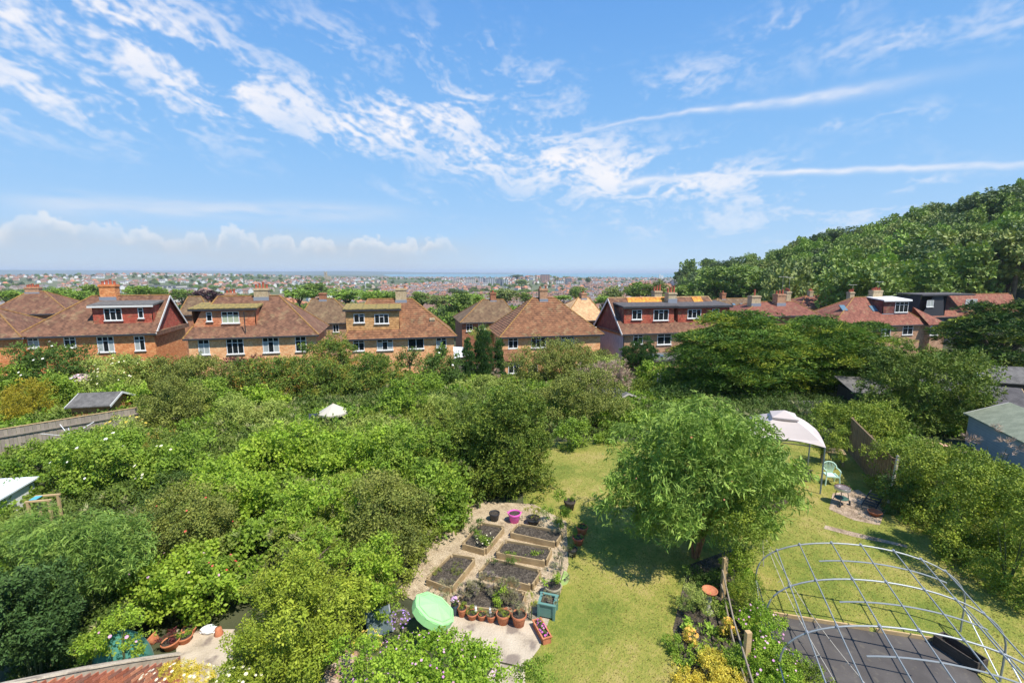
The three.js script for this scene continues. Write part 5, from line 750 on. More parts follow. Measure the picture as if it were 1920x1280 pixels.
  // the hollies and the thicket
  S('holly_tree', 'tall dense glossy dark holly beside the lawn, above the raised beds', 948, 842, 90, 130, 19, 'glossy', { lobes: 34, max: 3000, deep: 0.85, trunk: false }); S('shrub', 'tall glossy dark bush left of the holly', 866, 838, 62, 96, 20, 'glossy', { lobes: 20, trunk: false }); S('shrub', 'small blue green leafy bush at the far left corner of the lawn', 1070, 812, 32, 34, 23.6, 'leafy', { trunk: false }); S('shrub', 'bright leafy bush at the far right corner of the lawn', 1135, 822, 32, 22, 24.4, 'leafy', { trunk: false });
  S('peach_tree', 'peach tree with long drooping leaves standing on the lawn', 1314, 888, 154, 138, 14.2, 'peach', { bark: M.barkOrange, r0: 0.13, lobes: 44, size: 1.2, deep: 0.85, max: 3200, lean: V(0.15, 0, 0.85), limbs: 10, flower: [14, 0.03, g3([0.55, 0.15, 0.1], [0.6, 0.3, 0.2])] });
  S('shrub', 'yellow green climbing shrub under the right side of the peach tree', 1388, 985, 46, 72, 12.9, 'hedge', { trunk: false });
  S('shrub', 'yellow bramble bush with bare canes near the board fence', 232, 808, 40, 32, 23.2, 'pale', { flower: [24, 0.06, g3([0.6, 0.45, 0.05], [0.65, 0.5, 0.1])] }); S('shrub', 'low dark green bush at the left end of the board fence', 84, 848, 54, 22, 19.4, 'leafy', { trunk: false }); S('tree', 'brown tinged small tree right of the board fence', 325, 770, 52, 56, 27, 'olive'); S('shrub', 'light feathery bush left of the cream parasol', 452, 790, 58, 46, 27, 'pale'); S('tree', 'bright green young tree before the laurel hedge on the left', 494, 765, 36, 44, 31, 'lime');
  S('shrub', 'creamy green elder bush with white flower heads, left middle of the thicket', 205, 872, 100, 62, 18.5, 'leafy', { flower: [12, 0.06, wf], lobes: 16 }); S('shrub', 'elder bush with cream flower heads right of the first', 325, 880, 66, 52, 18, 'leafy', { flower: [9, 0.06, cf] }); S('shrub', 'leafy bush above the elder bushes in the thicket', 175, 838, 70, 30, 19.6, 'leafy'); S('shrub', 'rust tinged bush in the left thicket', 300, 840, 46, 28, 20.5, 'bronze');
  S('shrub', 'pale willowy bush in front of the cream parasol', 540, 815, 66, 30, 23.5, 'pale'); S('shrub', 'low pale bush right of the parasol in the thicket', 700, 818, 66, 32, 23.5, 'pale'); S('shrub', 'loose green shrub with thin dark stems right of the parasol', 752, 772, 40, 46, 28, 'leafy'); S('shrub', 'grey green feathery bush before the three cypresses', 820, 775, 48, 42, 29, 'pale'); S('bramble', 'bright bramble mound in the middle of the thicket', 660, 872, 96, 66, 19, 'lime'); S('bramble', 'bright bramble mound below the parasol', 520, 868, 92, 66, 19.5, 'lime'); S('bramble', 'bramble mound left of the hollies', 775, 876, 68, 76, 18.4, 'leafy'); S('shrub', 'vivid green bush in the left centre of the thicket', 430, 935, 94, 62, 15.8, 'lime'); S('shrub', 'grey olive bush left of the gravel path', 725, 975, 74, 80, 14.2, 'olive', { lobes: 20 }); S('shrub', 'leafy bush between the olive bush and the glossy bushes', 825, 930, 58, 68, 16.4, 'leafy'); S('shrub', 'light green bush in the centre of the thicket', 590, 958, 84, 68, 14.8, 'bright');
  S('rose_bush', 'tangled dull green rose bush with a few red blooms, left of the pittosporum', 355, 990, 92, 76, 13.6, 'olive', { flower: [10, 0.03, rf], lobes: 20 }); S('shrub', 'vine leaved shrub above the clay pots', 315, 1095, 104, 66, 11.8, 'lime', { lobes: 20, flower: [8, 0.03, pf] }); S('buddleia', 'large long leaved grey green buddleia in the left foreground', 165, 1040, 112, 88, 11.2, 'buddleia', { lobes: 28, max: 2400, trunk: false }); S('buddleia', 'long leaved buddleia at the left edge below the white shed', 40, 1004, 72, 36, 13.2, 'buddleia', { trunk: false }); S('shrub', 'leafy mound behind the teal netting, above the stair wall', 215, 1190, 62, 44, 9.9, 'lime', { trunk: false, flower: [8, 0.03, pf] });
  S('dead_bush', 'bare grey brown bush in the thicket left of the gravel', 700, 950, 22, 18, 14.6, 'dead', { trunk: false, dens: 0.7 }); S('dead_bush', 'patch of bare brown stems in the middle of the thicket', 605, 905, 26, 16, 17, 'dead', { trunk: false, dens: 0.6 });
  S('yew', 'deep green yew bush in the bottom left corner', 46, 1160, 80, 88, 9.6, 'shade', { lobes: 24, trunk: false, max: 2000 });
  S('shrub', 'green shrub with red flecks right of the vine leaved shrub', 405, 1085, 40, 52, 12, 'leafy', { flower: [10, 0.025, rf] }); S('pittosporum', 'large rounded yellow green pittosporum at the bottom left of centre', 562, 1158, 116, 104, 9.7, 'pittosporum', { lobes: 44, max: 3200, trunk: false }); S('shrub', 'leafy green shrub right of the pittosporum', 700, 1075, 50, 82, 11.6, 'lime', { lobes: 16 }); S('shrub', 'light shrub above the pittosporum', 580, 1040, 70, 36, 12.2, 'bright');
  S('geranium', 'mound of pink flowered geranium in the middle of the bottom edge', 800, 1254, 140, 38, 8.7, 'geranium', { flower: [90, 0.02, pf], lobes: 26, max: 2200, trunk: false }); S('shrub', 'small green bush by the grey path at the bottom edge', 1010, 1258, 34, 28, 9.2, 'leafy', { trunk: false }); S('geranium', 'yellow flecked low plants below the pittosporum', 690, 1215, 28, 34, 9.6, 'pale', { flower: [26, 0.03, g3([0.6, 0.5, 0.05], [0.65, 0.45, 0.1])], trunk: false });
  S('flowering_shrub', 'yellow green shrub with cream flower heads along the stair wall', 325, 1290, 92, 22, 8.4, 'yellow', { flower: [50, 0.032, cf], size: 0.7, trunk: false }); S('flowering_shrub', 'cream flowered shrub at the bottom below the pittosporum', 435, 1284, 56, 22, 8.5, 'pittosporum', { flower: [30, 0.03, cf], trunk: false });
  // right garden edge
  S('hedge', 'long hedge along the right side of the right lawn, far part', 1735, 900, 62, 66, 17.8, 'hedge', { shape: 'box', lobes: 24, trunk: false, deep: 1.3 }); S('hedge', 'long hedge along the right side of the right lawn, middle part', 1815, 945, 76, 96, 15.6, 'hedge', { shape: 'box', lobes: 32, trunk: false, deep: 1.3, max: 2200 }); S('hedge', 'long hedge along the right side of the right lawn, near part at the frame edge', 1905, 1000, 82, 130, 13.2, 'hedge', { shape: 'box', lobes: 34, trunk: false, deep: 1.4, max: 2400 });
  S('shrub', 'dark green bush where the hedge meets the right fence', 1690, 925, 38, 48, 17.2, 'dark', { trunk: false }); S('flowering_shrub', 'pink tinged shrub behind the hedge before the pale blue shed', 1755, 850, 44, 20, 20, 'bronze', { flower: [40, 0.06, g3([0.6, 0.3, 0.22], [0.65, 0.4, 0.3])], trunk: false }); S('smoke_bush', 'bare pinkish brown twiggy bush against the pale blue shed', 1868, 838, 44, 44, 18.5, 'dead', { trunk: false, dens: 0.35 });
  // borders by the wire fence and beside the beds
  const B = mound, of = g3([0.65, 0.3, 0.05], [0.7, 0.45, 0.08]);
  B('variegated_shrub', 'pale variegated shrub left of the clay birdbath', 'shrub', 1300, 1150, 0.5, 0.95, 'pale'); B('hosta', 'broad leaved hosta below the birdbath', 'plant', 1318, 1192, 0.42, 0.42, 'hosta'); B('fern', 'arching green fern beside the wire fence', 'plant', 1342, 1232, 0.5, 0.55, 'fern'); B('fern', 'smaller fern between the hosta and the yellow shrub', 'plant', 1316, 1246, 0.36, 0.4, 'fern');
  B('orange_shrub', 'orange yellow small shrub left of the fern', 'shrub', 1294, 1210, 0.17, 0.42, 'yellow', { flower: [40, 0.028, of] }); B('orange_shrub', 'orange yellow small shrub touching the wire fence', 'shrub', 1364, 1196, 0.18, 0.5, 'yellow', { flower: [40, 0.028, of] }); B('leafy_plant', 'dark leafy plant at the lawn edge left of the orange shrub', 'plant', 1266, 1222, 0.28, 0.36, 'leafy'); B('leafy_plant', 'low green leaves at the lawn edge above the yellow shrub', 'plant', 1284, 1250, 0.26, 0.3, 'bright');
  B('yellow_shrub', 'bright yellow leaved shrub at the bottom edge beside the lawn', 'shrub', 1330, 1304, 0.68, 0.62, 'yellow', { lobes: 14 }); B('leafy_plant', 'dark low leaves around the foot of the peach tree', 'plant', 1325, 1100, 0.55, 0.5, 'dark', { rz: 0.4 }); B('leafy_plant', 'green leaves beside the birdbath against the wire fence', 'plant', 1352, 1150, 0.3, 0.45, 'leafy');
  B('creeper', 'green creeper covering the far end of the wire fence beside its tall post', 'climber', 1384, 1112, 0.42, 1.25, 'lime'); B('creeper', 'yellow green creeper on the wire fence, second from its far end', 'climber', 1400, 1158, 0.42, 1.05, 'hedge'); B('creeper', 'pink flowered creeper on the middle of the wire fence by the black sheeting', 'climber', 1422, 1212, 0.5, 0.95, 'geranium', { flower: [30, 0.022, pf] }); B('creeper', 'pink flowered creeper on the near part of the wire fence, at the bottom edge', 'climber', 1442, 1280, 0.55, 0.9, 'geranium', { flower: [26, 0.022, pf] }); B('creeper', 'dark leafy clump left of the near post of the wire fence', 'climber', 1380, 1262, 0.36, 0.6, 'leafy');
  B('shrub', 'yellow leaved young shrub sprouting over the black sheeting', 'shrub', 1508, 1310, 0.6, 0.62, 'hedge', { dens: 0.7 });
  S('tall_plant', 'tall leafy plant behind the far raised bed', 1050, 960, 24, 32, 16, 'leafy', { trunk: false }); S('lavender', 'pale lavender bush beside the middle raised bed', 1052, 1040, 20, 15, 13.9, 'lavender', { trunk: false }); S('lavender', 'greyish lavender bush behind the leafy tub', 1048, 1068, 24, 16, 13.1, 'lavender', { trunk: false }); S('iris', 'upright yellow green iris blades right of the clay pots', 995, 1130, 11, 18, 11.9, 'grassy', { trunk: false }); S('lavender', 'dry grassy lavender spilling from the left bed behind the green parasol', 832, 1110, 30, 18, 12.1, 'lavender', { trunk: false });
  S('purple_plant', 'low purple flowered plant left of the green parasol', 748, 1165, 22, 20, 10.9, 'lavender', { trunk: false, flower: [40, 0.018, g3([0.3, 0.15, 0.5], [0.4, 0.25, 0.6])] });
}

// ---------------------------------------------------------------- things in the gardens
R = mulberry(4321);
const v3 = (p, h = 0) => V(p[0], h, p[1]);
const lathe = (pts, n = 20) => new THREE.LatheGeometry(pts.map(([r, y]) => new THREE.Vector2(r, y)), n);
// raised beds: four planks, four corner pegs, soil
const BEDS = [['raised bed with leafy vegetables at the far left of the gravel', [[868, 1018], [909, 1029], [944, 987], [902, 980]]], ['raised bed of bare soil at the far right of the gravel, below the pink tub', [[958, 997], [1041, 1015], [1054, 996], [972, 982]]], ['raised bed of bare soil second from the far right', [[932, 1034], [1022, 1050], [1033, 1027], [946, 1013]]], ['raised bed with a low green plant along its back edge, in the middle', [[899, 1071], [995, 1095], [1013, 1069], [920, 1047]]], ['raised bed of weedy soil at the left, beside the thicket', [[801, 1084], [845, 1100], [889, 1046], [847, 1039]]], ['raised bed of lavender nearest the row of clay pots', [[857, 1131], [972, 1145], [984, 1110], [884, 1091]]]];
BEDS.forEach(([label, q], i) => {
  const H = 0.22, c = q.map(([x, y]) => GP(x, y, H)), m = c.reduce((a, b) => a.clone().add(b), V(0, 0, 0)).divideScalar(c.length); m.y = 0;
  const t = thing('raised_bed', label, 'planter', m, 0, 'raised vegetable beds'), G = () => new Geo(m);
  for (let k = 0; k < 4; k++) { const a = c[k].clone(), b = c[(k + 1) % 4].clone(), d = b.clone().sub(a).normalize(), n = V(d.z, 0, -d.x); a.y = b.y = 0.015; if (k % 2) { a.addScaledVector(d, 0.035); b.addScaledVector(d, -0.035); } G().slab(a.clone().addScaledVector(n, -0.018), d.clone().multiplyScalar(b.distanceTo(a)), V(0, H - 0.015, 0), n.clone().multiplyScalar(-0.036)).build('plank', M.timber, t); }
  for (const p of c) { const d = m.clone().sub(p); d.y = 0; d.normalize(); G().box(p.x + d.x * 0.06, H / 2 + 0.005, p.z + d.z * 0.06, 0.06, H - 0.03, 0.06, 0.37).build('peg', M.timber, t); }
  const S = G(), inn = c.map((p) => p.clone().lerp(V(m.x, p.y, m.z), 0.025)), n = 7, P = (u, w) => { const a = inn[0].clone().lerp(inn[1], u), b = inn[3].clone().lerp(inn[2], u), r = a.lerp(b, w); r.y = 0.16 + 0.025 * fbm(r.x * 4, r.z * 4, 3); return r; };
  for (let a = 0; a < n; a++) for (let b = 0; b < n; b++) S.quad(P(a / n, b / n), P((a + 1) / n, b / n), P((a + 1) / n, (b + 1) / n), P(a / n, (b + 1) / n)); S.build('soil', M.soil, t);
});
const small = (name, label, x, y, h, rx, ry, sp, o = {}) => { const p = GP(x, y, h), t = thing(name, label, o.cat ?? 'plant', V(p.x, h, p.z)); crown(t, sp, V(0, ry * 0.9, 0), V(rx, ry, o.rz ?? rx), 4, { size: o.size ?? 0.6, lobes: o.lobes ?? 6, dens: sp === 'lavender' ? 2.4 : 1.2, max: 260, name: 'foliage' }); stems(t, 'stem', V(0, 0, 0), V(0, ry, 0), 4, 0.008, M.stem, rx * 0.5); if (o.flower) flowers(t, V(0, ry * 0.9, 0), V(rx, ry, rx), ...o.flower, 0.06); return t; };
small('cabbage_plant', 'blue green leafy vegetable at the back left of the far left raised bed', 890, 995, 0.2, 0.26, 0.3, 'dark'); small('bean_plant', 'leafy vegetable spilling over the front of the far left raised bed', 908, 1018, 0.2, 0.3, 0.18, 'leafy', { flower: [12, 0.02, cf] }); small('strawberry_plant', 'low green plants along the back of the middle raised bed', 948, 1058, 0.17, 0.42, 0.14, 'dark', { rz: 0.18 }); small('bean_plant', 'pale seedlings along the front of the bare bed second from the right', 975, 1044, 0.1, 0.6, 0.1, 'leafy', { rz: 0.1 });
small('lavender_plant', 'grey lavender filling the left of the lavender bed', 892, 1112, 0.17, 0.5, 0.26, 'lavender', { rz: 0.3 }); small('lavender_plant', 'grey lavender filling the right of the lavender bed', 950, 1122, 0.17, 0.5, 0.28, 'lavender', { rz: 0.3 }); small('hydrangea', 'bright green hydrangea leaves behind the big clay pots', 935, 1140, 0.05, 0.28, 0.34, 'bright');
// weeds of the left bed
small('weed_patch', 'thin weeds over the soil of the left raised bed', 845, 1068, 0.165, 0.5, 0.05, 'olive', { rz: 0.5, size: 0.35 });
// pots
function pot(name, label, x, y, r, h, m, sp, o = {}) {
  const p = GP(x, y), t = thing(name, label, o.cat ?? 'plant pot', p, o.turn ?? 0, o.group), k = o.taper ?? 0.68;
  part('body', lathe([[0.001, 0.005], [r * k, 0.005], [r * 0.94, h * 0.8], [r, h * 0.8], [r * 1.04, h * 0.83], [r * 1.04, h], [r * 0.93, h], [r * 0.9, h * 0.86]], o.n ?? 24), m, t);
  if (sp !== 'none') part('soil', new THREE.CircleGeometry(r * 0.92, 20).rotateX(-Math.PI / 2).translate(0, h * 0.88, 0), M.soil, t);
  if (sp && sp !== 'none') crown(t, sp, V(0, h + (o.ph ?? 0.12) * 0.6, 0), V(o.pr ?? r, o.ph ?? 0.12, o.pr ?? r), 3.5, { size: o.size ?? 0.5, lobes: o.lobes ?? 5, max: 220, name: 'foliage' });
  if (o.flower) flowers(t, V(0, h + 0.08, 0), V(r, 0.12, r), ...o.flower, 0, 'flowers');
  if (o.lean) t.rotation.z = o.lean; return t;
}
M.mossGreen = std(lin(0.18, 0.24, 0.03), 1); M.blueGlaze = std(lin(0.03, 0.06, 0.09), 0.3); M.plasticBlack = std(lin(0.035, 0.036, 0.04), 0.55); M.plasticPink = std(lin(0.82, 0.13, 0.5), 0.5); M.tubStone = std(0xffffff, 0.95, { map: grain(128, 0.6, [0.28, 0.24, 0.16], [0.42, 0.37, 0.27]) }); M.greenPaint = std(lin(0.12, 0.25, 0.21), 0.6); M.lime = new THREE.MeshPhysicalMaterial({ color: lin(0.42, 0.84, 0.34), roughness: 0.75, transmission: 0.25, thickness: 0, side: THREE.DoubleSide });
pot('clay_pot', 'clay pot with a cushion of moss, leftmost clay pot of the row by the patio', 866.6, 1155, 0.12, 0.25, M.terracotta, 'hedge', { ph: 0.1, size: 0.3 }); pot('clay_pot', 'wide shallow clay pot with a white rabbit, second in the row', 885.5, 1160, 0.14, 0.19, M.terracotta, 'hedge', { ph: 0.08, size: 0.3 }); pot('clay_pot', 'small clay pot with grey green sprigs, third of the row by the patio', 903.5, 1162, 0.115, 0.18, M.terracotta, 'pale', { ph: 0.1, size: 0.3 }); pot('clay_pot', 'small clay pot with dry stems and a white figure, fourth in the row', 921, 1165, 0.125, 0.21, M.terracotta, 'lavender', { ph: 0.12, size: 0.3 }); pot('clay_pot', 'large pale clay pot of bright moss, fifth of the row by the patio', 943.5, 1168, 0.18, 0.3, M.terracotta, 'hedge', { ph: 0.06, size: 0.3 }); pot('clay_pot', 'largest clay pot with tufts of lavender, right end of the row by the patio', 973, 1172, 0.19, 0.33, M.terracotta, 'lavender', { ph: 0.26, pr: 0.24, size: 0.6 });
pot('clay_pot', 'clay pot tucked behind the fifth pot of the row', 951, 1157, 0.12, 0.2, M.terracotta, null);
pot('glazed_pot', 'slim dark blue glazed pot with purple flowers at the left end of the pots', 853, 1152, 0.1, 0.3, M.blueGlaze, 'dark', { taper: 0.9, ph: 0.08, size: 0.3, flower: [16, 0.03, g3([0.35, 0.05, 0.25], [0.7, 0.55, 0.7])] });
for (const [x, y, l] of [[892, 1147, 'small white rabbit ornament on the second clay pot'], [919, 1150, 'small white figure ornament in the fourth clay pot']]) { const p = GP(x, y, 0.2), t = thing('garden_ornament', l, 'ornament', V(p.x, 0.2, p.z)); part('body', lathe([[0.001, 0], [0.035, 0.01], [0.04, 0.05], [0.022, 0.09], [0.03, 0.11], [0.028, 0.13], [0.001, 0.15]], 12), M.white, t); const G = new Geo(); G.tube([V(-0.012, 0.14, 0), V(-0.018, 0.19, 0)], 0.008, 0.005, 5); G.tube([V(0.012, 0.14, 0), V(0.018, 0.19, 0)], 0.008, 0.005, 5); G.build('ears', M.white, t); }
{ const t = pot('bucket', 'black plastic bucket beside the pink tub', 927, 975, 0.19, 0.3, M.plasticBlack, null, { cat: 'bucket', taper: 0.76 }); const u = pot('tub', 'bright pink plastic tub at the far edge of the gravel', 964.5, 978, 0.225, 0.36, M.plasticPink, null, { cat: 'tub', taper: 0.72 }); const G = new Geo(); for (const s of [-1, 1]) G.tube([V(s * 0.22, 0.34, -0.06), V(s * 0.27, 0.39, 0), V(s * 0.22, 0.34, 0.06)], 0.012, 0.012, 6); G.build('handles', M.plasticPink, u); }
pot('planter', 'black pot of wispy grass right of the pink tub', 1000, 982, 0.25, 0.24, M.plasticBlack, 'grassy', { ph: 0.3, pr: 0.34, size: 0.55, lobes: 6 }); pot('planter', 'dark pot at the corner of the lawn behind the tall plant', 1068, 955, 0.22, 0.36, M.timberDark, 'leafy', { ph: 0.2, size: 0.5, n: 12 });
pot('clay_pot', 'clay pot standing furthest along the lawn edge beside the shaded grass', 1091.5, 1000, 0.2, 0.27, M.terracotta, 'leafy', { ph: 0.05, size: 0.4 }); pot('clay_pot', 'reddish clay pot nearer along the lawn edge beside the shaded grass', 1084, 1020, 0.19, 0.26, M.potRed, 'leafy', { ph: 0.05, size: 0.4 }); pot('planter', 'black pot of dark leaves on the lawn edge below the reddish clay pot', 1073, 1042, 0.16, 0.26, M.plasticBlack, 'dark', { ph: 0.12, size: 0.5 });
pot('stone_tub', 'stone coloured round tub of green leaves at the lawn edge', 1036, 1117, 0.24, 0.34, M.tubStone, 'bright', { ph: 0.26, pr: 0.26, size: 0.6, taper: 0.85 });
{ const p = GP(1052, 1098), t = thing('lid', 'pale green half round lid standing behind the stone tub', 'lid', p, 0.4); const g = new THREE.CylinderGeometry(0.26, 0.26, 0.03, 28, 1, false, 0, Math.PI).rotateX(-Math.PI / 2).rotateZ(-0.35); part('disc', g, M.paleGreen = std(lin(0.42, 0.58, 0.2), 0.6), t).position.y = 0.2; new Geo().tube([V(-0.2, 0.12, 0.02), V(0.2, 0.28, 0.02)], 0.016, 0.016, 6).build('rim', M.paleGreen, t); }
{ // square green planter and terracotta trough
  const p = GP(1027, 1150), t = thing('square_planter', 'square green painted wooden planter at the corner of the patio', 'planter', p, -0.28), w = 0.4, h = 0.4; for (const [x, z, a, b] of [[0, w / 2, w, 0.025], [0, -w / 2, w, 0.025], [w / 2, 0, 0.025, w - 0.06], [-w / 2, 0, 0.025, w - 0.06]]) new Geo().box(x, h / 2 + 0.03, z, a, h - 0.06, b).build('panel', M.greenPaint, t); for (const x of [-1, 1]) for (const z of [-1, 1]) new Geo().box(x * (w / 2 + 0.004), h / 2, z * (w / 2 + 0.004), 0.06, h, 0.06).build('leg', M.greenPaint, t); for (const s of [-1, 1]) { new Geo().box(0, h + 0.016, s * w / 2, w + 0.1, 0.03, 0.07).build('rim', M.greenPaint, t); new Geo().box(s * w / 2, h + 0.016, 0, 0.07, 0.0296, w - 0.072).build('rim', M.greenPaint, t); } new Geo().box(0, h - 0.06, 0, w - 0.03, 0.02, w - 0.03).build('soil', M.soil, t); crown(t, 'lavender', V(0, h + 0.08, 0), V(0.2, 0.14, 0.2), 3.5, { size: 0.6, name: 'foliage' });
  const q = GP(1016, 1190), a = thing('trough', 'terracotta coloured trough of pink flowers lying on the gravel edge', 'trough', q, -1.22), L = 0.32, W = 0.11, B = new Geo(); for (const [x0, x1, z0, z1] of [[-L, L, W - 0.012, W], [-L, L, -W, -W + 0.012], [-L, -L + 0.012, -W, W], [L - 0.012, L, -W, W]]) B.box((x0 + x1) / 2, 0.09, (z0 + z1) / 2, x1 - x0 - 0.002, 0.18, z1 - z0 - 0.002); B.box(0, 0.02, 0, 2 * L - 0.05, 0.02, 2 * W - 0.05); B.build('body', M.terracotta, a); const Rm = new Geo(); for (const s of [-1, 1]) { Rm.box(0, 0.185, s * W, 2 * L + 0.05, 0.026, 0.036); Rm.box(s * L, 0.186, 0, 0.036, 0.026, 2 * W - 0.04); } Rm.build('rim', M.terracotta, a); new Geo().box(0, 0.14, 0, 2 * L - 0.03, 0.02, 2 * W - 0.03).build('soil', M.soil, a); crown(a, 'leafy', V(0, 0.19, 0), V(0.28, 0.06, 0.09), 2.5, { size: 0.4, name: 'foliage' }); flowers(a, V(0, 0.2, 0), V(0.27, 0.09, 0.09), 24, 0.022, g3([0.65, 0.08, 0.5], [0.7, 0.2, 0.5]));
}
// lime parasol, tilted
{
  const h = 0.95, p = GP(815, 1140, h), t = thing('parasol', 'lime green octagonal parasol tilted low beside the clay pots', 'parasol', V(p.x, 0, p.z)), r = 0.54, N = 8, c = new THREE.Group(); c.name = 'canopy_frame';
  const tilt = new THREE.Matrix4().makeRotationFromEuler(new THREE.Euler(-0.14, 0, -0.5)), Q = (x, y, z) => V(x, y, z).applyMatrix4(tilt).add(V(0, h, 0)), G = new Geo(), B = new Geo(), E = new Geo();
  for (let i = 0; i < N; i++) { const a = i / N * 6.2832 + 0.2, b = (i + 1) / N * 6.2832 + 0.2, m = (a + b) / 2, rg = (q, k, y) => Q(Math.cos(q) * r * k, y, Math.sin(q) * r * k), sag = 0.955; const top = Q(0, 0.13, 0);
    const y1 = 0.065, rows = [[0.5, 0.085], [0.85, 0.03], [1, 0]]; let pa = top, pm = top, pb = top; for (const [k, y] of rows) { const A = rg(a, k, y), Mi = rg(m, k * sag, y - 0.018 * k), Bq = rg(b, k, y); if (pa === top) { G.poly([top, A, Mi]); G.poly([top, Mi, Bq]); } else { G.quad(pa, A, Mi, pm); G.quad(pm, Mi, Bq, pb); } [pa, pm, pb] = [A, Mi, Bq]; }
    const d = (q) => { const n = V(0, -0.17, 0).applyMatrix4(tilt); return q.clone().add(n); }; B.quad(pa, pm, d(pm), d(pa)); B.quad(pm, pb, d(pb), d(pm)); E.tube([rg(a, 0.84, 0.036), rg(b, 0.84, 0.036)], 0.012, 0.012, 5); E.tube([rg(a, 0.995, 0.004), rg(b, 0.995, 0.004)], 0.012, 0.012, 5); }
  const can = G.build('canopy', M.lime, t); part('valance', B.geometry(), M.lime, can); part('hem', E.geometry(), M.lime, can);
  const top = Q(0, 0.12, 0), k = V(0.02, 0.55, 0.05); new Geo().tube([V(0.02, 0.02, 0.05), k, top], 0.018, 0.018, 8).build('pole', M.aerial, t); for (let i = 0; i < 8; i++) { const a = i / 8 * 6.2832 + 0.2; new Geo().tube([Q(0, 0.1, 0), Q(Math.cos(a) * r * 0.98, -0.006, Math.sin(a) * r * 0.98)], 0.006, 0.006, 4).build('rib', M.aerial, t); } part('base', lathe([[0.001, 0], [0.22, 0], [0.22, 0.05], [0.05, 0.08], [0.03, 0.14]], 24), M.plasticBlack, t);
}
{ const p = GP(712, 1172, 0.3), t = thing('garden_screen', 'dark slate blue panel leaning in the shrubs right of the pittosporum', 'panel', V(p.x, 0, p.z), 0.5); new Geo().slab(V(-0.3, 0, 0), V(0.6, 0, 0), V(0, 0.5, -0.35), V(0, 0.02, 0.02)).build('sheet', std(lin(0.06, 0.09, 0.1), 0.4), t); new Geo().bar(V(0.31, 0, 0), V(0.31, 0.52, -0.36), 0.04).build('edge', M.lead, t); }
// brick steps at the bottom edge, each brick its own
{ const o = GP(650, 1262), t = thing('brick_steps', 'worn brick paving at the bottom edge between the pittosporum and the geranium', 'paving', V(o.x, 0, o.z), -0.35); new Geo().box(0, 0.08, 0.05, 0.62, 0.12, 0.9).build('bed', M.concrete, t); const bricks = [std(0xffffff, 0.95, { map: grain(64, 0.4, [0.3, 0.16, 0.1], [0.45, 0.28, 0.19]) }), std(0xffffff, 0.95, { map: grain(64, 0.4, [0.36, 0.25, 0.17], [0.5, 0.38, 0.28]) })], g = new Geo().box(0, 0, 0, 0.2, 0.05, 0.098).geometry(); for (let a = 0; a < 8; a++) for (let b = 0; b < 3; b++) { const q = part('brick', g, bricks[Math.floor(R() * 2)], t); q.position.set((b - 1) * 0.21 + (a % 2 ? 0.04 : -0.04), 0.15 + rr(0, 0.012), (a - 3.5) * 0.108); q.rotation.y = rr(-0.03, 0.03); } }
// raked brick wall beside the steps at the bottom left
{
  const d = V(0.416, 0, -0.909), n = V(0.909, 0, 0.416), end = V(-7.16, 0, -8.76), t = thing('brick_wall', 'sloping red brick garden wall with a rounded concrete coping, bottom left corner', 'wall', end.clone()), top = (s) => 0.86 + s * 0.62 + 0.04 * Math.sin(s * 1.3), mats = [[0.36, 0.11, 0.06], [0.5, 0.17, 0.09], [0.42, 0.14, 0.085], [0.56, 0.24, 0.14], [0.3, 0.13, 0.09]].map((c) => std(0xffffff, 0.92, { map: grain(64, 0.3, c.map((x) => x * 0.75), c.map((x) => x * 1.2)) })), G = () => new Geo(end), P = (s, y, w) => end.clone().addScaledVector(d, -s).addScaledVector(n, w).setY(y);
  const core = G(); const S = [0, 0.6, 1.2, 1.8, 2.4, 3.0, 3.6]; for (let i = 0; i + 1 < S.length; i++) for (const w of [0, -0.115]) core.quad(P(S[i], 0, w), P(S[i + 1], 0, w), P(S[i + 1], top(S[i + 1]) - 0.02, w), P(S[i], top(S[i]) - 0.02, w)); core.quad(P(0, 0, 0), P(0, top(0) - 0.02, 0), P(0, top(0) - 0.02, -0.115), P(0, 0, -0.115)); core.build('mortar', std(0xffffff, 1, { map: grain(128, 0.5, [0.34, 0.27, 0.2], [0.48, 0.4, 0.31]) }), t);
  const shapes = {}; let count = 0;
  for (let r = 0; r < 44; r++) for (let k = 0; k < 18; k++) {
    const y0 = r * 0.075, s0 = (k + (r % 2) * 0.5) * 0.225 - 0.1125, s1 = s0 + 0.215; const a = Math.max(0.005, s0), b = Math.min(3.5, s1); if (b - a < 0.05) continue; const tp = Math.min(top(a), top(b)) - 0.03; if (y0 + 0.065 > tp || y0 < tp - 1.15 || count >= 290) continue; count++;
    const L = Math.round((b - a) * 100) / 100, g = shapes[L] ??= new Geo().slab(V(0, 0, 0), V(L, 0, 0), V(0, 0.064, 0), V(0, 0, 0.02)).geometry(), m = part('brick', g, mats[Math.floor(R() * 5)], t), q = P(b, y0, rr(-0.006, 0.002)); m.position.copy(q.sub(end)); m.rotation.y = Math.atan2(-d.z, d.x) + rr(-0.012, 0.012);
  }
  const C = G(), ring = (s) => Array.from({ length: 7 }, (_, i) => { const a = i / 6 * Math.PI; return P(s, top(s) - 0.02 + 0.035 * Math.sin(a) ** 0.7, -0.057 + 0.078 * Math.cos(a)); }); for (let s = -0.04; s < 3.6; s += 0.3) { const a = ring(s), b = ring(s + 0.3); for (let i = 0; i < 6; i++) C.quad(a[i], a[i + 1], b[i + 1], b[i]); if (s < 0) C.poly(a); } C.build('coping', M.concrete, t);
}
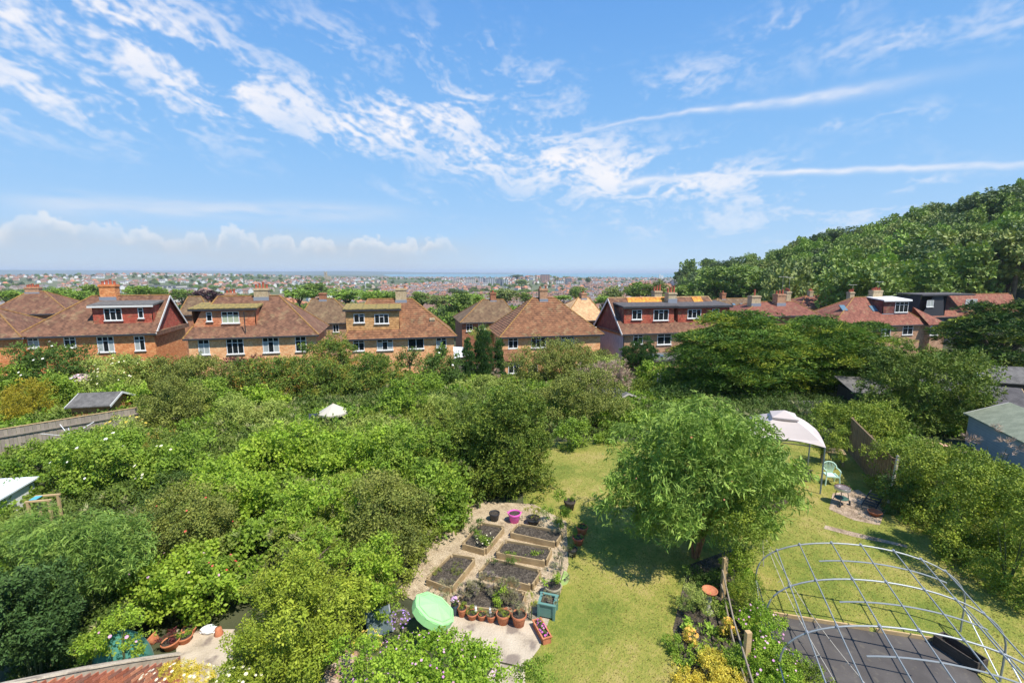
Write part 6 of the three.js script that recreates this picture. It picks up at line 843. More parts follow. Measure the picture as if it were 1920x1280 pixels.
{ const p = GP(226, 1222, 0.5), t = thing('netting_cloche', 'teal green netting dome behind the brick wall', 'cloche', V(p.x, 0, p.z)); const g = new THREE.SphereGeometry(1, 24, 12, 0, 6.2832, 0, Math.PI / 2); g.scale(0.62, 0.98, 0.5); part('netting', g, new THREE.MeshPhysicalMaterial({ color: lin(0.07, 0.3, 0.23), roughness: 0.8, transmission: 0.35, thickness: 0, side: THREE.DoubleSide }), t); for (const r of [0.4, 1.97]) { const H = new Geo(); H.tube(Array.from({ length: 13 }, (_, i) => { const a = i / 12 * Math.PI; return V(Math.cos(a) * 0.63 * Math.cos(r), Math.sin(a) * 0.935, Math.cos(a) * 0.51 * Math.sin(r)); }), 0.012, 0.012, 5); H.build('hoop', M.greenPaint, t); } }
pot('clay_pot', 'wide clay pot with dark leaves, nearest of the pots by the side path', 322, 1214, 0.2, 0.2, M.terracotta, 'purple', { ph: 0.16, size: 0.5, lean: 0.1 }); pot('clay_pot', 'clay pot of green leaves, second of the pots by the side path', 347, 1203, 0.17, 0.18, M.terracotta, 'leafy', { ph: 0.06, size: 0.4 }); pot('clay_pot', 'clay pot at the back of the pots by the side path', 355, 1188, 0.16, 0.17, M.terracotta, 'leafy', { ph: 0.05, size: 0.4 }); pot('clay_pot', 'clay pot lying tipped against the shrubs left of the pots by the side path', 293, 1203, 0.14, 0.2, M.terracotta, null, { lean: 0.9 });
{ const p = GP(410, 1190), t = thing('clay_pot', 'small upturned clay pot at the end of the side path', 'plant pot', p); part('body', lathe([[0.1, 0], [0.105, 0.05], [0.092, 0.052], [0.07, 0.2], [0.001, 0.2]], 20), M.terracotta, t); const q = GP(392, 1184), u = thing('crumpled_bag', 'crumpled white plastic bag beside the upturned clay pot', 'bag', q), g = new THREE.IcosahedronGeometry(0.13, 3), a = g.attributes.position; for (let i = 0; i < a.count; i++) { const x = a.getX(i), y = a.getY(i), z = a.getZ(i), k = 1 + 0.5 * n3(x * 14, y * 14, z * 14); a.setXYZ(i, x * k * 1.5, Math.max(0.002, (y + 0.09) * k * 0.75), z * k); } g.computeVertexNormals(); part('sheet', g, M.white, u); }
// the post and wire fence between the two lawns
{
  const a = GP(1355, 1119), b = GP(1392, 1268), t = thing('post_and_rail_fence', 'low fence of two square posts and thin rails between the two lawns', 'fence', a.clone()), G = () => new Geo(a), d = b.clone().sub(a).normalize(), n = V(-d.z, 0, d.x), e = b.clone().addScaledVector(d, 1.2);
  G().box(a.x, 0.6, a.z, 0.12, 1.2, 0.1, 0.15).build('post', M.timberPale, t); const b2 = GP(1396, 1274); G().box(b2.x, 0.6, b2.z, 0.12, 1.2, 0.1, 0.15).build('post', M.timberPale, t);
  for (const h of [0.85, 0.42]) { const m = a.clone().lerp(e, 0.5); m.y = h - 0.05; G().tube([a.clone().setY(h).addScaledVector(n, 0.06), m.addScaledVector(n, 0.1), e.clone().setY(h).addScaledVector(n, 0.06)], 0.022, 0.022, 6).build('rail', M.railGrey ??= std(lin(0.27, 0.22, 0.16), 0.9), t); }
}
{ const p = GP(1328, 1148), t = thing('birdbath', 'clay bowled birdbath on a white pedestal by the wire fence', 'birdbath', p); part('pedestal', lathe([[0.001, 0], [0.13, 0], [0.13, 0.05], [0.07, 0.1], [0.055, 0.3], [0.075, 0.5], [0.1, 0.56]], 20), M.tubStone2 = std(0xffffff, 0.9, { map: grain(128, 0.4, [0.45, 0.4, 0.34], [0.68, 0.63, 0.57]) }), t); part('bowl', lathe([[0.001, 0.56], [0.1, 0.56], [0.19, 0.61], [0.205, 0.67], [0.18, 0.67], [0.13, 0.62], [0.001, 0.6]], 24), M.terracotta, t); }
// hoop frame of a tunnel, its sheeting and edging
{
  flat('weed_sheeting', [[6.73, -10.94], [10.78, -9.94], [9.4, -6], [5.2, -6]], 0.02, M.membrane);
  const A = V(6.72, 0, -11.53), B = V(11.34, 0, -10.37), ax = V(-0.5, 0, 1.43), t = thing('tunnel_frame', 'bare galvanised hoop frame of a garden tunnel over black sheeting', 'frame', A.clone().lerp(B, 0.5)), o = t.position.clone(), G = () => new Geo(o), hw = A.distanceTo(B) / 2, e = B.clone().sub(A).normalize(), SH = 0.72, RISE = 1.28;
  const pt = (k, a) => { const c = A.clone().lerp(B, 0.5).addScaledVector(ax, k), th = a * Math.PI; return c.addScaledVector(e, -Math.cos(th) * hw).setY(SH + Math.sin(th) ** 0.82 * RISE); }, seq = (k, a, b, n) => Array.from({ length: n + 1 }, (_, i) => pt(k, mix(a, b, i / n)));
  for (const k of [0, 1, 2, 3]) { G().tube(seq(k, 0, 1, 28), 0.02, 0.02, 7).build('hoop', M.steel, t); for (const a of [0, 1]) { const p = pt(k, a); G().tube([p.clone().setY(0), p], 0.021, 0.021, 7).build('leg', M.steel, t); } }
  for (const k of [0, 1, 2]) for (const a of [0.2, 0.3, 0.41, 0.5, 0.6, 0.69, 0.79]) { const p = pt(k, a), q = ax.clone().normalize(); G().tube([p.clone().addScaledVector(q, -0.035).add(V(0, 0.012, 0)), p.clone().addScaledVector(q, 0.035).add(V(0, 0.012, 0))], 0.031, 0.031, 7).build('clamp', M.aerial, t); }
  for (const k of [0.52, 1.52, 2.52]) G().tube(seq(k, 0.34, 0.72, 16), 0.017, 0.017, 6).build('short_hoop', M.steel, t);
  for (const a of [0, 0.2, 0.3, 0.41, 0.5, 0.6, 0.69, 0.79, 1]) { const L = [0, 1, 2, 3].map((k) => pt(k, a).add(V(0, a > 0 && a < 1 ? 0.018 : 0, 0))); G().tube(L, 0.016, 0.016, 6).build('purlin', M.steel, t); }
  G().tube([pt(0, 1).add(V(0, -0.05, 0)), pt(1, 1).setY(0.05)], 0.014, 0.014, 6).build('brace', M.white, t); G().tube([pt(1, 1), pt(2, 1).setY(0.1)], 0.016, 0.016, 6).build('brace', M.white, t); G().tube([pt(0, 0), pt(1, 0).setY(0.02)], 0.014, 0.014, 6).build('brace', M.steel, t);
  const W = (a, b) => { const p = V(...a), q = V(...b), L = thing('edging_board', p.z < -10.5 ? 'weathered edging board along the far side of the black sheeting' : 'edging board along the right side of the black sheeting', 'edging', p.clone()); new Geo(p).bar(p, q, 0.04, 0.12).build('plank', M.timberPale, L); }; W([6.6, 0.05, -11.0], [9.05, 0.05, -10.4]); W([9.2, 0.05, -10.36], [10.85, 0.05, -9.95]);
  const bx = GP(1798, 1232), q = thing('timber_box', 'small open timber box on the right side of the black sheeting', 'box', bx, 0.3); for (const [x, z, w, d] of [[0, 0.42, 0.36, 0.03], [0, -0.42, 0.36, 0.03], [0.17, 0, 0.03, 0.8], [-0.17, 0, 0.03, 0.8]]) new Geo().box(x, 0.14, z, w, 0.28, d).build('board', M.timberDark, q);
  const c0 = GP(1432, 1062), cane = thing('cane', 'slim bamboo cane with twine standing at the corner of the hoop frame', 'cane', c0); new Geo().tube([V(0, 0, 0), V(-0.1, 1.1, -0.04)], 0.014, 0.01, 6).build('cane', M.bone, cane);
  const k0 = c0.clone().add(V(-0.1, 1.1, -0.04)); for (const [x, y, h, l] of [[1565, 1275, 1.0, 'upper twine stretched from the cane across the hoop frame'], [1630, 1290, 0.8, 'lower twine stretched from the cane across the hoop frame']]) { const end = AT(x, y, 9.2), L = thing('twine', l, 'twine', k0.clone()), T = new Geo(k0), P = Array.from({ length: 15 }, (_, i) => { const q = k0.clone().lerp(end, i / 14); q.y -= 0.25 * Math.sin(i / 14 * Math.PI); return q; }); T.tube(P, 0.009, 0.009, 5); T.build('cord', M.bone, L); for (const i of [5, 9, 12]) { const K = new Geo(k0); for (let j = 0; j < 3; j++) K.tube([P[i], P[i].clone().add(V(rr(-0.1, 0.1), -rr(0.05, 0.16), rr(-0.06, 0.06)))], 0.008, 0.004, 4); K.build('knot', M.bone, L); } }
}
// gazebo with a vented pale canopy
{
  const f = V(12.62, 0, -17.64), b = V(13.72, 0, -20.18), ex = V(-2.45, 0, -1.06), c = f.clone().add(b).multiplyScalar(0.5).addScaledVector(ex, 0.5), t = thing('gazebo', 'garden gazebo with a pale pink vented canopy on thin metal poles', 'gazebo', c), H = 2.0, G = () => new Geo(c), cl = [f, b, b.clone().add(ex), f.clone().add(ex)], cloth = new THREE.MeshPhysicalMaterial({ color: lin(0.62, 0.53, 0.485), roughness: 0.85, transmission: 0.25, thickness: 0, side: THREE.DoubleSide }), W = G(), cc = c.clone().setY(0), top = 0.78;
  const out = cl.map((p) => p.clone().sub(cc).multiplyScalar(1.02).add(cc)), S = (p, k) => { const q = p.clone().lerp(cc, k); q.y = H + top * (1 - (1 - k) ** 1.75); return q; };
  for (let i = 0; i < 4; i++) { const a = out[i], d = out[(i + 1) % 4], n = 6, ks = [0, 0.15, 0.3, 0.45, 0.6, 0.72]; for (let j = 0; j + 1 < ks.length; j++) for (let u = 0; u < n; u++) { const P = (uu, k) => { const q = S(a.clone().lerp(d, uu), k); q.y -= 0.16 * (1 - k) * (4 * uu * (1 - uu)) * -0.9 * (k < 0.01 ? 1 : 0.6) * -1 * (k < 0.01 ? -1 : 1); return q; }; W.quad(P(u / n, ks[j]), P((u + 1) / n, ks[j]), P((u + 1) / n, ks[j + 1]), P(u / n, ks[j + 1])); } }
  W.build('canopy', cloth, t); const Vt = G(), K = out.map((p) => { const q = p.clone().lerp(cc, 0.64); q.y = H + top * 0.98; return q; }), ap = cc.clone().setY(H + top * 1.28); for (let i = 0; i < 4; i++) { Vt.poly([K[i], K[(i + 1) % 4], ap]); Vt.quad(K[i].clone().add(V(0, -0.07, 0)), K[(i + 1) % 4].clone().add(V(0, -0.07, 0)), K[(i + 1) % 4], K[i]); } Vt.build('vent_cap', cloth, t);
  for (const p of cl) { G().tube([p.clone(), p.clone().setY(H)], 0.03, 0.03, 8).build('pole', std(lin(0.2, 0.25, 0.27), 0.5, { metalness: 0.4 }), t); } for (let i = 0; i < 4; i++) { G().tube([cl[i].clone().setY(H - 0.03), cl[(i + 1) % 4].clone().setY(H - 0.03)], 0.018, 0.018, 6).build('rail', M.gutter, t); G().tube([0, 0.25, 0.5, 0.72].map((k) => S(out[i], k).add(V(0, -0.03, 0))), 0.014, 0.014, 6).build('rib', M.gutter, t); }
}
// green plastic chair
{
  const p = GP(1557, 907), t = thing('garden_chair', 'pale green plastic garden armchair with a fan back, on the lawn by the gazebo', 'chair', p, -0.25), m = std(lin(0.55, 0.75, 0.6), 0.45), G = () => new Geo();
  const seat = new Geo(); for (let i = 0; i < 6; i++) seat.slab(V(-0.23, 0.41, -0.2 + i * 0.072), V(0.46, 0, 0), V(0, 0.02, 0), V(0, 0, 0.066)); seat.slab(V(-0.24, 0.385, -0.21), V(0.48, 0, 0), V(0, 0.022, 0), V(0, 0, 0.44)); seat.build('seat', m, t);
  for (const x of [-1, 1]) { G().tube([V(x * 0.27, 0, 0.24), V(x * 0.24, 0.42, 0.2), V(x * 0.27, 0.64, 0.2)], 0.028, 0.022, 8).build('leg', m, t); G().tube([V(x * 0.25, 0, -0.28), V(x * 0.22, 0.42, -0.2)], 0.028, 0.024, 8).build('leg', m, t); G().tube([V(x * 0.27, 0.64, 0.22), V(x * 0.285, 0.66, 0), V(x * 0.25, 0.68, -0.22)], 0.026, 0.024, 8).build('armrest', m, t); }
  G().tube(Array.from({ length: 13 }, (_, i) => { const a = i / 12 * Math.PI; return V(Math.cos(a) * 0.27, 0.62 + Math.sin(a) ** 0.7 * 0.27, -0.22 - Math.sin(a) * 0.08); }), 0.024, 0.024, 8).build('back_frame', m, t);
  for (let i = -4; i <= 4; i++) { const a = Math.PI / 2 - i * 0.26; G().bar(V(i * 0.026, 0.42, -0.2), V(Math.cos(a) * 0.25, 0.63 + Math.sin(a) ** 0.7 * 0.25, -0.22 - Math.sin(a) * 0.08), 0.03, 0.012).build('slat', m, t); }
}
// kettle barbecue
{
  const p = GP(1577, 945), t = thing('barbecue', 'round kettle barbecue on three legs with a wheel, standing on bare earth', 'barbecue', p, 0.3), bowl = std(lin(0.12, 0.03, 0.035), 0.35), k = std(lin(0.05, 0.05, 0.05), 0.5);
  part('bowl', lathe([[0.001, 0.52], [0.12, 0.53], [0.21, 0.6], [0.25, 0.7], [0.26, 0.72], [0.245, 0.72], [0.2, 0.62], [0.001, 0.56]], 28), bowl, t); part('rim_band', lathe([[0.257, 0.6], [0.27, 0.6], [0.27, 0.71], [0.257, 0.71]], 28), std(lin(0.6, 0.6, 0.6), 0.35, { metalness: 0.6 }), t); const gr = new Geo(); for (let i = -5; i <= 5; i++) { const w = Math.sqrt(0.24 ** 2 - (i * 0.043) ** 2); gr.tube([V(-w, 0.7, i * 0.043), V(w, 0.7, i * 0.043)], 0.006, 0.006, 4); } gr.build('grill', M.steel, t);
  for (const a of [0.5, 2.6, 4.7]) new Geo().tube([V(Math.cos(a) * 0.18, 0.58, Math.sin(a) * 0.18), V(Math.cos(a) * 0.3, a > 4 ? 0.09 : 0.0, Math.sin(a) * 0.3)], 0.014, 0.014, 7).build('leg', k, t); part('tray', lathe([[0.001, 0.24], [0.22, 0.24], [0.24, 0.27], [0.22, 0.26], [0.001, 0.255]], 24), std(lin(0.05, 0.12, 0.09), 0.6), t);
  for (const s of [0.5, 2.6]) { const w = part('wheel', new THREE.TorusGeometry(0.065, 0.022, 8, 20), k, t); w.position.set(Math.cos(s) * 0.3, 0.088, Math.sin(s) * 0.32); w.rotation.y = 0.8; part('hub', new THREE.CylinderGeometry(0.045, 0.045, 0.02, 14).rotateX(Math.PI / 2), M.white, w); }
}
{ const p = GP(1496, 898), t = thing('planter_box', 'black open topped timber planter box at the edge of the right lawn', 'planter', p, 0.15), G = (a) => new Geo().box(...a).build('board', M.timberDark, t); for (const a of [[0, 0.25, 0.3, 0.74, 0.5, 0.03], [0, 0.25, -0.3, 0.74, 0.5, 0.03], [0.355, 0.25, 0, 0.03, 0.5, 0.57], [-0.355, 0.25, 0, 0.03, 0.5, 0.57]]) G(a); new Geo().box(0, 0.12, 0, 0.68, 0.02, 0.56).build('soil', M.soil, t); for (const s of [-1, 1]) new Geo().box(0, 0.515, s * 0.31, 0.8, 0.03, 0.08).build('rim', M.timberDark, t); }
pot('clay_bowl', 'orange clay bowl on the grass in front of the hedge', 1640, 966, 0.22, 0.17, M.terracotta, 'none', { cat: 'bowl', taper: 0.6 }); pot('clay_pot', 'small dark red pot under the right side of the peach tree', 1496, 928, 0.12, 0.18, M.potRed, null);
{ const p = GP(1637, 946), t = thing('folding_chair', 'dark folded garden chair lying on the earth beside the hedge', 'chair', p, 0.6), k = M.plasticBlack; for (const z of [-0.22, 0.22]) { new Geo().bar(V(-0.45, 0.04, z), V(0.4, 0.4, z), 0.03).build('frame', k, t); new Geo().bar(V(-0.4, 0.3, z * 0.9), V(0.4, 0.05, z * 0.9), 0.03).build('leg', k, t); } for (let i = 0; i < 5; i++) { const u = i / 5; new Geo().box(-0.35 + u * 0.7, 0.1 + u * 0.3, 0, 0.09, 0.02, 0.46).build('slat', k, t); } }
{ const p = GP(1560, 868), t = thing('pallet_bench', 'rough timber pallet bench beneath the shrub by the fence', 'bench', p, -0.5); for (const x of [-0.4, 0.4]) for (const z of [-0.25, 0.25]) new Geo().box(x, 0.3, z, 0.08, 0.6, 0.08).build('leg', M.timber, t); for (let i = 0; i < 4; i++) new Geo().box(0, 0.62, -0.27 + i * 0.18, 0.95, 0.03, 0.14).build('slat', M.timber, t); }
for (const [x, y, r, l, k] of [[1424, 948, 0.22, 'sawn tree stump under the right side of the peach tree', 0], [1442, 952, 0.14, 'leaning split log beside the tree stump', 0.5], [1462, 958, 0.15, 'pale split log with a cut face right of the stump', 0.75]]) { const p = GP(x, y), t = thing(k ? 'split_log' : 'tree_stump', l, k ? 'log' : 'stump', p), g = new THREE.CylinderGeometry(r * 0.85, r, k ? 0.62 : 0.42, 11), a = g.attributes.position; for (let i = 0; i < a.count; i++) { const q = 1 + 0.12 * n2(a.getX(i) * 9 + x, a.getZ(i) * 9); a.setX(i, a.getX(i) * q); a.setZ(i, a.getZ(i) * q); } g.computeVertexNormals(); const b = part('trunk', g, M.bark, t); b.position.y = k ? 0.26 : 0.2; b.rotation.z = -k; const c = part('cut_face', new THREE.CircleGeometry(r * 0.8, 16).rotateX(-Math.PI / 2), M.timberPale, b); c.position.y = (k ? 0.31 : 0.21) + 0.003; }
// the right fence: larch boards between posts, and the pale end post
function boardFence(name, label, a, b, h, m, bw, posts, o = {}) {
  const d = b.clone().sub(a).setY(0), L = d.length(); d.normalize(); const n = V(-d.z, 0, d.x), t = thing(name, label, 'fence', a.clone()), ry = Math.atan2(-d.z, d.x), N = Math.floor(L / bw), g = new Geo().box(0, h / 2, 0, bw - 0.008, h, 0.02).geometry();
  for (let i = 0; i < N; i++) { const p = a.clone().addScaledVector(d, (i + 0.5) * bw), y = mix(a.y, b.y, (i + 0.5) / N); const q = part('board', g, m[Math.floor(R() * m.length)], t); q.position.copy(p.setY(y + rr(-0.01, 0.015)).addScaledVector(n, i % 2 ? 0.008 : -0.004).sub(a)); q.rotation.y = ry; }
  for (let i = 0; i <= posts; i++) { const p = a.clone().lerp(b, i / posts).addScaledVector(n, o.side ?? 0.07); new Geo(a).box(p.x, p.y + h / 2, p.z, 0.09, h + 0.06, 0.09, ry).build('post', o.postM ?? m[0], t); }
  for (const k of [0.15, 0.8]) new Geo(a).bar(a.clone().addScaledVector(n, 0.05).add(V(0, h * k, 0)), b.clone().addScaledVector(n, 0.05).add(V(0, h * k, 0)), 0.05, 0.07).build('rail', m[0], t);
  new Geo(a).bar(a.clone().add(V(0, h + 0.02, 0)), b.clone().add(V(0, h + 0.02, 0)), 0.07, 0.035).build('cap_rail', o.cap ?? m[0], t); return t;
}
boardFence('board_fence', 'brown timber board fence standing between the right lawn and the hedge', GP(1664, 938), GP(1590, 846), 1.75, M.larch, 0.12, 2);
{ const p = GP(1660, 940), t = thing('fence_post', 'pale leaning post at the near end of the brown board fence', 'post', p); new Geo().bar(V(0.05, 0, 0.12), V(0.2, 1.95, 0.1), 0.08).build('post', M.bone, t); }
{ const a = AT(-30, 806, 21.2), b = AT(256, 763, 26.2), ya = AT(0, 803, 21.7).y, yb = AT(250, 765, 26.1).y; a.y = ya - 1.75; b.y = yb - 1.75; boardFence('board_fence', 'long weathered grey board fence across the left gardens', a, b, 1.75, M.board, 0.14, 5, { cap: M.timberPale, side: -0.07 }); }
// sheds
function shed(name, label, pts, wallH, wallM, roofM, o = {}) {     // pts: near left, near right, far right, far left at eave height
  const c = pts.reduce((a, b) => a.clone().add(b), V(0, 0, 0)).multiplyScalar(0.25), gy = Math.min(ground(c.x, c.z), c.y - wallH), t = thing(name, label, 'shed', V(c.x, gy, c.z)), O = t.position.clone(), G = () => new Geo(O), [a, b, d, e] = pts, lo = (p) => p.clone().setY(gy);
  const seg = (p, q) => { const L = p.distanceTo(q), n = Math.max(1, Math.round(L / (o.board ?? 0.15))), W = Math.ceil(wallH / 0.16); if (o.lap) { for (let i = 0; i < W; i++) { const y0 = gy + (p.y - gy) * i / W, y1 = gy + (p.y - gy) * (i + 1) / W, out = V(q.z - p.z, 0, -(q.x - p.x)).normalize().multiplyScalar(-0.02); G().quad(p.clone().setY(y0).add(out), q.clone().setY(y0).add(out), q.clone().setY(y1), p.clone().setY(y1)).build('board', wallM, t); } } else G().quad(lo(p), lo(q), q, p).build('wall', wallM, t); };
  seg(a, b); seg(b, d); seg(d, e); seg(e, a);
  const ov = o.over ?? 0.2, ex = b.clone().sub(a).normalize(), ez = e.clone().sub(a).normalize(), rz = o.rise ?? 0.5;
  const A = a.clone().addScaledVector(ex, -ov).addScaledVector(ez, -ov), B = b.clone().addScaledVector(ex, ov).addScaledVector(ez, -ov), D = d.clone().addScaledVector(ex, ov).addScaledVector(ez, ov), E = e.clone().addScaledVector(ex, -ov).addScaledVector(ez, ov), th = V(0, 0.06, 0), sheet = (Q, ...p) => { Q.poly(p); Q.poly(p.map((q) => q.clone().add(th))); for (let i = 0; i < p.length; i++) { const j = (i + 1) % p.length; Q.quad(p[i], p[j], p[j].clone().add(th), p[i].clone().add(th)); } };
  const Q = G();
  if (o.ridge === 'x') { const r0 = A.clone().lerp(E, 0.5).add(V(0, rz, 0)), r1 = B.clone().lerp(D, 0.5).add(V(0, rz, 0)); sheet(Q, A, B, r1, r0); sheet(Q, D, E, r0, r1); G().poly([a, e, a.clone().lerp(e, 0.5).add(V(0, rz * 0.9, 0))]).poly([b, d, b.clone().lerp(d, 0.5).add(V(0, rz * 0.9, 0))]).build('gable', wallM, t); const F = G(); for (const [p, q, r] of [[A, E, r0], [B, D, r1]]) { F.bar(p.clone(), r.clone(), 0.03, 0.12); F.bar(q.clone(), r.clone(), 0.03, 0.12); } F.build('bargeboard', o.barge ?? M.timber, t); }
  else if (o.ridge === 'z') { const r0 = A.clone().lerp(B, 0.5).add(V(0, rz, 0)), r1 = E.clone().lerp(D, 0.5).add(V(0, rz, 0)); sheet(Q, A, r0, r1, E); sheet(Q, r0, B, D, r1); G().poly([a, b, a.clone().lerp(b, 0.5).add(V(0, rz * 0.9, 0))]).poly([e, d, e.clone().lerp(d, 0.5).add(V(0, rz * 0.9, 0))]).build('gable', wallM, t); const F = G(); for (const [p, q, r] of [[A, B, r0], [E, D, r1]]) { F.bar(p.clone(), r.clone(), 0.03, 0.12); F.bar(q.clone(), r.clone(), 0.03, 0.12); } F.build('bargeboard', o.barge ?? M.timber, t); }
  else { const up = V(0, rz, 0); sheet(Q, A, B, D.clone().add(up), E.clone().add(up)); }
  Q.build('roof', roofM, t); return t;
}
const quadAt = (x, y, z, ex, w, d) => { const a = AT(x, y, z), e = V(Math.cos(ex), 0, -Math.sin(ex)), n = V(-Math.sin(ex), 0, -Math.cos(ex)); return [a, a.clone().addScaledVector(e, w), a.clone().addScaledVector(e, w).addScaledVector(n, d), a.clone().addScaledVector(n, d)]; };
M.paleBlue = std(0xffffff, 0.8, { map: tex(256, 1.6, (x, y) => { const k = (y * 12) % 1; return pal(0.5 + 0.5 * fbm(x * 8, y * 8, 4, 8), [0.25, 0.29, 0.31], [0.34, 0.38, 0.4]).map((c) => c * (k < 0.08 ? 0.6 : 1)); }) }); M.greenFelt = std(0xffffff, 0.95, { map: grain(256, 2, [0.17, 0.19, 0.13], [0.25, 0.27, 0.19]) });
{ const a = AT(1818, 778, 24), b = AT(1985, 838, 18.4); b.y = a.y; const e = b.clone().sub(a).normalize(), n = V(-e.z, 0, e.x); const q = n.clone().multiplyScalar(n.x > 0 ? 3.2 : -3.2); shed('garden_shed', 'pale blue shed with a green felt roof at the right edge', [a, b, b.clone().add(q), a.clone().add(q)], 2.4, M.paleBlue, M.greenFelt, { ridge: 'x', rise: 0.75, barge: M.offWhite, over: 0.15 }); }
shed('garden_shed', 'low dark felt roofed shed behind the pale blue shed', quadAt(1742, 746, 29, -0.5, 4.4, 3), 2.1, M.timberDark, M.feltDark, { ridge: 'x', rise: 0.8, barge: M.timberPale }); shed('garden_shed', 'grey felt roofed shed at the right edge beyond the others', quadAt(1850, 716, 33, -0.35, 6, 3.4), 2.2, M.timberDark, M.felt, { ridge: 'x', rise: 0.9, barge: M.offWhite }); shed('garden_shed', 'narrow dark roofed shed between the glossy tree and the pale blue shed', quadAt(1808, 754, 27, -0.5, 4, 2.2), 1.9, M.timberDark, M.feltDark, { ridge: 'x', rise: 0.5, barge: M.offWhite });
shed('garden_shed', 'dark weathered shed with a sagging felt roof at the far end of the gardens', quadAt(1148, 756, 32, 0.35, 2.4, 3), 1.9, M.timberDark, M.felt, { ridge: 'z', rise: 0.6, barge: M.bone }); shed('garden_shed', 'grey roofed shed half hidden beside the golden conifer', quadAt(1604, 736, 31, -0.2, 2.6, 2.4), 2, M.timberDark, M.felt, { rise: 0.5 });
shed('garden_shed', 'small red brown shed with a grey roof behind the left board fence', quadAt(132, 764, 27.4, 0.2, 1.95, 2.2), 1.6, M.orangeWood, M.felt, { ridge: 'x', rise: 0.55, barge: M.offWhite }); shed('garden_shed', 'white shed with a white sheet roof at the left edge', quadAt(-132, 946, 16.4, 0.14, 2.1, 1.5), 1.9, M.white, M.whiteSheet = std(lin(0.72, 0.78, 0.8), 0.5), { rise: 0.12, over: 0.12 });
shed('garden_shed', 'orange brown timber hut in the shade under the big conifers', quadAt(1508, 776, 30, -0.1, 1.9, 1.6), 1.6, M.orangeWood, M.feltDark, { rise: 0.35 });
{ const p = AT(82, 948, 15.6), gy = 0, t = thing('timber_stand', 'yellowed timber frame stand right of the white shed', 'stand', V(p.x, gy, p.z), 0.2), h = p.y + 0.25; for (const x of [-0.3, 0.3]) for (const z of [-0.2, 0.2]) new Geo().box(x, h / 2, z, 0.07, h, 0.07).build('leg', M.timberPale, t); for (const z of [-0.2, 0.2]) new Geo().box(0, h + 0.025, z, 0.74, 0.05, 0.07).build('rail', M.timberPale, t); new Geo().box(-0.2, h + 0.055, 0, 0.2, 0.01, 0.3).build('sheet', std(lin(0.1, 0.4, 0.5), 0.5), t); }
{ const p = AT(128, 806, 21.5), gy = p.y - 1.5, t = thing('rotary_clothes_line', 'white rotary clothes line with folded out arms before the board fence', 'clothes line', V(p.x, gy, p.z)); new Geo().tube([V(0, 0, 0), V(0, 1.6, 0)], 0.022, 0.022, 6).build('pole', M.white, t); for (let i = 0; i < 4; i++) { const a = i * 1.57 + 0.5; new Geo().tube([V(0, 1.2, 0), V(Math.cos(a) * 0.95, 1.62, Math.sin(a) * 0.95)], 0.014, 0.014, 5).build('arm', M.white, t); } }
{ const p = AT(624, 930, 16.4), t = thing('trellis', 'thin white sticks leaning in the middle of the thicket', 'sticks', V(p.x, 0, p.z)); for (let i = 0; i < 4; i++) new Geo().tube([V(i * 0.07 - 0.1, 0.3, 0), V(i * 0.05 - 0.18, p.y + 0.45 + 0.1 * (i % 2), -0.1)], 0.014, 0.01, 5).build('stick', M.bone, t); }
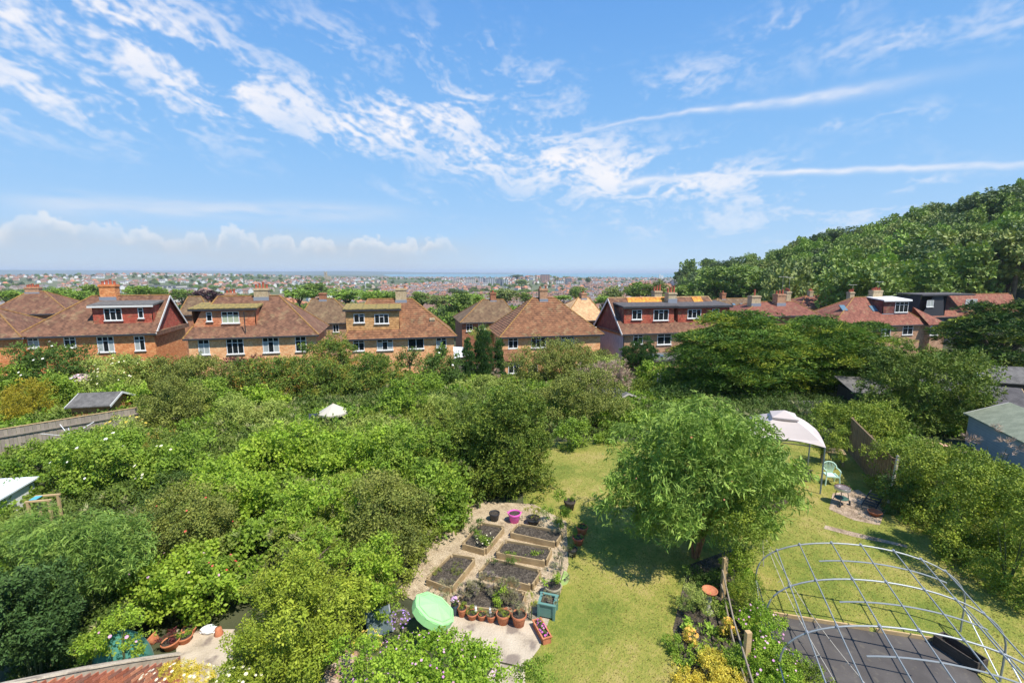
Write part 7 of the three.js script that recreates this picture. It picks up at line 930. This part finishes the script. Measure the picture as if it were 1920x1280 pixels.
{ const p = AT(625, 772, 26), gy = ground(p.x, p.z), t = thing('parasol', 'cream octagonal parasol open in the thicket before the laurel hedge', 'parasol', V(p.x, gy, p.z)), h = p.y - gy, G = new Geo(), r = 0.82, m = new THREE.MeshPhysicalMaterial({ color: lin(0.62, 0.56, 0.45), roughness: 0.85, transmission: 0.2, thickness: 0, side: THREE.DoubleSide }); const q = (i) => V(Math.cos(i * 0.7854) * r, h, Math.sin(i * 0.7854) * r); for (let i = 0; i < 8; i++) { G.poly([q(i), q(i + 1), V(0, h + 0.5, 0)]); G.quad(q(i), q(i + 1), q(i + 1).add(V(0, -0.1, 0)), q(i).add(V(0, -0.1, 0))); } G.build('canopy', m, t); new Geo().tube([V(0, 0, 0), V(0, h + 0.54, 0)], 0.025, 0.025, 7).build('pole', M.timber, t); for (let i = 0; i < 8; i++) new Geo().tube([V(0, h + 0.47, 0), q(i).add(V(0, -0.01, 0))], 0.01, 0.01, 4).build('rib', M.timber, t);
  const c = AT(588, 790, 25.4), u = thing('folded_chair', 'dark blue folded garden chair left of the cream parasol', 'chair', V(c.x, ground(c.x, c.z), c.z), 0.3), hh = c.y - ground(c.x, c.z) + 0.4, bl = std(lin(0.03, 0.045, 0.07), 0.6); new Geo().slab(V(-0.25, hh - 0.95, 0), V(0.5, 0, 0), V(0, 0.9, -0.3), V(0, 0.02, 0.03)).build('backrest', bl, u); new Geo().slab(V(-0.25, hh - 0.95, 0.04), V(0.5, 0, 0), V(0, 0.1, 0.45), V(0, 0.04, 0)).build('seat', bl, u); for (const x of [-0.25, 0.25]) new Geo().bar(V(x, 0, 0.3), V(x, hh, -0.3), 0.03).build('leg', M.gutter, u); }
{ const p = AT(1236, 712, 40), t = thing('garden_post', 'pair of pale posts standing in the bushes below the flat roofed extension', 'post', V(p.x, ground(p.x, p.z), p.z)); const h = p.y + 0.6 - ground(p.x, p.z); for (const x of [-0.12, 0.12]) new Geo().box(x, h / 2, 0, 0.1, h, 0.1).build('post', M.bone, t); }
{ const c = AT(866, 662, 52), t = thing('awning', 'white canvas awning beside the corner of the third house', 'awning', c); new Geo().poly([V(-1, 0.75, 0), V(0.2, 0.7, 0), V(0.95, -0.2, 0.4), V(-0.8, -0.5, 0.6)]).build('canopy', M.white, t); for (const x of [-0.8, 0.9]) new Geo().bar(V(x, -2.5, 0.5), V(x, -0.25, 0.5), 0.07).build('pole', M.offWhite, t); }
// loose blades over the lawn
{
  R = mulberry(555); const list = [], cols = g3([0.17, 0.18, 0.028], [0.26, 0.235, 0.05], [0.36, 0.29, 0.09], [0.13, 0.16, 0.022]);
  for (let i = 0; i < 34000; i++) { const D = 8 + 15.3 * R(), x = rr(1.0, 16.8), z = -D; if (x > 6.1 + (D - 11) * -0.1 && D < 10.9 && x < 11) continue; if (x < 1.8 && D < 17 && D > 10) continue; const k = 0.5 + 0.6 * fbm(x * 0.55 + 3, z * 0.55, 4) + rr(-0.3, 0.3); list.push([V(x, 0.006, z), V(rr(-0.3, 0.3), 1, rr(-0.3, 0.3)).normalize(), rr(0.012, 0.028), pick(cols, k).multiplyScalar(rr(0.8, 1.15))]); }
  clumpCount += list.length; tag(instances(clump('blades'), massMat(0.3), list, 'grass'), 'short tufted grass of the two lawns, dry in patches', 'grass', null, 'stuff');
}
console.log('clumps', clumpCount, 'leaf triangles', triCount);
renderer.render(scene, camera);
